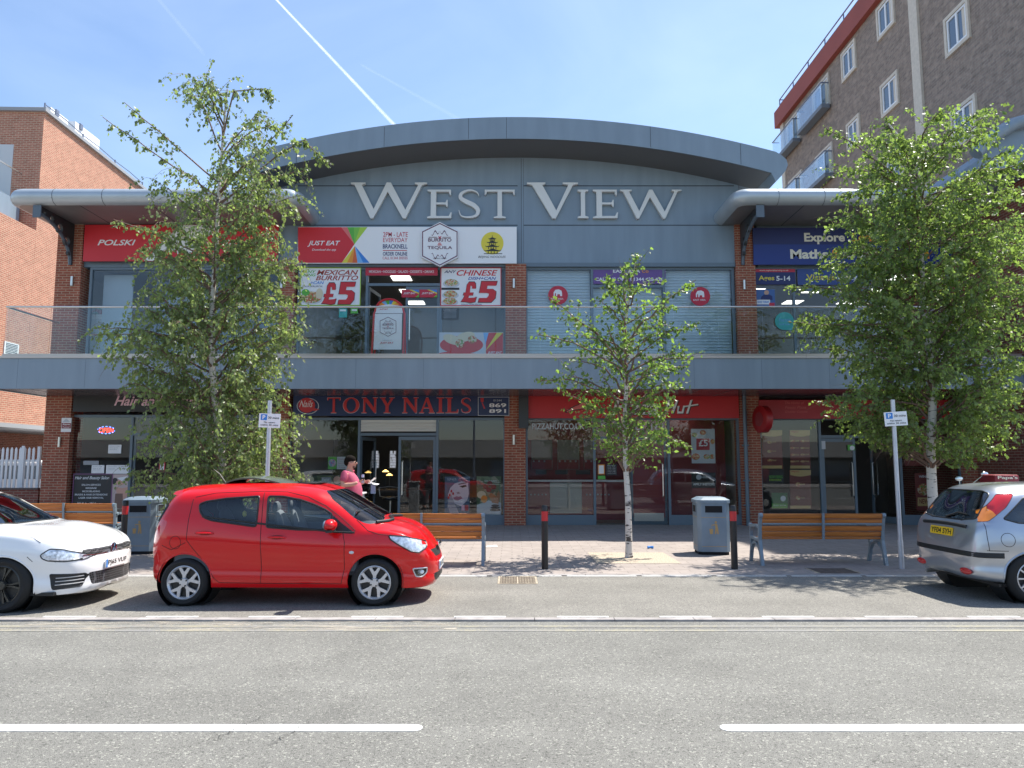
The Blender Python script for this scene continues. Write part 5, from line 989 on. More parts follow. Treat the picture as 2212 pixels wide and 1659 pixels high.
def awin(c, x0, x1, yt0, yt1, yb0, nm='window'):
    """window whose surround spans crop columns x0..x1; yt0/yb0 = top and bottom rows at its left end"""
    (u0, v0), (u1, _), (_, v2) = K[c](x0, yt0), K[c](x1, yt1), K[c](x0, yb0)
    yb_, zt2 = wallpt(u0, v0); ya_, _z = wallpt(u1, v0); _y, zb2 = wallpt(u0, v2)
    w_ = thing(nm, None, None); w_.parent = AB; w_.location = Vector((AX, (ya_+yb_)/2, zb2))-AB.location
    e = .13; mb = MB()
    mb.box(AX-.08, AX-.001, ya_, ya_+e, zb2, zt2); mb.box(AX-.08, AX-.001, yb_-e, yb_, zb2, zt2); mb.box(AX-.08, AX-.001, ya_+e, yb_-e, zt2-e, zt2); mb.box(AX-.08, AX-.001, ya_+e, yb_-e, zb2, zb2+e); mb.build('surround', m_cream, w_)
    a, b_, z0, z1 = ya_+e+.02, yb_-e-.02, zb2+e+.02, zt2-e-.02; f = .07; mid = (a+b_)/2; mb = MB()
    mb.box(AX-.05, AX-.001, a, a+f, z0, z1); mb.box(AX-.05, AX-.001, b_-f, b_, z0, z1); mb.box(AX-.05, AX-.001, mid-f*.7, mid+f*.7, z0, z1); mb.box(AX-.05, AX-.001, a+f, mid-f*.7, z1-f, z1); mb.box(AX-.05, AX-.001, mid+f*.7, b_-f, z1-f, z1); mb.box(AX-.05, AX-.001, a+f, mid-f*.7, z0, z0+f); mb.box(AX-.05, AX-.001, mid+f*.7, b_-f, z0, z0+f)
    mb.build('frame', m_pvc, w_)
    mb = MB(); mb.box(AX-.012, AX-.0005, a+f, mid-f*.7, z0+f, z1-f); mb.build('pane', m_wglass, w_); mb = MB(); mb.box(AX-.012, AX-.0005, mid+f*.7, b_-f, z0+f, z1-f); mb.build('pane', m_wglass, w_)
    # half drawn pale curtain showing in the pane
    mb = MB(); mb.box(AX-.014, AX-.0125, a+f+.02, a+f+.02+(mid-a)*.35, z0+f, z1-f); mb.build('curtain', m_cream, w_)
    return ya_, yb_, zb2, zt2
for args in (('4', 945, 1080, 75, 0, 325), ('4', 1445, 1635, 150, -20, 455), ('4', 685, 795, 405, 275, 630), ('4', 975, 1110, 640, 515, 890), ('4', 1495, 1690, 830, 672, 1130), ('4', 725, 825, 925, 810, 1130), ('4', 1010, 1150, 1190, 1060, 1440),
             ('4', 1190-270, 1050, -440, -560, -190), ('4', 1400, 1590, -560, -740, -250)): awin(*args)
def fdoor(c, x0, x1, y0, yb, bx0, bx1, brow):
    ya_, yb_, zb2, zt2 = awin(c, x0, x1, y0, y0, yb, 'balcony_door')
    b_ = thing('balcony', None, None); b_.parent = AB; b_.location = Vector((AX, (ya_+yb_)/2, zb2))-AB.location
    y0_, y1_ = ya_-.08, yb_+1.05; xo = AX-.5
    mb = MB(); mb.box(xo, AX-.09, y0_, y1_, zb2-.22, zb2-.02); mb.build('slab', mat('balcony_slab', (.16, .18, .21), .6), b_)
    mb = MB(); mb.tube([(AX-.1, y0_+.03, zb2+1.08), (xo+.03, y0_+.03, zb2+1.08), (xo+.03, y1_-.03, zb2+1.08), (AX-.1, y1_-.03, zb2+1.08)], .035, 6); mb.build('handrail', m_rail2, b_)
    mb = MB(); mb.box(xo+.02, xo+.035, y0_+.03, y1_-.03, zb2, zb2+1.03); mb.build('glass_panel', m_rail, b_); mb = MB(); mb.box(xo+.05, AX-.1, y0_+.02, y0_+.035, zb2, zb2+1.03); mb.build('glass_panel', m_rail, b_)
fdoor('4', 472, 600, 680, 915, 0, 0, 0); fdoor('4', 278, 382, 920, 1140, 0, 0, 0); fdoor('4', 495, 625, 1165, 1395, 0, 0, 0); fdoor('4', 298, 400, 1345, 1560, 0, 0, 0)
rg = thing('roof_railing', 'galvanised two rail safety railing along the red parapet of the apartment block', 'railing', (AX, 30, zpt)); 
mb = MB(); mb.tube([(AX+.0, 21.1, zpt+.66), (AX+.0, yf, zpt+.66), (AX+2.5, yf, zpt+.66)], .035, 6); mb.build('top_rail', m_rail2, rg); mb = MB(); mb.tube([(AX+.0, 21.1, zpt+.33), (AX+.0, yf, zpt+.33), (AX+2.5, yf, zpt+.33)], .03, 6); mb.build('mid_rail', m_rail2, rg)
y = yf
while y > 21.1: mb = MB(); mb.tube([(AX+.0, y, zpt), (AX+.0, y, zpt+.66)], .035, 6); mb.build('post', m_rail2, rg); y -= 2.1
# right wing of the parade: brick side wall under a second curved roof
RW = thing('corner_wing', 'projecting brick corner wing at the right edge under its own curved grey roof', 'building', (14.4, 19, .0))
rx = 13.38
mb = MB(); mb.box(rx, rx+2.1, 17.0, FY+4, 0, SOF-.03); mb.box(rx, rx+2.1, 17.0, FY+4, DECK+.0, 9.2); mb.build('wall', m_shade_brick, RW)
mb = MB(); mb.box(rx-.02, rx+2.1, 16.8, FY+4, SOF-.029, DECK-.001); mb.build('band', m_clad2, RW)
# curved roof seen from its left flank, dropping away from the street
Yr0 = 17.9
cur = [(X(2212+150, 230, Yr0), Z(232, Yr0)), (X(2212, 262, Yr0), Z(262, Yr0)), (X(2190, 268, Yr0), Z(268, Yr0)), (X(2150, 292, Yr0), Z(292, Yr0)), (X(2125, 312, Yr0), Z(312, Yr0)), (X(2108, 332, Yr0), Z(332, Yr0))]
mb = MB(); mb.tube([(x, Yr0, z) for x, z in cur], .17, 12); mb.build('roof_edge', m_clad2, RW, smooth=True)
low = [(x+.12, z-.12) for x, z in cur]; mb = MB(); mb.poly(low[::-1]+[(low[-1][0], 9.2), (low[0][0], 9.2)] if False else [(low[0][0], 9.21)]+low+[(low[-1][0], 9.21)], (0, Yr0+.12, 0), (1, 0, 0), (0, 0, 1), 5); mb.build('gable_wall', m_clad, RW)
# opposite side of the street (behind the camera, seen in the shop windows)
OB = thing('warehouse_shop', 'long low pale clad retail building across the street, mirrored in the shop windows', 'building', (0, -26, 0))
mb = MB(); mb.box(-45, 45, -40, -25, .1, 2.3); mb.build('wall', mat('far_dark_brick', (.10, .08, .07), .85), OB)
mb = MB(); mb.box(-45, 4, -40.2, -24.6, 2.301, 3.9); mb.box(4.01, 45, -40.2, -23.6, 2.301, 3.7); mb.build('cladding_band', mat('far_cladding', (.42, .40, .37), .6), OB)
for k in range(9): mb = MB(); x = -40+k*9.5; mb.box(x, x+5, -24.99, -24.9, .6, 2.0); mb.build('window', m_wglass, OB)
lp = thing('street_lamp', 'grey lamp post across the street, mirrored in the nail bar window', 'street lamp', (-2.7, -9.6, .12))
mb = MB(); mb.tube([(-2.7, -9.6, .12), (-2.7, -9.6, 1.2), (-2.7, -9.6, 1.21), (-2.7, -9.6, 7.5)], [.12, .12, .08, .06], 10); mb.build('post', m_rail2, lp, smooth=True)
mb = MB(); mb.tube([(-2.7, -9.6, 7.5), (-2.7, -8.8, 7.7)], .04, 8); mb.ell((-2.7, -8.5, 7.7), (.15, .4, .08)); mb.build('lamp_head', m_rail2, lp, smooth=True)
# aircraft trails high in the sky
def trail(label, p0, p1, w0, w1, dens, seed):
    m = bpy.data.materials.new('vapour'); m.use_nodes = True; N, L = nodes_of(m); N.clear(); o = N.new('ShaderNodeOutputMaterial'); tr = N.new('ShaderNodeBsdfTransparent'); tl = N.new('ShaderNodeBsdfTranslucent'); df = N.new('ShaderNodeBsdfDiffuse'); a1 = N.new('ShaderNodeAddShader'); mx = N.new('ShaderNodeMixShader')
    tl.inputs[0].default_value = (.98, .98, .98, 1); df.inputs[0].default_value = (.6, .6, .6, 1)
    lw = N.new('ShaderNodeLayerWeight'); lw.inputs[0].default_value = .5; g = N.new('ShaderNodeTexCoord'); n = N.new('ShaderNodeTexNoise'); n.inputs['Scale'].default_value = .012; n.inputs['Detail'].default_value = 5; L.new(g.outputs['Object'], n.inputs['Vector'])
    iv = N.new('ShaderNodeMath'); iv.operation = 'SUBTRACT'; iv.inputs[0].default_value = 1; L.new(lw.outputs['Facing'], iv.inputs[1]); pw = N.new('ShaderNodeMath'); pw.operation = 'POWER'; pw.inputs[1].default_value = 2.2; L.new(iv.outputs[0], pw.inputs[0])
    mr = N.new('ShaderNodeMapRange'); mr.inputs[1].default_value = .3; mr.inputs[2].default_value = .7; mr.inputs[3].default_value = dens*.55; mr.inputs[4].default_value = dens; L.new(n.outputs['Fac'], mr.inputs[0]); mu = N.new('ShaderNodeMath'); mu.operation = 'MULTIPLY'; L.new(mr.outputs[0], mu.inputs[0]); L.new(pw.outputs[0], mu.inputs[1])
    L.new(mu.outputs[0], mx.inputs[0]); L.new(tr.outputs[0], mx.inputs[1]); L.new(tl.outputs[0], a1.inputs[0]); L.new(df.outputs[0], a1.inputs[1]); L.new(a1.outputs[0], mx.inputs[2]); L.new(mx.outputs[0], o.inputs[0])
    def sp(u, v):
        d = P(u, v, 1)-Vector((0, 0, CAM)); return Vector((0, 0, CAM))+d*(4000/d.z)
    a, b_ = sp(*p0), sp(*p1); n_ = 24; mb = MB(); mb.tube([a.lerp(b_, k/n_) for k in range(n_+1)], [w0+(w1-w0)*k/n_ for k in range(n_+1)], 12, cap=False)
    o = mb.build('vapour_trail', m, smooth=True); tag(o, label, 'contrail')
trail('bright white aircraft trail crossing the blue sky down to the arched roof', (560, -40), (880, 300), 9, 27, .7, 1)
trail('short faint aircraft trail low in the sky right of the bright one', (780, 140), (1000, 262), 12, 26, .045, 2)
trail('very faint old aircraft trail high in the sky on the left', (335, -10), (440, 115), 16, 24, .06, 3)
# ------------------------------------------------------------------ birches
m_bark = bpy.data.materials.new('birch_bark'); m_bark.use_nodes = True
def _bark():
    N, L = nodes_of(m_bark); b = N['Principled BSDF']; b.inputs['Roughness'].default_value = .75
    g = N.new('ShaderNodeNewGeometry'); mp_ = N.new('ShaderNodeMapping'); mp_.inputs['Scale'].default_value = (7, 7, 26); n = N.new('ShaderNodeTexNoise'); n.inputs['Scale'].default_value = 1; n.inputs['Detail'].default_value = 4
    L.new(g.outputs['Position'], mp_.inputs[0]); L.new(mp_.outputs[0], n.inputs['Vector']); cr = N.new('ShaderNodeValToRGB'); e = cr.color_ramp.elements; e[0].position = .36; e[0].color = (.06, .05, .045, 1); e[1].position = .43; e[1].color = (.60, .55, .49, 1)
    L.new(n.outputs['Fac'], cr.inputs[0]); L.new(cr.outputs[0], b.inputs['Base Color'])
_bark()
m_twig = mat('twig_bark', (.16, .10, .075), .8)
def leafm(name, c, tc_):
    m = bpy.data.materials.new(name); m.use_nodes = True; N, L = nodes_of(m); N.clear(); o = N.new('ShaderNodeOutputMaterial')
    d = N.new('ShaderNodeBsdfPrincipled'); d.inputs['Roughness'].default_value = .42; d.inputs['Specular IOR Level'].default_value = .6
    t = N.new('ShaderNodeBsdfTranslucent'); mx = N.new('ShaderNodeMixShader'); mx.inputs[0].default_value = .52
    g = N.new('ShaderNodeNewGeometry'); mr = N.new('ShaderNodeMapRange'); mr.inputs[3].default_value = .65; mr.inputs[4].default_value = 1.35; L.new(g.outputs['Random Per Island'], mr.inputs[0])
    for c_, sock in ((c, d.inputs['Base Color']), (tc_, t.inputs[0])):
        k = N.new('ShaderNodeMixRGB'); k.blend_type = 'MULTIPLY'; k.inputs[0].default_value = 1; k.inputs[1].default_value = (*c_, 1); L.new(mr.outputs[0], k.inputs[2]); L.new(k.outputs[0], sock)
    L.new(d.outputs[0], mx.inputs[1]); L.new(t.outputs[0], mx.inputs[2]); L.new(mx.outputs[0], o.inputs[0]); return m
m_leaf1 = leafm('birch_leaves_grey', (.17, .22, .095), (.30, .41, .10)); m_leaf2 = leafm('birch_leaves_fresh', (.12, .185, .055), (.25, .41, .065)); m_leaf3 = leafm('birch_leaves_lime', (.145, .20, .07), (.29, .43, .08))
def tree(label, Y0, trunk, env, depth, nbr, ntw, leaf_n, lsize, leaf_mat, droop, tips, seed, r0=.085, skip=None):
    rng = random.Random(seed); Rn = np.random.RandomState(seed)
    base = P(trunk[0][0], trunk[0][1], Y0); base.z = .03
    root = thing('birch_tree', label, 'tree', base, 'birch trees along the pavement')
    tp = [P(a, b_, Y0) for a, b_ in trunk]; tp[0].z = .0
    for i, p in enumerate(tp[1:], 1): p.y += .12*math.sin(i*1.7+seed)
    H = tp[-1].z
    def tat(z):
        for a, b_ in zip(tp, tp[1:]):
            if z <= b_.z: return a.lerp(b_, (z-a.z)/max(b_.z-a.z, 1e-6))
        return tp[-1].copy()
    zs_ = np.linspace(0, H, 26); mb = MB(); mb.tube([tat(z) for z in zs_], [r0*(1.25 if z < .1 else 1)*(1-.9*z/H)+.006 for z in zs_], 12); mb.build('trunk', m_bark, root, smooth=True)
    ev = np.array(env, float)                                    # v, uleft, uright
    ez = np.array([Z(v, Y0) for v in ev[:, 0]]); exl = np.array([X(u, v, Y0) for v, u, _ in ev]); exr = np.array([X(u, v, Y0) for v, _, u in ev])
    o_ = np.argsort(ez); ez, exl, exr = ez[o_], exl[o_], exr[o_]
    bl_ = MB(); twp = []                                         # twig polylines
    zlo, zhi = ez[0], ez[-1]
    def br(start, end, r, up):
        pts = []
        for k in range(9):
            t = k/8; p = start.lerp(end, t); p.z += up*math.sin(t*math.pi)*.5; pts.append(p+Vector((Rn.randn(), Rn.randn(), Rn.randn()))*.022*(0 < t))
        bl_.tube(pts, [r*(1-.85*k/8)+.003 for k in range(9)], 5, cap=False); return pts
    def twig(p, d, ln, dr, n_, keep=0):
        pts = [p.copy()]; d = d.normalized(); q = p.copy(); s = ln/6
        for k in range(6):
            q = q+d*s; pts.append(q.copy()); d = (d+Vector((Rn.randn()*.14, Rn.randn()*.14, Rn.randn()*.1-dr*.34))).normalized()
        twp.append((pts, n_, keep)); bl_.tube(pts, [.005-.0006*k for k in range(7)], 3, cap=False)
    for i in range(nbr):
        f = (i+.5)/nbr; ze = zlo+(zhi-zlo)*(.04+.94*f); rise = (.25+.75*rng.random())*(1.0 if droop < .8 else 1.3); zs0 = min(max(ze-rise, zlo*.9), H*.96)
        if skip and rng.random() < skip(ze): continue
        a = i*2.399+rng.uniform(-.4, .4); xl = np.interp(ze, ez, exl); xr_ = np.interp(ze, ez, exr); s0 = tat(zs0); c = math.cos(a)
        ext = (xr_-s0.x) if c > 0 else (s0.x-xl); rr = (.5+.5*rng.random()**.6)
        dy = depth*math.sin(a)*rr*min(1, .35+.9*(xr_-xl)/2/depth)
        e = Vector((s0.x+c*max(ext, .05)*rr, s0.y+dy, ze)); pts = br(s0, e, .022*(1-.5*f)+.004, .25)
        L_ = (e-s0).length; nt_ = max(4, int(ntw*min(L_, 1.8)/1.1))
        for j in range(nt_):
            t = .18+.82*(j+rng.random())/nt_; k = min(int(t*8), 7); p = pts[k].lerp(pts[k+1], t*8-k); dv = (e-s0).normalized()
            side = Vector((Rn.randn(), Rn.randn(), Rn.randn()*.5)); d = dv*.7+side*.65+Vector((0, 0, .15-droop*.3)); twig(p, d, rng.uniform(.28, .62)*(1+.4*droop), droop, leaf_n)
    for (sv, su, pts2) in tips:                                  # branches whose tips stand out in the outline
        s0 = tat(Z(sv, Y0)); e = P(pts2[-1][0], pts2[-1][1], Y0); e.y += rng.uniform(-.4, .4); mids = [s0]+[P(a, b_, Y0)+Vector((0, (e.y-Y0)*(q_+1)/len(pts2), 0)) for q_, (a, b_) in enumerate(pts2)]
        fine = []
        for a, b_ in zip(mids, mids[1:]):
            for k in range(4): fine.append(a.lerp(b_, k/4)+Vector((Rn.randn(), Rn.randn(), Rn.randn()))*.012)
        fine.append(mids[-1]); bl_.tube(fine, [.016*(1-.85*k/len(fine))+.003 for k in range(len(fine))], 5, cap=False)
        for k in range(len(fine)//3, len(fine)-1):
            for j in range(3): twig(fine[k], (fine[k+1]-fine[k]).normalized()*.5+Vector((Rn.randn(), Rn.randn(), Rn.randn()*.6))*.5, rng.uniform(.12, .30), droop, max(5, leaf_n//2), 1)
        twp.append((fine[-6:], leaf_n, 1))
    bl_.build('branches', m_twig, root, smooth=True)
    # leaves: folded diamonds hanging along every twig
    P0 = []; D0_ = []; kp = []
    for pts, n_, ke in twp:
        A = np.array([tuple(p) for p in pts]); t = (np.arange(n_)+Rn.rand(n_))/n_*(len(A)-1); k = np.minimum(t.astype(int), len(A)-2); f = (t-k)[:, None]
        P0.append(A[k]*(1-f)+A[k+1]*f); D0_.append(A[k+1]-A[k]); kp.append(np.full(n_, ke))
    P0 = np.concatenate(P0); D0_ = np.concatenate(D0_); n = len(P0); P0 += Rn.randn(n, 3)*.022
    D0_ /= np.linalg.norm(D0_, axis=1)[:, None]+1e-9
    sd_ = Rn.randn(n, 3); dr = D0_*.35+sd_*.55+np.array([0, 0, -.75*droop-.1]); dr /= np.linalg.norm(dr, axis=1)[:, None]
    # keep inside the outline of the crown
    xl = np.interp(P0[:, 2], ez, exl); xr_ = np.interp(P0[:, 2], ez, exr); ok = (P0[:, 0] > xl-.10-.12*Rn.rand(n)) & (P0[:, 0] < xr_+.10+.12*Rn.rand(n)) & (P0[:, 2] > zlo-.12) & (P0[:, 2] < zhi+.15); ok |= np.concatenate(kp) > 0
    P0, dr = P0[ok], dr[ok]; n = len(P0)
    s = lsize*(.5+.95*Rn.rand(n))[:, None]; q_ = Rn.randn(n, 3); sd2 = np.cross(dr, q_); sd2 /= np.linalg.norm(sd2, axis=1)[:, None]+1e-9; nn = np.cross(sd2, dr)
    v0 = P0; v1 = P0+dr*s*.42+sd2*s*.40+nn*s*.10; v2 = P0+dr*s*1.05; v3 = P0+dr*s*.42-sd2*s*.40+nn*s*.10
    V = np.stack([v0, v1, v2, v3], 1).reshape(-1, 3)-np.array(tuple(base))
    me = bpy.data.meshes.new('crown'); me.vertices.add(n*4); me.vertices.foreach_set('co', V.ravel().astype(np.float32)); idx = np.arange(n)*4
    F = np.stack([idx, idx+1, idx+2, idx, idx+2, idx+3], 1).ravel(); me.loops.add(n*6); me.loops.foreach_set('vertex_index', F.astype(np.int32)); me.polygons.add(n*2); me.polygons.foreach_set('loop_start', (np.arange(n*2)*3).astype(np.int32)); me.polygons.foreach_set('loop_total', np.full(n*2, 3, np.int32)); me.update(calc_edges=True); me.validate()
    link_mesh('crown', me, leaf_mat, root, shift=False); print('leaves', label[:20], n)
    return root
TY = 14.15
tree('tall birch with a drooping crown rising behind the red hatchback', TY,
     [(483, 1203), (481, 1040), (476, 960), (470, 900), (462, 780), (455, 650), (462, 560), (474, 470), (478, 380), (480, 250), (490, 190)],
     [(170, 470, 520), (195, 405, 545), (225, 395, 560), (250, 300, 600), (275, 245, 640), (310, 262, 650), (350, 262, 690), (400, 252, 685), (450, 262, 655), (520, 240, 640), (600, 300, 628), (650, 295, 650), (700, 225, 660), (760, 205, 650), (800, 250, 628), (838, 245, 640), (856, 345, 645), (880, 365, 650), (900, 335, 655), (950, 286, 650), (1000, 290, 645), (1040, 300, 640), (1075, 350, 600), (1090, 400, 500)],
     1.25, 124, 16, 19, .064, m_leaf1, 1.0, [(330, 0, [(440, 230), (405, 200)]), (300, 0, [(500, 190), (565, 178), (572, 190)]), (400, 0, [(360, 300), (280, 232)]), (430, 0, [(330, 330), (240, 268)]), (420, 0, [(560, 320), (625, 235)]), (450, 0, [(600, 330), (655, 300), (708, 350)]), (760, 0, [(330, 720), (195, 725)]), (560, 0, [(330, 500), (232, 466)]), (700, 0, [(570, 640), (665, 640)])], 11, .085, lambda z: min(.6, max(0, (z-5.6)*.24)))
tree('slender young birch with thin white trunk between the lone bollard and right litter bin', TY,
     [(1359, 1205), (1356, 1080), (1353, 1000), (1350, 900), (1351, 830), (1350, 760), (1353, 690), (1362, 630), (1371, 570)],
     [(563, 1364, 1380), (600, 1350, 1392), (622, 1300, 1440), (640, 1230, 1470), (665, 1225, 1480), (700, 1220, 1475), (740, 1205, 1500), (770, 1210, 1500), (800, 1215, 1495), (840, 1212, 1480), (880, 1225, 1485), (920, 1255, 1475), (950, 1270, 1490), (980, 1280, 1480), (1003, 1320, 1420)],
     1.0, 54, 9, 12, .070, m_leaf2, .25, [(760, 0, [(1260, 700), (1183, 640)]), (800, 0, [(1240, 740), (1160, 722)]), (870, 0, [(1230, 820), (1158, 826)]), (700, 0, [(1440, 650), (1510, 598)]), (700, 0, [(1330, 660), (1308, 612)]), (790, 0, [(1440, 720), (1510, 700)]), (830, 0, [(1430, 800), (1490, 790)]), (960, 0, [(1430, 940), (1505, 965)])], 23, .062, lambda z: .35 if z > 4.6 else 0)
tree('broad dense light green birch on the right with a white trunk beside the silver car', TY,
     [(2024, 1203), (2020, 1060), (2013, 960), (2008, 880), (2005, 760), (2000, 640), (1990, 520), (1985, 420), (1975, 330), (1925, 262)],
     [(262, 1910, 1940), (290, 1870, 2000), (315, 1815, 2130), (350, 1802, 2190), (400, 1818, 2250), (460, 1805, 2260), (520, 1795, 2270), (570, 1810, 2270), (620, 1740, 2270), (660, 1712, 2260), (700, 1730, 2260), (750, 1780, 2255), (790, 1820, 2240), (830, 1830, 2190), (865, 1775, 2180), (900, 1800, 2185), (940, 1870, 2190), (975, 1990, 2180), (995, 2040, 2110)],
     1.6, 135, 15, 21, .066, m_leaf3, .6, [(430, 0, [(1850, 310), (1785, 270)]), (360, 0, [(1930, 270), (1935, 240)]), (650, 0, [(1800, 620), (1700, 618)]), (880, 0, [(1850, 860), (1765, 858)]), (420, 0, [(2100, 300), (2160, 292)]), (700, 0, [(1820, 700), (1725, 690)]), (900, 0, [(2120, 920), (2190, 925)]), (940, 0, [(2090, 950), (2115, 1005)])], 37, .095, lambda z: .2 if z > 6.8 else 0)
# ------------------------------------------------------------------ street furniture
m_wood = bpy.data.materials.new('oiled_timber'); m_wood.use_nodes = True
def _wood():
    N, L = nodes_of(m_wood); b = N['Principled BSDF']; b.inputs['Roughness'].default_value = .42; t = N.new('ShaderNodeTexCoord'); mp_ = N.new('ShaderNodeMapping'); mp_.inputs['Scale'].default_value = (1.2, 14, 22); n = N.new('ShaderNodeTexNoise'); n.inputs['Scale'].default_value = 1.5; n.inputs['Detail'].default_value = 6
    L.new(t.outputs['Object'], mp_.inputs[0]); L.new(mp_.outputs[0], n.inputs['Vector']); cr = N.new('ShaderNodeValToRGB'); e = cr.color_ramp.elements; e[0].position = .3; e[0].color = (.30, .088, .015, 1); e[1].position = .7; e[1].color = (.52, .18, .033, 1); L.new(n.outputs['Fac'], cr.inputs[0]); L.new(cr.outputs[0], b.inputs['Base Color'])
_wood()
m_iron = mat('bench_iron', (.20, .255, .30), .42, metal=.2, noise=.08, nscale=10)
def make_bench():
    t = thing('park_bench', None, 'bench')
    for k in range(4):
        z = .47+.098*k+(.022 if k > 1 else 0); y = .085-.028*k; a = R(-12)
        mb = MB(); mb.box(-1.05, 1.05, -.016, .016, -.044, .044); o = mb.build('backrest_slat', m_wood, t); o.rotation_euler = (-a*0+R(10), 0, 0); o.location = (0, y, z+.06); bevelled(o, .006)
    for k in range(5):
        mb = MB(); mb.box(-1.05, 1.05, -.04, .04, -.016, .016); o = mb.build('seat_slat', m_wood, t); o.location = (0, .13+.092*k, .455-.006*k); bevelled(o, .006)
    for x in (-1.075, 1.075):
        # side frame as one cast piece: raked rear leg and back post, curved front leg, arch between them, arm
        mb = MB(); w_ = .028
        def strap(pts, h=.03): 
            for p, q_ in zip(pts, pts[1:]):
                d = Vector((0, q_[0]-p[0], q_[1]-p[1])); n_ = Vector((0, -d.z, d.y)).normalized()*h; a = Vector((0, p[0], p[1])); b_ = Vector((0, q_[0], q_[1])); e = d.normalized()*h*.3
                vs = [v+Vector((s, 0, 0))+Vector((x, 0, 0)) for s in (-w_, w_) for v in (a-n_-e, b_-n_+e, b_+n_+e, a+n_-e)]; mb.add(vs, [(0, 1, 2, 3), (7, 6, 5, 4), (0, 4, 5, 1), (1, 5, 6, 2), (2, 6, 7, 3), (3, 7, 4, 0)])
        strap([(0, 0), (.05, .2), (.10, .42), (.085, .6), (.03, .84)], .032); strap([(.62, 0), (.56, .18), (.52, .3), (.55, .44)], .026); strap([(.10, .42), (.3, .43), (.55, .44)], .022)
        strap([(.07, .22), (.14, .30), (.24, .36), (.34, .37), (.45, .33), (.53, .24)], .018); strap([(.07, .64), (.2, .67), (.38, .66), (.52, .64), (.60, .66)], .022); strap([(.55, .44), (.56, .55), (.52, .64)], .018)
        mb.lathe([(0, -.03), (.045, -.03), (.045, .03), (0, .03)], (x, .015, .855), (1, 0, 0), 14); mb.build('side_frame', m_iron, t)
    mb = MB(); mb.box(-1.045, 1.045, .005, .018, .70, .725); mb.build('rail', m_iron, t)
    mb = MB(); mb.box(-.02, .02, .02, .05, .44, .90, Matrix.Rotation(R(5), 4, 'X')); mb.build('centre_strap', m_iron, t)
    return t
b0 = make_bench(); grp = 'timber benches along the pavement'
for i, (x, y, lab) in enumerate(((X(1781, 1222, 13.1), 13.1, 'orange slatted bench with grey iron ends between the litter bin and the right parking sign'), (-1.58, 13.1, 'orange slatted bench half hidden behind the bonnet of the red hatchback'), (-9.75, 16.3, 'orange slatted bench further back behind the white car'))):
    o = b0 if i == 0 else copy_tree(b0); o.location = (x, y, .03); tag(o, lab, 'bench', grp)
m_bin = mat('bin_grey', (.17, .225, .275), .5, noise=.12, nscale=3); m_gold = mat('gold_transfer', (.42, .27, .10), .5); m_dark = mat('dark_inside', (.008, .008, .01), .9)
def octo(h, c): return [(-h, -h+c), (-h+c, -h), (h-c, -h), (h, -h+c), (h, h-c), (h-c, h), (-h+c, h), (-h, h-c)]
def make_bin():
    t = thing('litter_bin', None, 'litter bin'); h = .31
    mb = MB(); mb.poly(octo(h, .07), (0, 0, .99), (1, 0, 0), (0, 1, 0), .93); mb.build('body', m_bin, t)
    mb = MB(); mb.poly(octo(h-.02, .06), (0, 0, .06), (1, 0, 0), (0, 1, 0), .06); mb.build('plinth', m_dark, t)
    mb = MB(); a = octo(h+.02, .08); b_ = octo(h-.07, .06); vs = [(x, y, .991) for x, y in a]+[(x, y, 1.05) for x, y in a]+[(x, y, 1.10) for x, y in b_]; mb.add(vs, [tuple(range(7, -1, -1)), tuple(range(16, 24))]+[(i, (i+1) % 8, (i+1) % 8+8, i+8) for i in range(8)]+[(i+8, (i+1) % 8+8, (i+1) % 8+16, i+16) for i in range(8)]); mb.build('lid', m_bin, t)
    for r_ in range(4):
        M = Matrix.Rotation(r_*math.pi/2, 4, 'Z')
        mb = MB(); mb.box(-.165, .165, -h-.003, -h+.03, .81, .94, M); mb.build('slot', m_dark, t)
        mb = MB(); mb.box(-.18, .18, -h-.012, -h-.0035, .94, .955, M); mb.box(-.18, .18, -h-.012, -h-.0035, .795, .81, M); mb.box(-.18, -.165, -h-.012, -h-.0035, .81, .94, M); mb.box(.165, .18, -h-.012, -h-.0035, .81, .94, M); mb.build('slot_rim', m_bin, t)
        mb = MB(); mb.box(-.24, .24, -h-.003, -h+.002, .715, .722, M); mb.box(-.24, .24, -h-.003, -h+.002, .16, .167, M); mb.build('gold_line', m_gold, t)
    # figure dropping litter into a basket
    mb = MB(); y = -h-.004
    def g(pts): mb.poly([(a, b_) for a, b_ in pts], (0, y, 0), (1, 0, 0), (0, 0, 1), .002)
    g(disc(.035, -.62, .022, .022, 14)[::-1] and [(p[0], -p[1]) for p in disc(.035, -.625, .022, .022, 14)][::-1]); g([(.02, .595), (.06, .59), (.075, .50), (.085, .40), (.06, .40), (.05, .48), (.035, .40), (.012, .40), (.025, .50)]); g([(.018, .59), (-.05, .575), (-.052, .56), (.02, .57)])
    g([(-.09, .50), (-.02, .50), (-.03, .40), (-.08, .40)]); g([(-.05, .54), (-.035, .54), (-.035, .525), (-.05, .525)]); mb.build('emblem', m_gold, t); return t
n0 = make_bin()
for i, (x, y, lab) in enumerate(((X(1539, 1200, 14.8), 14.85, 'grey metal litter bin with gold figure emblem beside the right hand bench'), (X(306, 1198, 14.9), 14.95, 'grey metal litter bin between the white car and the red hatchback'))):
    o = n0 if i == 0 else copy_tree(n0); o.location = (x, y, .03); o.rotation_euler.z = R(-4 if i == 0 else 3); tag(o, lab, 'litter bin', 'litter bins on the pavement')
m_boll = mat('black_bollard', (.014, .013, .014), .38, noise=.2, nscale=12); m_rband = mat('red_band', (.50, .02, .025), .35)
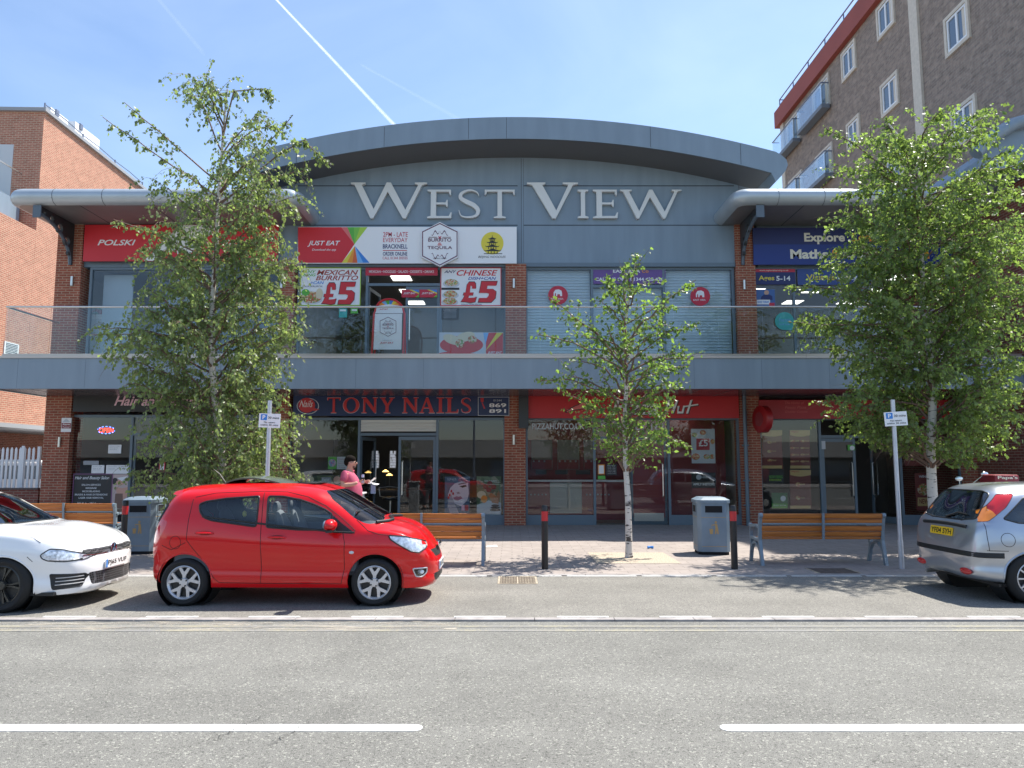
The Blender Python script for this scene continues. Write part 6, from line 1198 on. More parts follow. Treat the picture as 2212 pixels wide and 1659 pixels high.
def make_bollard():
    t = thing('bollard', None, 'bollard')
    mb = MB(); mb.lathe([(.055, 0), (.055, .80)], n=20); mb.lathe([(.055, .96), (.055, 1.045), (.045, 1.06), (0, 1.065)], n=20); mb.build('post', m_boll, t, smooth=True)
    mb = MB(); mb.lathe([(.056, .80), (.056, .96)], n=20); mb.build('reflective_band', m_rband, t, smooth=True)
    mb = MB(); mb.lathe([(0, .004), (.09, .004), (.09, 0)], n=20); mb.build('base_mortar', m_kerb, t); return t
bo = make_bollard()
for i, (u, lab) in enumerate(((1177, 'black bollard with red band standing alone between the middle bench and the young birch'), (1587, 'black bollard with red band in front of the right litter bin'), (266, 'black bollard with red band left of the left litter bin'))):
    o = bo if i == 0 else copy_tree(bo); o.location = (X(u, 1228, 12.63) if i < 2 else X(u, 1180, 14.2), 12.63 if i < 2 else 14.2, .03); tag(o, lab, 'bollard', 'black bollards with red bands')
m_galv = mat('galvanised_pole', (.50, .52, .56), .42, metal=.5, noise=.08, nscale=8)
def park_sign(lab, u, v0, Y, ang):
    x = X(u, 1100, Y); zt_ = Z(v0, Y); t = thing('parking_sign', lab, 'parking sign', (x, Y, .03), 'parking time signs')
    mb = MB(); mb.tube([(x, Y, .03), (x, Y, .5), (x, Y, .501), (x, Y, zt_)], [.043, .043, .036, .036], 14); mb.lathe([(.037, 0), (.037, .02), (0, .025)], (x, Y, zt_), n=14); mb.build('pole', m_galv, t, smooth=True)
    zc_ = Z(905 if u > 1000 else 909, Y); M = Matrix.Translation((x+.02, Y, zc_)) @ Matrix.Rotation(ang, 4, 'Z') @ Matrix.Rotation(R(-3 if u > 1000 else 2), 4, 'Y'); O = M @ Vector((-.18, -.06, -.12)); Rv = (M.to_3x3() @ Vector((1, 0, 0))); Uv = (M.to_3x3() @ Vector((0, 0, 1))); Nn = Rv.cross(Uv)
    def fl(nm, pts, m_, off, th=.003): mb = MB(); mb.poly([[(a, b_) for a, b_ in pts]], O+Nn*off, Rv, Uv, th); mb.build(nm, m_, t)
    fl('plate', [(0, 0), (.36, 0), (.36, .24), (0, .24)], WHT, 0, .006); fl('blue_square', [(.03, .125), (.135, .125), (.135, .225), (.03, .225)], BLU, .003)
    def w_(s, a, b_, c, d, m_, bold=.01): mb = MB(); vs, fs = text2d(s, 0, bold); put2d(mb, vs, fs, O+Nn*.007+Rv*a+Uv*b_, Rv, Uv, c-a, d-b_); me = bpy.data.meshes.new('lettering'); me.from_pydata([tuple(p) for p in mb.v], [], mb.f); link_mesh('lettering', me, m_, t)
    w_('P', .06, .14, .108, .21, WHT, .03); w_('30 mins', .155, .15, .34, .19, BLK); w_('No return', .09, .075, .27, .105, BLK); w_('within 30 mins', .03, .03, .33, .06, BLK)
    mb = MB(); mb.box(x-.05, x+.05, Y-.045, Y+.045, zc_-.03, zc_); mb.build('clamp', m_galv, t)
park_sign('white parking time plate on a grey pole rising behind the red hatchback', 575, 868, 12.7, R(4)); park_sign('white parking time plate on a grey pole between the right bench and the silver car', 1941, 866, 12.7, R(-12))
# litter on the paving
t = thing('crushed_can', 'small crushed blue can lying on the paving near the young birch', 'can', P(1405, 1180, 15.6)); t.location.z = .03; p = t.location; mb = MB(); mb.tube([p+Vector((-.06, 0, .03)), p+Vector((.0, .01, .034)), p+Vector((.06, -.01, .03))], [.03, .022, .03], 8); mb.build('can', BLU, t)
t = thing('paper_scrap', 'small white scrap of paper on the paving by the middle bench', 'paper', (X(1062, 1170, 16), 16, .03)); x = t.location.x; mb = MB(); mb.add([(x-.13, 15.9, .034), (x+.13, 15.95, .036), (x+.1, 16.15, .05), (x-.1, 16.1, .036)], [(0, 1, 2, 3)]); mb.build('sheet', WHT, t)
t = thing('display_plinth', 'white counter height plinth outside the nail bar behind the red car', 'stand', (X(766, 1068, 16.5), 16.5, .03)); x = t.location.x
mb = MB(); mb.box(x-.16, x+.16, 16.4, 16.8, .03, 1.12); mb.build('body', LGY, t); mb = MB(); mb.box(x-.2, x+.2, 16.35, 16.85, 1.121, 1.15); mb.build('top', WHT, t)
# ------------------------------------------------------------------ cars
def pchip(xk, yk, x):
    xk = np.array(xk, float); yk = np.array(yk, float); h = np.diff(xk); d = np.diff(yk)/h; m = np.zeros(len(xk))
    for i in range(1, len(xk)-1):
        if d[i-1]*d[i] > 0: w1 = 2*h[i]+h[i-1]; w2 = h[i]+2*h[i-1]; m[i] = (w1+w2)/(w1/d[i-1]+w2/d[i])
    m[0] = d[0]; m[-1] = d[-1]; x = np.clip(x, xk[0], xk[-1]); i = np.clip(np.searchsorted(xk, x)-1, 0, len(xk)-2); t = (x-xk[i])/h[i]
    return (2*t**3-3*t*t+1)*yk[i]+(t**3-2*t*t+t)*h[i]*m[i]+(-2*t**3+3*t*t)*yk[i+1]+(t**3-t*t)*h[i]*m[i+1]
def kn(d, x): k = sorted(d); return pchip(k, [d[a] for a in k], x)
def inside(poly, a, b):
    c = False; j = len(poly)-1
    for i in range(len(poly)):
        if (poly[i][1] > b) != (poly[j][1] > b) and a < (poly[j][0]-poly[i][0])*(b-poly[i][1])/(poly[j][1]-poly[i][1])+poly[i][0]: c = not c
        j = i
    return c
def nearest(poly, a, b):
    best = None
    for i in range(len(poly)):
        p, q_ = poly[i-1], poly[i]; dx, dy = q_[0]-p[0], q_[1]-p[1]; t = max(0, min(1, ((a-p[0])*dx+(b-p[1])*dy)/(dx*dx+dy*dy+1e-12))); x, y = p[0]+dx*t, p[1]+dy*t; d = math.hypot(x-a, y-b)
        if best is None or d < best[0]: best = (d, x, y)
    return best
def rnd(poly, r=.03, n=4):
    """outline with rounded corners"""
    out = []
    for i in range(len(poly)):
        p0, p1, p2 = poly[i-1], poly[i], poly[(i+1) % len(poly)]
        def toward(q_):
            d = math.hypot(q_[0]-p1[0], q_[1]-p1[1]); k = min(r/d, .45) if d else 0; return (p1[0]+(q_[0]-p1[0])*k, p1[1]+(q_[1]-p1[1])*k)
        a, b_ = toward(p0), toward(p2)
        for k in range(n+1):
            t = k/n; out.append(((1-t)**2*a[0]+2*t*(1-t)*p1[0]+t*t*b_[0], (1-t)**2*a[1]+2*t*(1-t)*p1[1]+t*t*b_[1]))
    return out
m_cglass = glassm('car_glass', (.80, .87, .88), 1.1, .01); m_cglassd = glassm('privacy_glass', (.30, .38, .42), 1.5, .03); m_tyre = mat('tyre_rubber', (.012, .012, .012), .8, bump=.2, bscale=40); m_trim = mat('car_trim', (.014, .015, .016), .45); m_seam = mat('panel_gap', (.01, .004, .004), .8)
m_alloy = mat('alloy_silver', (.58, .58, .60), .3, metal=.55); m_allob = mat('alloy_dark', (.07, .07, .065), .3, metal=.6); m_chrome = mat('chrome', (.8, .8, .82), .08, metal=1); m_lens = glassm('lamp_lens', (.97, .98, 1), 1.0, .02); m_refl = mat('lamp_reflector', (.80, .82, .85), .4); m_head = mat('headlamp', (.62, .65, .70), .16, metal=.35, coat=1, noise=.45, nscale=26, bump=.5, bscale=38); m_rlens = mat('tail_lens', (.55, .012, .015), .12, coat=1); m_amber = mat('amber_lens', (.75, .22, .02), .15, coat=1); m_seat = mat('seat_cloth', (.13, .14, .155), .8); m_cab = mat('cabin_plastic', (.06, .068, .08), .6); m_yplate = mat('yellow_plate', (.78, .50, .02), .4)
class Car:
    def __init__(s, name, label, loc, rows, xs, paint, group=None):
        s.t = thing(name, label, 'car', loc, group); s.paint = paint; s.rows = rows
        NS = rows['sub']; pts = []
        for x in xs:
            w_ = kn(rows['w'], x); zb = kn(rows['zb'], x); zc_ = kn(rows['zc'], x); bz = kn(rows['bz'], x); rz = kn(rows['rz'], x); ry = kn(rows['ry'], x); zt = kn(rows['zt'], x)
            ctl = [(0, zb), (w_*.78, zb), (w_*.92, zb+.02), (w_*.955, zb+.09), (w_*.942, zb*.45+zc_*.55-.02), (w_, zc_), (w_*.982, (zc_+bz)/2+.01), (w_*.94, bz), (ry, rz), (ry*.84, rz+(zt-rz)*.62), (0, zt)]
            sec = []
            for i in range(len(ctl)-1):
                p0 = ctl[max(i-1, 0)]; p1, p2 = ctl[i], ctl[i+1]; p3 = ctl[min(i+2, len(ctl)-1)]
                # centripetal tangents, softened so that corners stay crisp
                l = math.hypot(p2[0]-p1[0], p2[1]-p1[1])+1e-9; la = math.hypot(p1[0]-p0[0], p1[1]-p0[1])+1e-9; lb = math.hypot(p3[0]-p2[0], p3[1]-p2[1])+1e-9
                def tan(a, b_, c, l1, l2): return tuple(((b_[k]-a[k])/l1*l2+(c[k]-b_[k])/l2*l1)/(l1+l2) for k in (0, 1))
                t1 = tan(p0, p1, p2, la, l) if i > 0 else (1, 0); t2 = tan(p1, p2, p3, l, lb) if i < len(ctl)-2 else (-1, 0)
                if i == 0: t1 = (1, 0)
                t1 = [q_*l for q_ in t1]; t2 = [q_*l for q_ in t2]
                for k in range(NS[i]):
                    t = k/NS[i]; sec.append(tuple((2*t**3-3*t*t+1)*p1[c]+(t**3-2*t*t+t)*t1[c]+(-2*t**3+3*t*t)*p2[c]+(t**3-t*t)*t2[c] for c in (0, 1)))
            sec.append(ctl[-1]); pts.append([(x, max(y, 0), z) for y, z in sec])
        m_ = len(pts[0]); n = len(xs); ring = 2*m_-2; V = []; F = []
        for sec in pts: V += [(x, -y, z) for x, y, z in sec]+[(x, y, z) for x, y, z in sec[-2:0:-1]]
        for i in range(n-1):
            for k in range(ring): a = i*ring+k; b_ = i*ring+(k+1) % ring; F.append((a, b_, b_+ring, a+ring))
        for e, off in ((0, 0), (1, (n-1)*ring)):                   # fan closed noses
            c = len(V); P_ = [V[off+k] for k in range(ring)]; V.append((P_[0][0]+(.004 if e else -.004), 0, (P_[0][2]+P_[m_-1][2])/2))
            for k in range(ring): F.append((off+k, off+(k+1) % ring, c) if e else (off+(k+1) % ring, off+k, c))
        s.V = [Vector(v) for v in V]; s.F = F; s.reg = [None]*len(F); s.tree = BVHTree.FromPolygons(s.V, [list(f) for f in F])
    def cast(s, proj, a, b, sg):
        if proj == 'side': o, d = Vector((a, sg*3, b)), Vector((0, -sg, 0))
        elif proj == 'front': o, d = Vector((4*sg, a, b)), Vector((-sg, 0, 0))
        else: o, d = Vector((a, b, 4)), Vector((0, 0, -1))
        return s.tree.ray_cast(o, d)
    def region(s, name, m_, proj, poly, sg, cond=lambda c: True, drop=False, off=0, part=True, over=False):
        """give every skin face inside the outline to a part of its own; the edge is pulled onto the outline"""
        A = (lambda p: (p.x, p.z)) if proj == 'side' else ((lambda p: (p.y, p.z)) if proj == 'front' else (lambda p: (p.x, p.y)))
        ok = (lambda c, nn: c.y*sg > 0.02 and nn.y*sg > .12) if proj == 'side' else ((lambda c, nn: nn.x*sg > .10) if proj == 'front' else (lambda c, nn: nn.z > .1))
        sel = []
        for i, f in enumerate(s.F):
            if s.reg[i] is not None: continue
            c = sum((s.V[k] for k in f), Vector())/len(f)
            if not inside(poly, *A(c)): continue
            nn = (s.V[f[1]]-s.V[f[0]]).cross(s.V[f[-1]]-s.V[f[0]])
            if nn.length < 1e-12: continue
            nn.normalize()
            if nn.dot(Vector((0, c.y, c.z-.7))) < 0 and proj != 'front': nn = -nn
            if proj == 'front' and nn.x*c.x < 0: nn = -nn
            if ok(c, nn) and cond(c): sel.append(i)
        S = set(sel); inn = set(k for i in sel for k in s.F[i]); outv = set(k for i, f in enumerate(s.F) if i not in S for k in f)
        for k in inn & outv:
            a, b_ = A(s.V[k]); d, x, y = nearest(poly, a, b_)
            if d < .05:
                h = s.cast(proj, x, y, sg)
                if h[0] is not None and (h[0]-s.V[k]).length < .12: s.V[k] = h[0]
        for i in sel: s.reg[i] = (name, m_ if not drop else None)
        return sel
    def finish(s):
        groups = {}
        for i, r_ in enumerate(s.reg): groups.setdefault(r_, []).append(i)
        s.parts = {}
        for r_, fs in groups.items():
            if r_ is not None and r_[1] is None: continue
            nm, m_ = (('body', s.paint) if r_ is None else r_); nm2 = nm.split('#')[0]
            used = sorted(set(k for i in fs for k in s.F[i])); mp_ = {k: j for j, k in enumerate(used)}
            me = bpy.data.meshes.new(nm2); me.from_pydata([tuple(s.V[k]) for k in used], [], [tuple(mp_[k] for k in s.F[i]) for i in fs])
            bm = bmesh.new(); bm.from_mesh(me); bmesh.ops.remove_doubles(bm, verts=bm.verts, dist=1e-4)
            for f in bm.faces:
                f.smooth = True; c = f.calc_center_median()
                if nm != 'body' and f.normal.dot(Vector((c.x*.3, c.y, c.z-.6))) < 0: f.normal_flip()
            if nm == 'body': bmesh.ops.recalc_face_normals(bm, faces=bm.faces)
            f0 = max(bm.faces, key=lambda f: f.calc_center_median().z)
            if nm == 'body' and f0.normal.z < 0: bmesh.ops.reverse_faces(bm, faces=bm.faces)
            for e in bm.edges:
                if len(e.link_faces) == 2 and e.calc_face_angle(0) > R(50): e.smooth = False
            bm.to_mesh(me); bm.free(); s.parts[nm] = link_mesh(nm2, me, m_, s.t, shift=False)
    def line(s, name, m_, proj, pts, sg, r=.004, off=0.0, closed=False, par=None, dens=.03):
        P_ = list(pts)+([pts[0]] if closed else []); out_ = []
        for a, b_ in zip(P_, P_[1:]):
            n = max(1, int(math.hypot(b_[0]-a[0], b_[1]-a[1])/dens))
            for k in range(n): out_.append((a[0]+(b_[0]-a[0])*k/n, a[1]+(b_[1]-a[1])*k/n))
        out_.append(P_[-1]); q_ = []
        for a, b_ in out_:
            h = s.cast(proj, a, b_, sg)
            if h[0] is not None:
                nn = h[1] if (h[1].y*sg > 0 if proj == 'side' else (h[1].x*sg > 0 if proj == 'front' else h[1].z > 0)) else -h[1]
                q_.append(h[0]+nn*off)
        if len(q_) < 2: return None
        mb = MB(); mb.tube(q_, r, 6); return mb.build(name, m_, par or s.t, smooth=True, shift=False)
    def surf(s, proj, a, b, sg): return s.cast(proj, a, b, sg)[0]
    def wheel(s, x, y, rad, rim, wd, kind, m_rim, sg):
        t = thing('wheel', None, None); t.parent = s.t; t.location = (x, y, rad); ax = (0, sg, 0)
        def bd(mb, nm, m_, **k): return mb.build(nm, m_, t, shift=False, **k)
        h = wd/2; mb = MB(); mb.lathe([(rim-.004, h-.012), (rim+.012, h), (rim+(rad-rim)*.55, h+.004), (rad-.018, h-.012), (rad, h-.035), (rad, -h+.035), (rad-.02, -h), (rim, -h), (rim, -h+.02)], (0, 0, 0), ax, 40); bd(mb, 'tyre', m_tyre, smooth=True)
        mb = MB(); mb.lathe([(rim, h-.012), (rim-.012, h-.006), (rim-.03, h-.03), (rim-.035, -h*.3), (rim-.03, -h)], (0, 0, 0), ax, 40)
        Rv = Vector((1, 0, 0)) if sg < 0 else Vector((-1, 0, 0)); Uv = Vector((0, 0, 1)); O = Vector((0, sg*(h-.012), 0))
        ns_ = 5 if kind != 'multi' else 10
        for k in range(ns_):
            a0 = k*math.tau/ns_+(.3 if kind == 'split' else 0)
            def pl(pp): return [(math.cos(a0+t_)*r_, math.sin(a0+t_)*r_) for r_, t_ in pp]
            if kind == 'split':                                    # broad spokes forked at the rim
                mb.poly([pl([(.03, -.5), (rim*.42, -.24), (rim*.72, -.36), (rim*.96, -.40), (rim*.97, -.24), (rim*.70, -.10), (rim*.62, 0), (rim*.70, .10), (rim*.97, .24), (rim*.96, .40), (rim*.72, .36), (rim*.42, .24), (.03, .5)])], O-Vector((0, sg*.008, 0)), Rv, Uv, .03)
            elif kind == 'twin':
                mb.poly([pl([(.035, -.3), (rim*.5, -.15), (rim*.97, -.22), (rim*.97, -.10), (rim*.55, -.03)])], O-Vector((0, sg*.008, 0)), Rv, Uv, .03); mb.poly([pl([(.035, .3), (rim*.55, .03), (rim*.97, .10), (rim*.97, .22), (rim*.5, .15)])], O-Vector((0, sg*.008, 0)), Rv, Uv, .03)
            else: mb.poly([pl([(.03, -.25), (rim*.97, -.05), (rim*.97, .05), (.03, .25)])], O-Vector((0, sg*.008, 0)), Rv, Uv, .025)
        mb.lathe([(0, h-.004), (.05, h-.006), (.058, h-.02), (.058, h-.05)], (0, 0, 0), ax, 20); bd(mb, 'rim', m_rim, smooth=True, sharp=30)
        mb = MB(); mb.lathe([(0, h-.07), (rim-.03, h-.07)], (0, 0, 0), ax, 30); mb.lathe([(.0, h-.06), (.09, h-.06)], (0, 0, 0), ax, 20); bd(mb, 'brake_disc', m_trim)
        mb = MB()
        for k in range(5 if kind != 'split' else 4): a0 = k*math.tau/(5 if kind != 'split' else 4)+.6; mb.lathe([(0, h-.0), (.010, h-.0), (.010, h-.02)], (.045*math.cos(a0)*1.0, 0, .045*math.sin(a0)), ax, 8)
        bd(mb, 'wheel_nuts', m_trim); return t
    def well(s, x, y, r, sg):
        mb = MB(); mb.lathe([(r+.012, 0), (r+.02, -.30), (0, -.30)], (x, y, .30), (0, sg, 0), 32); return mb.build('wheel_well', m_trim, s.t, shift=False)
    def seat(s, x, y):
        t = thing('seat', None, None); t.parent = s.t; t.location = (x, y, 0); mb = MB(); mb.ell((0, 0, .55), (.26, .24, .11)); mb.build('cushion', m_seat, t, smooth=True, shift=False)
        mb = MB(); mb.ell((-.24, 0, .85), (.09, .23, .34), M=Matrix.Rotation(R(-16), 3, 'Y')); mb.build('backrest', m_seat, t, smooth=True, shift=False)
        mb = MB(); mb.ell((-.36, 0, 1.19), (.05, .12, .09)); mb.build('headrest', mat('headrest_cloth', (.10, .11, .12), .8), t, smooth=True, shift=False)
    def cabin(s, x0, x1, w_, zf=.42, zd=.98, swy=.33, rear=True):
        mb = MB(); mb.box(x0, x1, -w_, w_, zf-.05, zf); mb.box(x0-.02, x0, -w_, w_, zf, .95); mb.box(x1, x1+.02, -w_, w_, zf, zd-.1); mb.build('cabin_floor', m_cab, s.t, shift=False)
        for sg in (-1, 1): mb = MB(); mb.box(x0, x1, sg*w_-.015, sg*w_+.015, zf, .93); mb.build('door_card', mat('door_card', (.14, .16, .19), .6), s.t, shift=False)
        mb = MB(); mb.ell((x1-.02, 0, zd-.12), (.26, w_-.02, .13)); mb.build('dashboard', m_cab, s.t, smooth=True, shift=False)
        mb = MB(); c = Vector((x1-.34, -swy, zd-.03)); mb.tube([c+Matrix.Rotation(R(-62), 3, 'Y') @ Vector((.18*math.cos(a), .18*math.sin(a), 0)) for a in [k*math.tau/24 for k in range(25)]], .014, 6, cap=False); mb.tube([c+Vector((-.0, -.16, 0)), c, c+Vector((0, .16, 0))], .018, 6); mb.tube([c, c+Vector((.25, 0, -.1))], .03, 6); mb.build('steering_wheel', m_cab, s.t, smooth=True, shift=False)
        for y in (-w_*.52, w_*.52): s.seat(x1-.78, y)
        if rear: s.seat(x0+.52, -w_*.5); s.seat(x0+.52, w_*.5)
    def plate(s, text, x, z, sg, m_, wd=.52, tilt=0):
        t = thing('number_plate', None, None); t.parent = s.t; t.location = (x, 0, z); Rv = Vector((0, 1, 0)) if sg > 0 else Vector((0, -1, 0)); Uv = Vector((math.sin(tilt)*-sg, 0, math.cos(tilt))); Nn = Rv.cross(Uv)
        mb = MB(); mb.poly([rnd([(-wd/2, -.055), (wd/2, -.055), (wd/2, .055), (-wd/2, .055)], .012)], Nn*.0, Rv, Uv, .012); mb.build('plate', m_, t, shift=False)
        mb = MB(); vs, fs = text2d(text, 0, .02); x0 = -wd/2+(.05 if m_ is WHT else .02); put2d(mb, vs, fs, Nn*.002+Rv*x0+Uv*-.037, Rv, Uv, wd/2-.02-x0, .074)
        me = bpy.data.meshes.new('lettering'); me.from_pydata([tuple(p) for p in mb.v], [], mb.f); link_mesh('lettering', me, m_trim, t, shift=False)
        if m_ is WHT: mb = MB(); mb.poly([(-wd/2+.004, -.05), (-wd/2+.042, -.05), (-wd/2+.042, .05), (-wd/2+.004, .05)], Nn*.002, Rv, Uv, .001); mb.build('blue_strip', BLU, t, shift=False)
    def mirror(s, x, y, z, sg, m_):
        t = thing('door_mirror', None, None); t.parent = s.t; t.location = (x, y, z); mb = MB(); mb.ell((0, sg*.10, .01), (.085, .125, .075), 16, 10); mb.build('mirror_shell', m_, t, smooth=True, shift=False)
        mb = MB(); mb.box(-.03, .04, min(sg*.22, -sg*.04), max(sg*.22, -sg*.04), -.075, -.045); mb.build('mirror_foot', m_trim, t, shift=False); mb = MB(); mb.ell((-.062, sg*.10, .01), (.03, .105, .058), 14, 8); mb.build('mirror_glass', m_wglass, t, smooth=True, shift=False)
    def handle(s, x, z, sg, m_):
        h = s.surf('side', x, z, sg); mb = MB(); mb.ell(h+Vector((0, 0, 0)), (.10, .012, .026), 14, 6); mb.build('handle_recess', m_seam, s.t, smooth=True, shift=False)
        mb = MB(); mb.tube([h+Vector((-.11, sg*.004, 0)), h+Vector((-.085, sg*.028, .003)), h+Vector((0, sg*.034, .005)), h+Vector((.085, sg*.028, .003)), h+Vector((.11, sg*.004, 0))], [.010, .014, .016, .014, .010], 8); mb.build('door_handle', m_, s.t, smooth=True, shift=False)
    def arch(s, x, r, sg):
        return [(x+r*math.cos(a), .30+r*math.sin(a)) for a in [k*math.tau/40 for k in range(40)]]
def stations(x0, x1, step=.028, end=.10):
    L_ = [x0+end*(1-math.cos(k*math.pi/2/6)) for k in range(6)]; L_ = [x0, x0+.004, x0+.012, x0+.025, x0+.045, x0+.07]
    xs = L_+list(np.arange(x0+end, x1-end, step))+[x1-.07, x1-.045, x1-.025, x1-.012, x1-.004, x1]; return np.array(sorted(xs))
def paintm(name, c, metal=0, rough=.28, coat=1.0): return mat(name, c, rough, metal=metal, coat=coat, back=(.02, .02, .02))
# ---- red hatchback, seen side on, nose to the right
m_redcar = paintm('red_car_paint', (.60, .004, .007), coat=.85); m_redcar.node_tree.nodes['Principled BSDF'].inputs['Specular IOR Level'].default_value = .15
rows = dict(sub=[4, 1, 2, 5, 5, 5, 5, 14, 5, 8],
  w={-1.70: .50, -1.685: .58, -1.64: .66, -1.55: .735, -1.35: .785, -1.0: .80, 0: .80, 1.1: .795, 1.4: .775, 1.6: .73, 1.75: .65, 1.86: .53, 1.93: .36, 1.955: .18},
  zb={-1.70: .40, -1.66: .31, -1.5: .25, -1.0: .21, 1.2: .20, 1.7: .19, 1.88: .215, 1.955: .30},
  zc={-1.70: .66, -1.5: .78, -1.0: .76, 0: .72, .8: .70, 1.4: .70, 1.7: .62, 1.9: .50, 1.955: .42},
  bz={-1.70: .78, -1.66: .90, -1.6: 1.0, -1.45: 1.09, -1.1: 1.115, -.26: 1.02, .5: .955, .95: .925, 1.3: .915, 1.5: .88, 1.7: .77, 1.85: .64, 1.955: .47},
  rz={-1.70: .80, -1.67: .96, -1.6: 1.10, -1.50: 1.25, -1.40: 1.335, -1.3: 1.375, -1: 1.40, -.3: 1.415, .15: 1.405, .40: 1.37, .6: 1.245, .8: 1.105, .97: .985, 1.1: .96, 1.3: .945, 1.5: .91, 1.7: .80, 1.85: .665, 1.955: .485},
  ry={-1.70: .42, -1.6: .56, -1.5: .60, -1.3: .625, -1: .635, 0: .64, .4: .63, .6: .665, .8: .695, .97: .715, 1.3: .68, 1.55: .61, 1.75: .50, 1.88: .36, 1.955: .12},
  zt={-1.70: .83, -1.68: .95, -1.62: 1.10, -1.54: 1.27, -1.46: 1.40, -1.38: 1.445, -1.1: 1.485, -.5: 1.51, 0: 1.507, .3: 1.485, .5: 1.44, .8: 1.30, 1.1: 1.125, 1.22: 1.06, 1.3: 1.035, 1.5: .985, 1.68: .90, 1.82: .76, 1.92: .60, 1.955: .50})
CX = X(604, 1200, 9.45); car = Car('hatchback_car', 'small bright red five door hatchback with its sunroof tilted open, parked side on', (CX, 9.43+.80, .02), rows, stations(-1.70, 1.955), m_redcar)
def cr_(x, y): return (x/549-1.604, 1.79-(y-88)/549)
def cp(L_): return [cr_(*p) for p in L_]
def cw(L_): return [(a, b_-.022) for a, b_ in cp(L_)]
wr = rnd(cw([(300, 368), (345, 350), (480, 330), (710, 314), (706, 520), (400, 478), (345, 458), (312, 420)]), .03); wf = rnd(cw([(776, 314), (880, 316), (1000, 338), (1100, 372), (1175, 405), (1226, 438), (1222, 545), (1000, 541), (780, 524)]), .025)
mt = cw([(1236, 445), (1300, 500), (1385, 560), (1375, 570), (1234, 560)])
hl = rnd(cp([(1625, 592), (1740, 602), (1862, 648), (1876, 688), (1832, 716), (1780, 705), (1690, 652), (1640, 620)]), .015); fog = rnd(cp([(1790, 825), (1885, 825), (1880, 860), (1850, 885), (1812, 880)]), .02)
tlp = rnd([(-1.66, .76), (-1.555, .80), (-1.46, .98), (-1.45, 1.05), (-1.53, 1.07), (-1.64, .95)], .02)
for sg in (-1, 1):
    for x in (-1.1925, 1.1925): car.region('x', None, 'side', car.arch(x, .345, sg), sg, drop=True)
    car.region('rear_side_window#%d' % sg, m_cglass, 'side', wr, sg); car.region('front_side_window#%d' % sg, m_cglass, 'side', wf, sg); car.region('mirror_base#%d' % sg, m_trim, 'side', mt, sg)
    car.region('headlight#%d' % sg, m_head, 'side', hl, sg); car.region('tail_light#%d' % sg, m_rlens, 'side', tlp, sg); car.region('fog_light#%d' % sg, m_lens, 'side', fog, sg)
ws = rnd([(-.675, 1.0), (-.665, 1.12), (-.60, 1.31), (-.50, 1.425), (.50, 1.425), (.60, 1.31), (.665, 1.12), (.675, 1.0), (.50, 1.045), (.25, 1.075), (-.25, 1.075), (-.50, 1.045)], .03)
car.region('windscreen', m_cglass, 'front', ws, 1, lambda c: .2 < c.x < 1.35)
car.region('rear_window', m_cglassd, 'front', rnd([(-.52, 1.05), (-.46, 1.33), (.46, 1.33), (.52, 1.05)], .05), -1, lambda c: c.x < -1.3)
car.region('grille', mat('grille_mesh', (.03, .03, .03), .5), 'front', rnd([(-.42, .66), (.42, .66), (.30, .56), (-.30, .56)], .03), 1, lambda c: c.x > 1.5); car.region('lower_intake', m_trim, 'front', rnd([(-.45, .36), (.45, .36), (.38, .26), (-.38, .26)], .03), 1, lambda c: c.x > 1.5)
sr = rnd([(-.62, -.36), (.22, -.36), (.22, .36), (-.62, .36)], .05); car.region('x', None, 'top', sr, 1, lambda c: c.z > 1.3, drop=True)
car.finish()
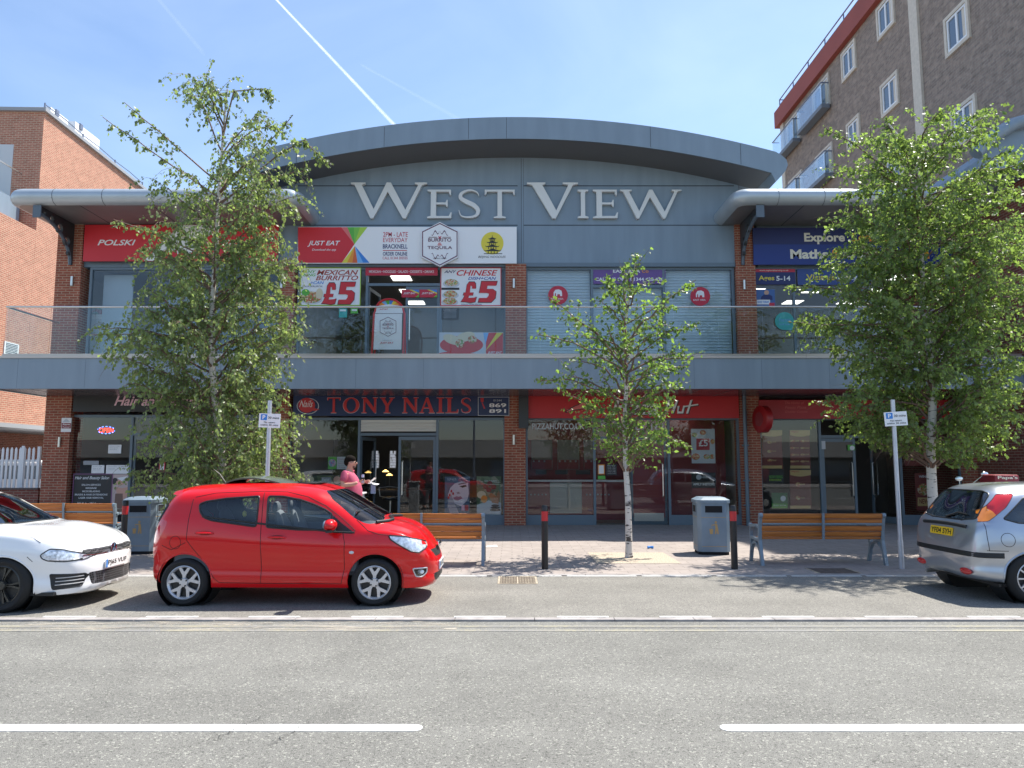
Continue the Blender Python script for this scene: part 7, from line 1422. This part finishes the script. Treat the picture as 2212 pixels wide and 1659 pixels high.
for sg in (-1, 1):
    for pl_, r_ in ((wr, .014), (wf, .014)): car.line('window_seal', m_trim, 'side', pl_, sg, r_, closed=True)
    car.line('belt_trim', m_chrome if False else m_trim, 'side', [(-1.0, 1.105), (-.62, 1.06), (-.26, 1.015), (.3, .955), (.66, .915), (.93, .905)], sg, .012, .004)
    if sg < 0:
        for L_ in ([(250, 345), (238, 480), (236, 620), (300, 700), (380, 800), (430, 880), (470, 912), (752, 916), (1306, 920), (1325, 820), (1326, 640), (1310, 575)], [(741, 300), (742, 520), (752, 700), (754, 914)], [(262, 332), (400, 304), (735, 292), (760, 293), (900, 296), (1050, 330), (1180, 392), (1300, 480), (1395, 562)], [(1395, 490), (1480, 560), (1560, 585), (1622, 592)], [(60, 660), (130, 690), (230, 640)]): car.line('door_seam', m_seam, 'side', cp(L_), sg, .0042, -.001)
        car.line('fuel_flap_seam', m_seam, 'side', [(cr_(158, 640)[0]+.072*math.cos(a), cr_(158, 640)[1]+.080*math.sin(a)) for a in [k*math.tau/20 for k in range(20)]], sg, .003, closed=True)
        h = car.surf('side', *cr_(1376, 706), sg); mb = MB(); mb.ell(h, (.032, .008, .020), 12, 6); mb.build('side_repeater', LGY, car.t, smooth=True, shift=False)
    car.handle(*cr_(860, 604), sg, m_redcar); car.handle(*cr_(360, 576), sg, m_redcar)
    for pl_ in (hl, fog): car.line('lamp_surround', m_trim if pl_ is hl else m_alloy, 'side', pl_, sg, .009, closed=True)
    # lamp internals behind the clear lens
    mb = MB(); L2 = [(a, b_) for a, b_ in hl]; c0 = (sum(a for a, _ in L2)/len(L2), sum(b_ for _, b_ in L2)/len(L2)); pts3 = []
    for a, b_ in L2:
        h = car.surf('side', c0[0]+(a-c0[0])*.98, c0[1]+(b_-c0[1])*.98, sg); pts3.append(h+Vector((-.03, -sg*.05, 0)) if h else Vector((a, sg*.5, b_)))
    cc = sum(pts3, Vector())/len(pts3)+Vector((-.05, -sg*.08, 0)); mb.add(pts3+[cc], [(i, (i+1) % len(pts3), len(pts3)) for i in range(len(pts3))]); mb.build('lamp_bowl', m_refl, car.t, shift=False)
    for dx, dz, r_ in ((.07, -.015, .05), (-.03, .02, .04)): h = car.surf('side', c0[0]+dx, c0[1]+dz, sg); mb = MB(); mb.ell(h+Vector((-.04, -sg*.05, 0)), (r_, r_, r_), 12, 8); mb.build('lamp_projector', m_chrome, car.t, smooth=True, shift=False)
    h = car.surf('side', *cr_(1840, 852), sg); mb = MB(); mb.ell(h+Vector((0, -sg*.03, 0)), (.045, .03, .035)); mb.build('fog_bulb', m_refl, car.t, smooth=True, shift=False)
    car.mirror(.655, sg*.80, 1.0, sg, m_redcar)
    for x in (-1.1925, 1.1925): car.wheel(x, sg*.695, .292, .212, .19, 'split', m_alloy, sg); car.well(x, sg*.73, .345, sg)
    car.line('wheel_arch_lip', m_redcar, 'side', [(-1.1925+.347*math.cos(a), .30+.347*math.sin(a)) for a in [R(-12)+k*R(204)/30 for k in range(31)]], sg, .009, -.002); car.line('wheel_arch_lip', m_redcar, 'side', [(1.1925+.347*math.cos(a), .30+.347*math.sin(a)) for a in [R(-12)+k*R(204)/30 for k in range(31)]], sg, .009, -.002)
# tilted glass sunroof over its opening
mb = MB(); nx, ny = 16, 10; g_ = lambda i, j: Vector((-.90+.80*i/nx, -.38+.76*j/ny, 1.500+.085*math.sin(math.pi*(i/nx)**.8)**.8+.022*(1-(2*j/ny-1)**2)*min(1, 6*min(i, nx-i)/nx)))
V_ = [g_(i, j) for i in range(nx+1) for j in range(ny+1)]; m1 = len(V_); V_ += [p-Vector((0, 0, .018)) for p in V_]; q4 = lambda i, j: (i*(ny+1)+j, (i+1)*(ny+1)+j, (i+1)*(ny+1)+j+1, i*(ny+1)+j+1)
F_ = [q4(i, j) for i in range(nx) for j in range(ny)]+[tuple(k+m1 for k in q4(i, j)[::-1]) for i in range(nx) for j in range(ny)]
for i in range(nx):
    for j in (0, ny): a = i*(ny+1)+j; b_ = a+ny+1; F_.append((a, b_, b_+m1, a+m1))
mb.add(V_, F_); mb.build('sunroof', mat('sunroof_glass', (.10, .12, .09), .12, spec=.8), car.t, smooth=True, shift=False)
mb = MB(); mb.tube([(car.surf('front', y, 1.06-abs(y)*.06, 1) or Vector((1.1, y, 1.0)))+Vector((.03, 0, .004)) for y in [-.62+k*.124 for k in range(11)]], .022, 6); mb.build('windscreen_cowl', m_trim, car.t, smooth=True, shift=False)
mb = MB(); mb.tube([(-.62, -.36, 1.50), (.2, -.36, 1.492), (.24, 0, 1.50), (.2, .36, 1.492), (-.62, .36, 1.50)], .012, 6); mb.build('sunroof_frame', m_trim, car.t, shift=False)
mb = MB(); mb.box(.08, .30, -.34, .34, 1.504, 1.514); mb.build('sunroof_deflector', m_trim, car.t, shift=False)
mb = MB(); mb.tube([(-1.0, 0, 1.49), (-1.10, 0, 1.63), (-1.18, 0, 1.69)], [.009, .005, .003], 6); mb.ell((-.99, 0, 1.495), (.04, .02, .015)); mb.build('aerial', m_trim, car.t, smooth=True, shift=False)
mb = MB(); mb.add([(-1.36, y, z) for y, z in ((-.60, 1.36), (.60, 1.36), (.5, 1.44), (-.5, 1.44))]+[(-1.50, y, z) for y, z in ((-.50, 1.375), (.50, 1.375), (.42, 1.41), (-.42, 1.41))], [(0, 1, 2, 3), (7, 6, 5, 4), (0, 4, 5, 1), (1, 5, 6, 2), (2, 6, 7, 3), (3, 7, 4, 0)]); mb.build('roof_spoiler', m_redcar, car.t, shift=False)
for sg in (-1, 1): car.line('pillar_blade', m_trim, 'side', [(-1.505, 1.24), (-1.54, 1.15), (-1.60, 1.04)], sg, .028, -.008)
car.cabin(-1.35, .95, .68, swy=.33); car.plate('RV16 KXO', 1.962, .44, 1, WHT)
mb = MB(); mb.ell((1.925, 0, .70), (.03, .13, .045)); mb.build('grille_badge', m_chrome, car.t, smooth=True, shift=False)
for y in (-.15, .35): mb = MB(); mb.tube([(1.16, y, 1.09), (1.0, y-.15, 1.175), (.93, y-.5, 1.16)], .009, 5); mb.build('wiper', m_trim, car.t, shift=False)
fr = thing('air_freshener', 'small yellow air freshener hanging in the rear window of the red car', 'air freshener', (CX-.62, 9.9, 1.2)); mb = MB(); mb.ell((CX-.62, 9.9, 1.13), (.03, .02, .04)); mb.build('body', YEL, fr, smooth=True); mb = MB(); mb.tube([(CX-.62, 9.9, 1.17), (CX-.62, 9.9, 1.30)], .003, 4); mb.build('string', m_trim, fr)
# ---- white hatchback, only its nose in view on the left
m_whcar = paintm('white_car_paint', (.80, .80, .80), rough=.25)
rows = dict(sub=[4, 1, 2, 5, 5, 5, 5, 12, 5, 8],
  w={-2.08: .55, -2.05: .70, -1.95: .82, -1.6: .88, -1: .895, 1.2: .895, 1.6: .875, 1.85: .82, 2.0: .73, 2.1: .60, 2.16: .44, 2.20: .22},
  zb={-2.08: .42, -2.0: .30, -1.5: .21, 1.3: .20, 1.9: .17, 2.1: .18, 2.20: .24},
  zc={-2.08: .70, -1.5: .74, 0: .70, 1.2: .69, 1.7: .66, 2.0: .58, 2.20: .44},
  bz={-2.08: .82, -2.0: .92, -1.5: .97, 0: .94, .9: .93, 1.3: .92, 1.6: .88, 1.9: .79, 2.08: .69, 2.20: .52},
  rz={-2.08: .85, -2.0: 1.05, -1.85: 1.25, -1.5: 1.33, -.5: 1.37, .1: 1.36, .4: 1.29, .8: 1.06, 1.02: .97, 1.3: .94, 1.6: .905, 1.9: .82, 2.08: .71, 2.20: .535},
  ry={-2.08: .4, -1.9: .6, -1.5: .63, 0: .66, .4: .66, .8: .73, 1.02: .76, 1.3: .77, 1.6: .74, 1.9: .64, 2.08: .48, 2.16: .34, 2.20: .14},
  zt={-2.08: .9, -2.0: 1.15, -1.85: 1.35, -1.5: 1.43, -.5: 1.45, .1: 1.43, .35: 1.37, .8: 1.16, 1.1: 1.02, 1.2: .995, 1.4: .985, 1.7: .93, 1.95: .85, 2.1: .745, 2.16: .66, 2.20: .56})
WX = X(13.5, 1250, 9.05)-1.36; car = Car('hatchback_car', 'white hatchback with black alloy wheel and front number plate, nose showing at the left edge', (WX, 9.05+.86, .02), rows, stations(-2.08, 2.20), m_whcar)
hl = rnd([(1.76, .635), (1.74, .675), (1.83, .745), (1.95, .73), (2.10, .67), (2.155, .635), (2.12, .595), (1.98, .585), (1.82, .605)], .02); wfw = rnd([(-.1, 1.33), (.15, 1.33), (.45, 1.22), (.80, 1.01), (.84, .965), (-.1, .98)], .03); wrw = rnd([(-1.3, 1.30), (-.2, 1.335), (-.2, .985), (-1.4, 1.0)], .04)
ven = rnd([(1.83, .44), (2.13, .42), (2.10, .27), (1.87, .26)], .02)
for sg in (-1, 1):
    for x in (-1.315, 1.315): car.region('x', None, 'side', car.arch(x, .365, sg), sg, drop=True)
    car.region('front_side_window#%d' % sg, m_cglassd, 'side', wfw, sg); car.region('rear_side_window#%d' % sg, m_cglassd, 'side', wrw, sg)
    car.region('headlight#%d' % sg, m_head, 'side', hl, sg); car.region('side_intake#%d' % sg, m_trim, 'side', ven, sg, lambda c: abs(c.y) > .46)
car.region('windscreen', m_cglassd, 'front', rnd([(-.72, 1.03), (-.60, 1.27), (-.40, 1.36), (.40, 1.36), (.60, 1.27), (.72, 1.03), (.45, 1.015), (-.45, 1.015)], .04), 1, lambda c: .1 < c.x < 1.4)
gm = bpy.data.materials.new('honeycomb'); gm.use_nodes = True
def _h():
    N, L = nodes_of(gm); b = N['Principled BSDF']; b.inputs['Roughness'].default_value = .4; t = N.new('ShaderNodeTexCoord'); v = N.new('ShaderNodeTexVoronoi'); v.feature = 'DISTANCE_TO_EDGE'; v.inputs['Scale'].default_value = 34; v.inputs['Randomness'].default_value = .15; L.new(t.outputs['Object'], v.inputs['Vector']); cr = N.new('ShaderNodeValToRGB'); cr.color_ramp.elements[0].position = .08; cr.color_ramp.elements[1].position = .12; cr.color_ramp.elements[0].color = (.10, .10, .11, 1); cr.color_ramp.elements[1].color = (.004, .004, .004, 1); L.new(v.outputs[0], cr.inputs[0]); L.new(cr.outputs[0], b.inputs['Base Color'])
_h()
car.region('grille', gm, 'front', rnd([(-.60, .655), (-.56, .705), (.56, .705), (.60, .655), (.40, .625), (-.40, .625)], .02), 1, lambda c: c.x > 1.7)
car.region('lower_grille', gm, 'front', rnd([(-.50, .425), (.50, .425), (.44, .27), (-.44, .27)], .03), 1, lambda c: c.x > 1.7)
car.finish()
for sg in (-1, 1):
    for pl_ in (wfw, wrw): car.line('window_seal', m_trim, 'side', pl_, sg, .012, closed=True)
    car.line('lamp_surround', m_trim, 'side', hl, sg, .007, closed=True); car.line('intake_surround', m_trim, 'side', ven, sg, .008, closed=True)
    for k in range(3): car.line('intake_slat', m_alloy, 'side', [(1.89, .31+k*.04), (2.11, .315+k*.04)], sg, .006, .003)
    car.line('wheel_arch_lip', m_whcar, 'side', [(1.315+.367*math.cos(a), .30+.367*math.sin(a)) for a in [R(-12)+k*R(204)/30 for k in range(31)]], sg, .012, -.002); car.line('bonnet_seam', m_seam, 'side', [(1.05, .955), (1.4, .925), (1.62, .88), (1.72, .82)], sg, .004, -.001); car.line('bumper_seam', m_seam, 'side', [(1.60, .66), (1.66, .60)], sg, .004)
    pts3 = []
    for a, b_ in hl: h = car.surf('side', a, b_, sg); pts3.append(h+Vector((-.03, -sg*.04, 0)))
    cc = sum(pts3, Vector())/len(pts3)+Vector((-.06, -sg*.06, 0)); mb = MB(); mb.add(pts3+[cc], [(i, (i+1) % len(pts3), len(pts3)) for i in range(len(pts3))]); mb.build('lamp_bowl', mat('lamp_bowl_dark', (.40, .43, .48), .35, metal=.2), car.t, shift=False)
    for a, b_ in ((1.88, .675), (2.0, .65)): h = car.surf('side', a, b_, sg); mb = MB(); mb.ell(h+Vector((-.05, -sg*.05, 0)), (.045, .045, .042)); mb.build('lamp_projector', m_chrome, car.t, smooth=True, shift=False)
    car.line('daylight_strip', m_chrome, 'side', [(1.84, .618), (1.98, .603), (2.10, .607)], sg, .006, .004)
    car.mirror(.55, sg*.89, .99, sg, m_whcar)
    for x in (-1.315, 1.315): car.wheel(x, sg*.785, .325, .235, .22, 'twin', m_allob, sg); car.well(x, sg*.82, .365, sg)
car.line('windscreen_seal', m_trim, 'front', rnd([(-.72, 1.03), (-.60, 1.27), (-.40, 1.36), (.40, 1.36), (.60, 1.27), (.72, 1.03), (.45, 1.015), (-.45, 1.015)], .04), 1, .012, closed=True)
car.line('grille_bar', m_chrome, 'front', [(-.58, .645), (-.42, .632), (.42, .632), (.58, .645)], 1, .006, .003)
h = car.surf('front', 0, .675, 1); bd_ = thing('badge', None, None); bd_.parent = car.t; bd_.location = h+Vector((.02, 0, 0)); mb = MB(); mb.tube([(0, .062*math.cos(a), .062*math.sin(a)) for a in [k*math.tau/24 for k in range(25)]], .007, 6, cap=False)
mb.tube([(0, -.026, .052), (0, 0, .004), (0, .026, .052)], .006, 5); mb.tube([(0, -.055, .012), (0, -.03, -.048), (0, 0, .0), (0, .03, -.048), (0, .055, .012)], .006, 5); mb.build('emblem', m_chrome, bd_, shift=False); mb = MB(); mb.lathe([(0, -.01), (.06, -.01), (.06, -.006), (0, -.006)], (0, 0, 0), (1, 0, 0), 24); mb.build('badge_back', m_trim, bd_, shift=False)
h = car.surf('front', 0, .50, 1); car.plate('PJ65 VUF', h.x+.02, .50, 1, WHT); car.cabin(-1.5, .85, .74, zd=.98); mb = MB(); mb.box(-1.6, 1.9, -.8, .8, .19, .23); mb.build('underbody', m_trim, car.t, shift=False)
# ---- silver hatchback, tail towards us at the right edge
m_sicar = paintm('silver_car_paint', (.42, .45, .50), metal=.75, rough=.33)
rows = dict(sub=[4, 1, 2, 5, 5, 5, 5, 14, 5, 8],
  w={-2.12: .50, -2.10: .62, -2.04: .72, -1.9: .80, -1.6: .845, -1.2: .85, 0: .85, 1.3: .845, 1.7: .78, 1.95: .62, 2.03: .4},
  zb={-2.12: .36, -2.08: .30, -1.9: .26, -1.4: .22, 1.4: .2, 2.03: .28},
  zc={-2.12: .55, -2.0: .66, -1.6: .72, -1: .72, 0: .70, 1.4: .68, 2.03: .5},
  bz={-2.12: .64, -2.09: .72, -2.03: .90, -1.9: .985, -1.6: 1.0, -1: .98, 0: .93, 1: .90, 1.6: .82, 2.03: .58},
  rz={-2.12: .66, -2.09: .76, -2.02: .955, -1.9: 1.09, -1.7: 1.27, -1.5: 1.36, -1.2: 1.395, -.3: 1.42, .2: 1.38, .9: .97, 1.1: .93, 1.6: .86, 2.03: .6},
  ry={-2.12: .36, -2.04: .56, -1.9: .63, -1.6: .64, -1: .65, 0: .65, .3: .64, .9: .72, 1.6: .62, 2.03: .2},
  zt={-2.12: .69, -2.095: .80, -2.05: .93, -1.98: 1.03, -1.8: 1.25, -1.62: 1.42, -1.5: 1.46, -1.2: 1.49, -.5: 1.505, .1: 1.48, .4: 1.39, 1.0: 1.03, 1.2: .98, 1.7: .87, 1.95: .74, 2.03: .62})
for k_ in ('w', 'zb', 'zc', 'bz', 'rz', 'ry', 'zt'): rows[k_] = {(-1.31+(a+1.31)*.84 if a < -1.31 else a): b_ for a, b_ in rows[k_].items()}
def mX(L_): return [(-1.31+(a+1.31)*.84 if a < -1.31 else a, b_) for a, b_ in L_]
SX = X(2232, 1250, 9.62)+1.3075; car = Car('hatchback_car', 'silver hatchback with black bumper strip and yellow rear number plate at the right edge', (SX, 9.62+.82, .02), rows, stations(-1.99, 2.03), m_sicar)
tl = rnd(mX([(-1.60, 1.37), (-1.38, 1.38), (-1.58, 1.20), (-1.86, 1.03), (-2.06, 1.0), (-1.95, 1.10), (-1.80, 1.21)]), .02); qw = rnd(mX([(-1.27, 1.335), (-.55, 1.36), (-.55, .975), (-1.45, 1.01), (-1.66, 1.06), (-1.50, 1.17)]), .03)
for sg in (-1, 1):
    for x in (-1.3075, 1.3075): car.region('x', None, 'side', car.arch(x, .35, sg), sg, drop=True)
    car.region('tail_light#%d' % sg, m_rlens, 'side', tl, sg, lambda c: c.x > -1.70); car.region('indicator_lens#%d' % sg, m_amber, 'side', tl, sg); car.region('side_window#%d' % sg, m_cglassd, 'side', qw, sg); car.region('front_side_window#%d' % sg, m_cglassd, 'side', rnd([(-.48, 1.31), (.1, 1.31), (.75, .99), (-.48, .965)], .03), sg)
rw = rnd([(-.60, 1.05), (-.52, 1.37), (-.38, 1.405), (.38, 1.405), (.52, 1.37), (.60, 1.05), (.30, 1.02), (-.30, 1.02)], .04)
car.region('rear_window', m_cglassd, 'front', rw, -1, lambda c: c.x < -1.4)
car.finish()
for sg in (-1, 1):
    car.line('tail_seam', m_seam, 'side', mX([(-1.93, 1.0), (-1.93, .8), (-1.92, .66)]), sg, .004); car.line('bumper_seam', m_seam, 'side', mX([(-1.95, .66), (-1.66, .66)]), sg, .004)
    car.line('side_seal', m_trim, 'side', qw, sg, .010, closed=True); car.line('lamp_surround', m_trim, 'side', tl, sg, .004, closed=True); car.line('wheel_arch_lip', m_sicar, 'side', [(-1.3075+.352*math.cos(a), .30+.352*math.sin(a)) for a in [R(-12)+k*R(204)/30 for k in range(31)]], sg, .014, -.002)
    for x in (-1.3075, 1.3075): car.wheel(x, sg*.745, .312, .215, .195, 'multi', m_alloy, sg); car.well(x, sg*.78, .35, sg)
    car.mirror(.75, sg*.85, .98, sg, m_sicar)
car.line('fuel_flap_seam', m_seam, 'side', [(-1.60+.085*math.cos(a), .80+.085*math.sin(a)) for a in [k*math.tau/24 for k in range(24)]], -1, .0035, closed=True)
car.line('window_seal', m_trim, 'front', rw, -1, .010, closed=True)
mb = MB(); h = car.surf('front', 0, .90, -1); mb.tube([(car.surf('front', y, .955-.03*(y*y)*2, -1) or h)+Vector((-.004, 0, 0)) for y in [-.5+k*.1 for k in range(11)]], .026, 8); mb.build('tailgate_strip', m_trim, car.t, smooth=True, shift=False)
h = car.surf('front', 0, .85, -1); car.plate('YF04 SYH', h.x-.02, .85, -1, m_yplate, tilt=R(12))
mb = MB(); h = car.surf('front', .0, 1.06, -1); mb.tube([h+Vector((-.03, .02, -.02)), h+Vector((.01, -.2, .05)), car.surf('front', -.42, 1.09, -1)+Vector((-.02, 0, .01))], [.014, .010, .007], 6); mb.build('rear_wiper', m_trim, car.t, shift=False)
bs = [car.surf('side', x, .60, -1) for x in (-1.66, -1.72, -1.78, -1.83, -1.87, -1.90)]+[car.surf('front', y, .60, -1) for y in [-.70+k*.10 for k in range(15)]]+[car.surf('side', x, .60, 1) for x in (-1.90, -1.87, -1.83, -1.78, -1.72, -1.66)]
mb = MB()
for dz in (-.02, 0, .02): mb.tube([p+Vector((.008, 0, dz)) for p in bs if p is not None], .017, 8)
mb.build('bumper_strip', m_trim, car.t, smooth=True, shift=False)
for y in (-.52, .52): mb = MB(); mb.ell(car.surf('front', y, .37, -1), (.025, .13, .045), 14, 8); mb.build('rear_reflector', m_rlens, car.t, smooth=True, shift=False)
car.cabin(-1.45, .8, .70, zd=.98); mb = MB(); mb.box(-1.7, 1.6, -.75, .75, .2, .24); mb.build('underbody', m_trim, car.t, shift=False); mb = MB(); mb.tube([(-1.8, .45, .25), (-1.97, .45, .24)], .028, 10); mb.build('exhaust', m_steel, car.t, smooth=True, shift=False)
# ------------------------------------------------------------------ the man in the pink shirt
def skin(name, V, E, rad, m, parent, sub=2):
    me = bpy.data.meshes.new(name); me.from_pydata([tuple(v) for v in V], E, []); o = bpy.data.objects.new(name, me); C.objects.link(o)
    md = o.modifiers.new('s', 'SKIN'); md.use_smooth_shade = True
    for i, r_ in enumerate(rad): v = me.skin_vertices[0].data[i]; v.radius = r_ if isinstance(r_, tuple) else (r_, r_); v.use_root = (i == 0)
    m2 = o.modifiers.new('u', 'SUBSURF'); m2.levels = sub; m2.render_levels = sub
    bpy.context.view_layer.update(); e = o.evaluated_get(bpy.context.evaluated_depsgraph_get()); nm = bpy.data.meshes.new_from_object(e); bpy.data.objects.remove(o); bpy.data.meshes.remove(me)
    for p in nm.polygons: p.use_smooth = True
    return link_mesh(name, nm, m, parent, shift=False)
m_skin = mat('skin', (.52, .28, .20), .5); m_shirt = mat('pink_shirt', (.44, .075, .14), .8, noise=.12, nscale=7, bump=.3, bscale=14); m_hair = mat('dark_hair', (.012, .009, .007), .9, spec=.1); m_jeans = mat('dark_jeans', (.03, .035, .055), .85)
man = thing('person', 'man in a pink t-shirt and glasses walking right with a can and papers', 'person', (X(752, 1100, 14.5), 14.5, .03))
# x = forward (to the right of the picture), y = away, z = up
V = [(0, 0, .98), (.01, 0, 1.15), (.02, 0, 1.32), (-.01, 0, 1.50), (-.005, 0, 1.60), (.02, 0, 1.66), (.045, 0, 1.77), (.04, 0, 1.86),
     (-.02, -.20, 1.575), (-.07, -.26, 1.345), (.13, -.27, 1.36), (.23, -.25, 1.40), (-.02, .20, 1.575), (-.05, .25, 1.34), (.15, .24, 1.36), (.26, .22, 1.39),
     (.0, -.11, .90), (.10, -.12, .52), (.02, -.12, .12), (.16, -.12, .05), (0, .11, .90), (-.06, .12, .52), (-.22, .12, .16), (-.10, .12, .06)]
E = [(0, 1), (1, 2), (2, 3), (3, 4), (4, 5), (5, 6), (6, 7), (3, 8), (8, 9), (9, 10), (10, 11), (3, 12), (12, 13), (13, 14), (14, 15), (0, 16), (16, 17), (17, 18), (18, 19), (0, 20), (20, 21), (21, 22), (22, 23)]
rad = [(.15, .17), (.165, .18), (.165, .185), (.12, .15), (.065, .07), (.062, .065), (.098, .082), (.07, .062), (.065, .065), (.052, .052), (.040, .040), (.030, .036), (.065, .065), (.052, .052), (.040, .040), (.030, .036), .11, .075, .05, .045, .11, .075, .05, .045]
skin('body', V, E, rad, m_skin, man)
skin('t_shirt', [(.02, 0, .98), (.055, 0, 1.10), (.07, 0, 1.22), (.03, 0, 1.38), (-.01, 0, 1.50), (-.005, 0, 1.58), (-.02, -.21, 1.565), (-.06, -.26, 1.40), (-.02, .21, 1.565), (-.045, .255, 1.39)], [(0, 1), (1, 2), (2, 3), (3, 4), (4, 5), (4, 6), (6, 7), (4, 8), (8, 9)],
     [(.20, .21), (.255, .225), (.25, .23), (.205, .215), (.135, .16), (.075, .085), (.085, .085), (.075, .08), (.085, .085), (.075, .08)], m_shirt, man)
skin('trousers', [(0, 0, .98), (.0, -.11, .88), (.10, -.12, .52), (.02, -.12, .14), (0, .11, .88), (-.06, .12, .52), (-.21, .12, .18)], [(0, 1), (1, 2), (2, 3), (0, 4), (4, 5), (5, 6)], [(.17, .18), .125, .09, .075, .125, .09, .075], m_jeans, man)
for x, y, z in ((.08, -.12, .04), (-.16, .12, .05)): mb = MB(); mb.ell((x+.02, y, z), (.14, .05, .05)); mb.build('shoe', mat('shoe_leather', (.03, .02, .02), .5), man, smooth=True, shift=False)
# head details
mb = MB(); mb.ell((.02, 0, 1.835), (.112, .088, .085), 20, 12); mb.ell((-.035, 0, 1.79), (.07, .084, .085), 16, 10); mb.build('hair', m_hair, man, smooth=True, shift=False)
mb = MB(); mb.ell((.05, 0, 1.765), (.088, .074, .085), 18, 12); mb.ell((.075, 0, 1.71), (.058, .052, .045), 14, 8); mb.ell((.142, 0, 1.762), (.020, .012, .022), 10, 6); mb.ell((.128, 0, 1.725), (.012, .024, .010), 8, 6)
for s_ in (-1, 1): mb.ell((.03, s_*.080, 1.765), (.02, .010, .032), 8, 6)
mb.build('face', m_skin, man, smooth=True, shift=False)
mb = MB(); mb.ell((.090, 0, 1.70), (.045, .052, .036), 12, 8); mb.build('beard', mat('stubble', (.12, .07, .055), .8), man, smooth=True, shift=False)
mb = MB()
for s_ in (-1, 1): mb.tube([(.135, s_*.035+.024*math.cos(a), 1.785+.018*math.sin(a)) for a in [k*math.tau/12 for k in range(13)]], .0045, 5, cap=False); mb.tube([(.13, s_*.06, 1.79), (.09, s_*.078, 1.79), (.03, s_*.084, 1.785)], .004, 5); mb.ell((.128, s_*.033, 1.785), (.006, .012, .008), 8, 5)
mb.build('glasses', m_trim, man, smooth=True, shift=False)
mb = MB(); mb.tube([(-.06, -.06, 1.63), (.06, -.075, 1.58), (.15, -.05, 1.46), (.21, -.02, 1.32)], .008, 5); mb.tube([(-.06, .06, 1.63), (.06, .075, 1.58), (.15, .05, 1.46), (.21, .02, 1.32)], .008, 5); mb.build('lanyard', BLU, man, shift=False)
def hand(c, s_):
    """palm, four curled fingers and a thumb closed round a held object at c"""
    c = Vector(c); V = [c+Vector((-.075, 0, 0)), c+Vector((-.035, -.005*s_, .0))]; E = [(0, 1)]; rd = [.026, .030]
    for k, (z, ln) in enumerate(((.030, .9), (.010, 1.0), (-.010, .95), (-.030, .8))):
        n = len(V); V += [c+Vector((-.012, .030*s_, z)), c+Vector((.022*ln, .036*s_, z)), c+Vector((.040*ln, .012*s_, z-.002)), c+Vector((.036*ln, -.014*s_, z-.004))]; E += [(1, n), (n, n+1), (n+1, n+2), (n+2, n+3)]; rd += [.0105, .0095, .009, .008]
    n = len(V); V += [c+Vector((-.03, -.026*s_, .018)), c+Vector((-.004, -.036*s_, .028)), c+Vector((.020, -.034*s_, .030))]; E += [(1, n), (n, n+1), (n+1, n+2)]; rd += [.012, .010, .009]
    skin('hand', V, E, rd, m_skin, man, 1)
hand((.315, -.24, 1.42), 1); hand((.335, .21, 1.40), -1)
t = thing('drink_can', 'tall pale drink can gripped in the hand of the man in pink', 'can', man.location+Vector((.32, -.24, 1.385))); c = t.location; mb = MB(); mb.lathe([(0, 0), (.026, 0), (.029, .01), (.029, .15), (.024, .165), (0, .163)], c, n=16); mb.build('can', mat('can_metal', (.55, .50, .62), .3, metal=.5), t, smooth=True)
mb = MB(); mb.lathe([(.0295, .05), (.0295, .11)], c, n=16); mb.build('can_label', BLK, t, smooth=True)
t = thing('papers', 'loose white papers and a blue envelope held out by the man in pink', 'papers', man.location+Vector((.45, .18, 1.27))); c = t.location
mb = MB(); mb.add([c+Vector(p) for p in ((-.10, -.05, .10), (.09, -.08, .07), (.11, .04, .09), (-.08, .07, .12), (-.08, -.05, .13), (.03, -.06, .22), (.05, .02, .20), (-.06, .05, .12))], [(0, 1, 2, 3), (4, 5, 6, 7)]); mb.build('sheets', WHT, t)
mb = MB(); mb.box(c.x-.05, c.x+.04, c.y-.01, c.y+.0, c.z-.10, c.z+.07); mb.build('envelope', mat('envelope_blue', (.20, .30, .42), .6), t)
# ------------------------------------------------------------------ delivery scooter behind the silver car
sx, sy = X(2110, 1080, 14.6), 14.6
t = thing('delivery_scooter', 'dark delivery scooter with round mirrors and a red box showing over the silver car', 'scooter', (sx, sy, .03))
for x in (-.62, .62): mb = MB(); mb.lathe([(.14, -.05), (.24, -.055), (.27, -.03), (.27, .03), (.24, .055), (.14, .05)], (sx+x, sy, .30), (0, 1, 0), 24); mb.build('wheel', m_tyre, t, smooth=True)
mb = MB(); mb.tube([(sx-.60, sy, .35), (sx-.50, sy, .8), (sx-.42, sy, 1.05)], [.05, .13, .06], 10); mb.tube([(sx-.48, sy, .55), (sx-.3, sy, .30), (sx+.15, sy, .30), (sx+.3, sy, .6), (sx+.75, sy, .62)], [.10, .09, .12, .18, .10], 10); mb.build('fairing', mat('scooter_black', (.02, .02, .025), .25, coat=.6), t, smooth=True)
mb = MB(); mb.ell((sx+.30, sy, .82), (.36, .15, .08)); mb.build('seat', m_seat, t, smooth=True)
mb = MB(); mb.tube([(sx-.38, sy-.32, 1.08), (sx-.42, sy, 1.05), (sx-.38, sy+.32, 1.08)], .018, 8); mb.build('handlebar', m_trim, t, smooth=True)
mr_ = [P(2072, 1034, sy-.15), P(2127, 1024, sy+.15)]
for p in mr_: mb = MB(); mb.ell(p, (.075, .02, .045)); mb.tube([p, Vector((sx-.38, p.y, 1.08))], .008, 6); mb.build('mirror', mat('mirror_pale', (.75, .85, .9), .15, metal=.6), t, smooth=True)
bxp = P(2158, 1033, sy); mb = MB(); mb.box(bxp.x-.24, bxp.x+.24, sy-.24, sy+.24, 1.02, bxp.z+.07); o = mb.build('delivery_box', mat('box_red', (.26, .02, .03), .5), t); bevelled(o, .03)
lettering("Papa's", (bxp.x-.18, bxp.z+.05, bxp.x+.2, bxp.z-.03), sy-.245, YL, t, 0, .02, world=True)
bpy.context.view_layer.update()
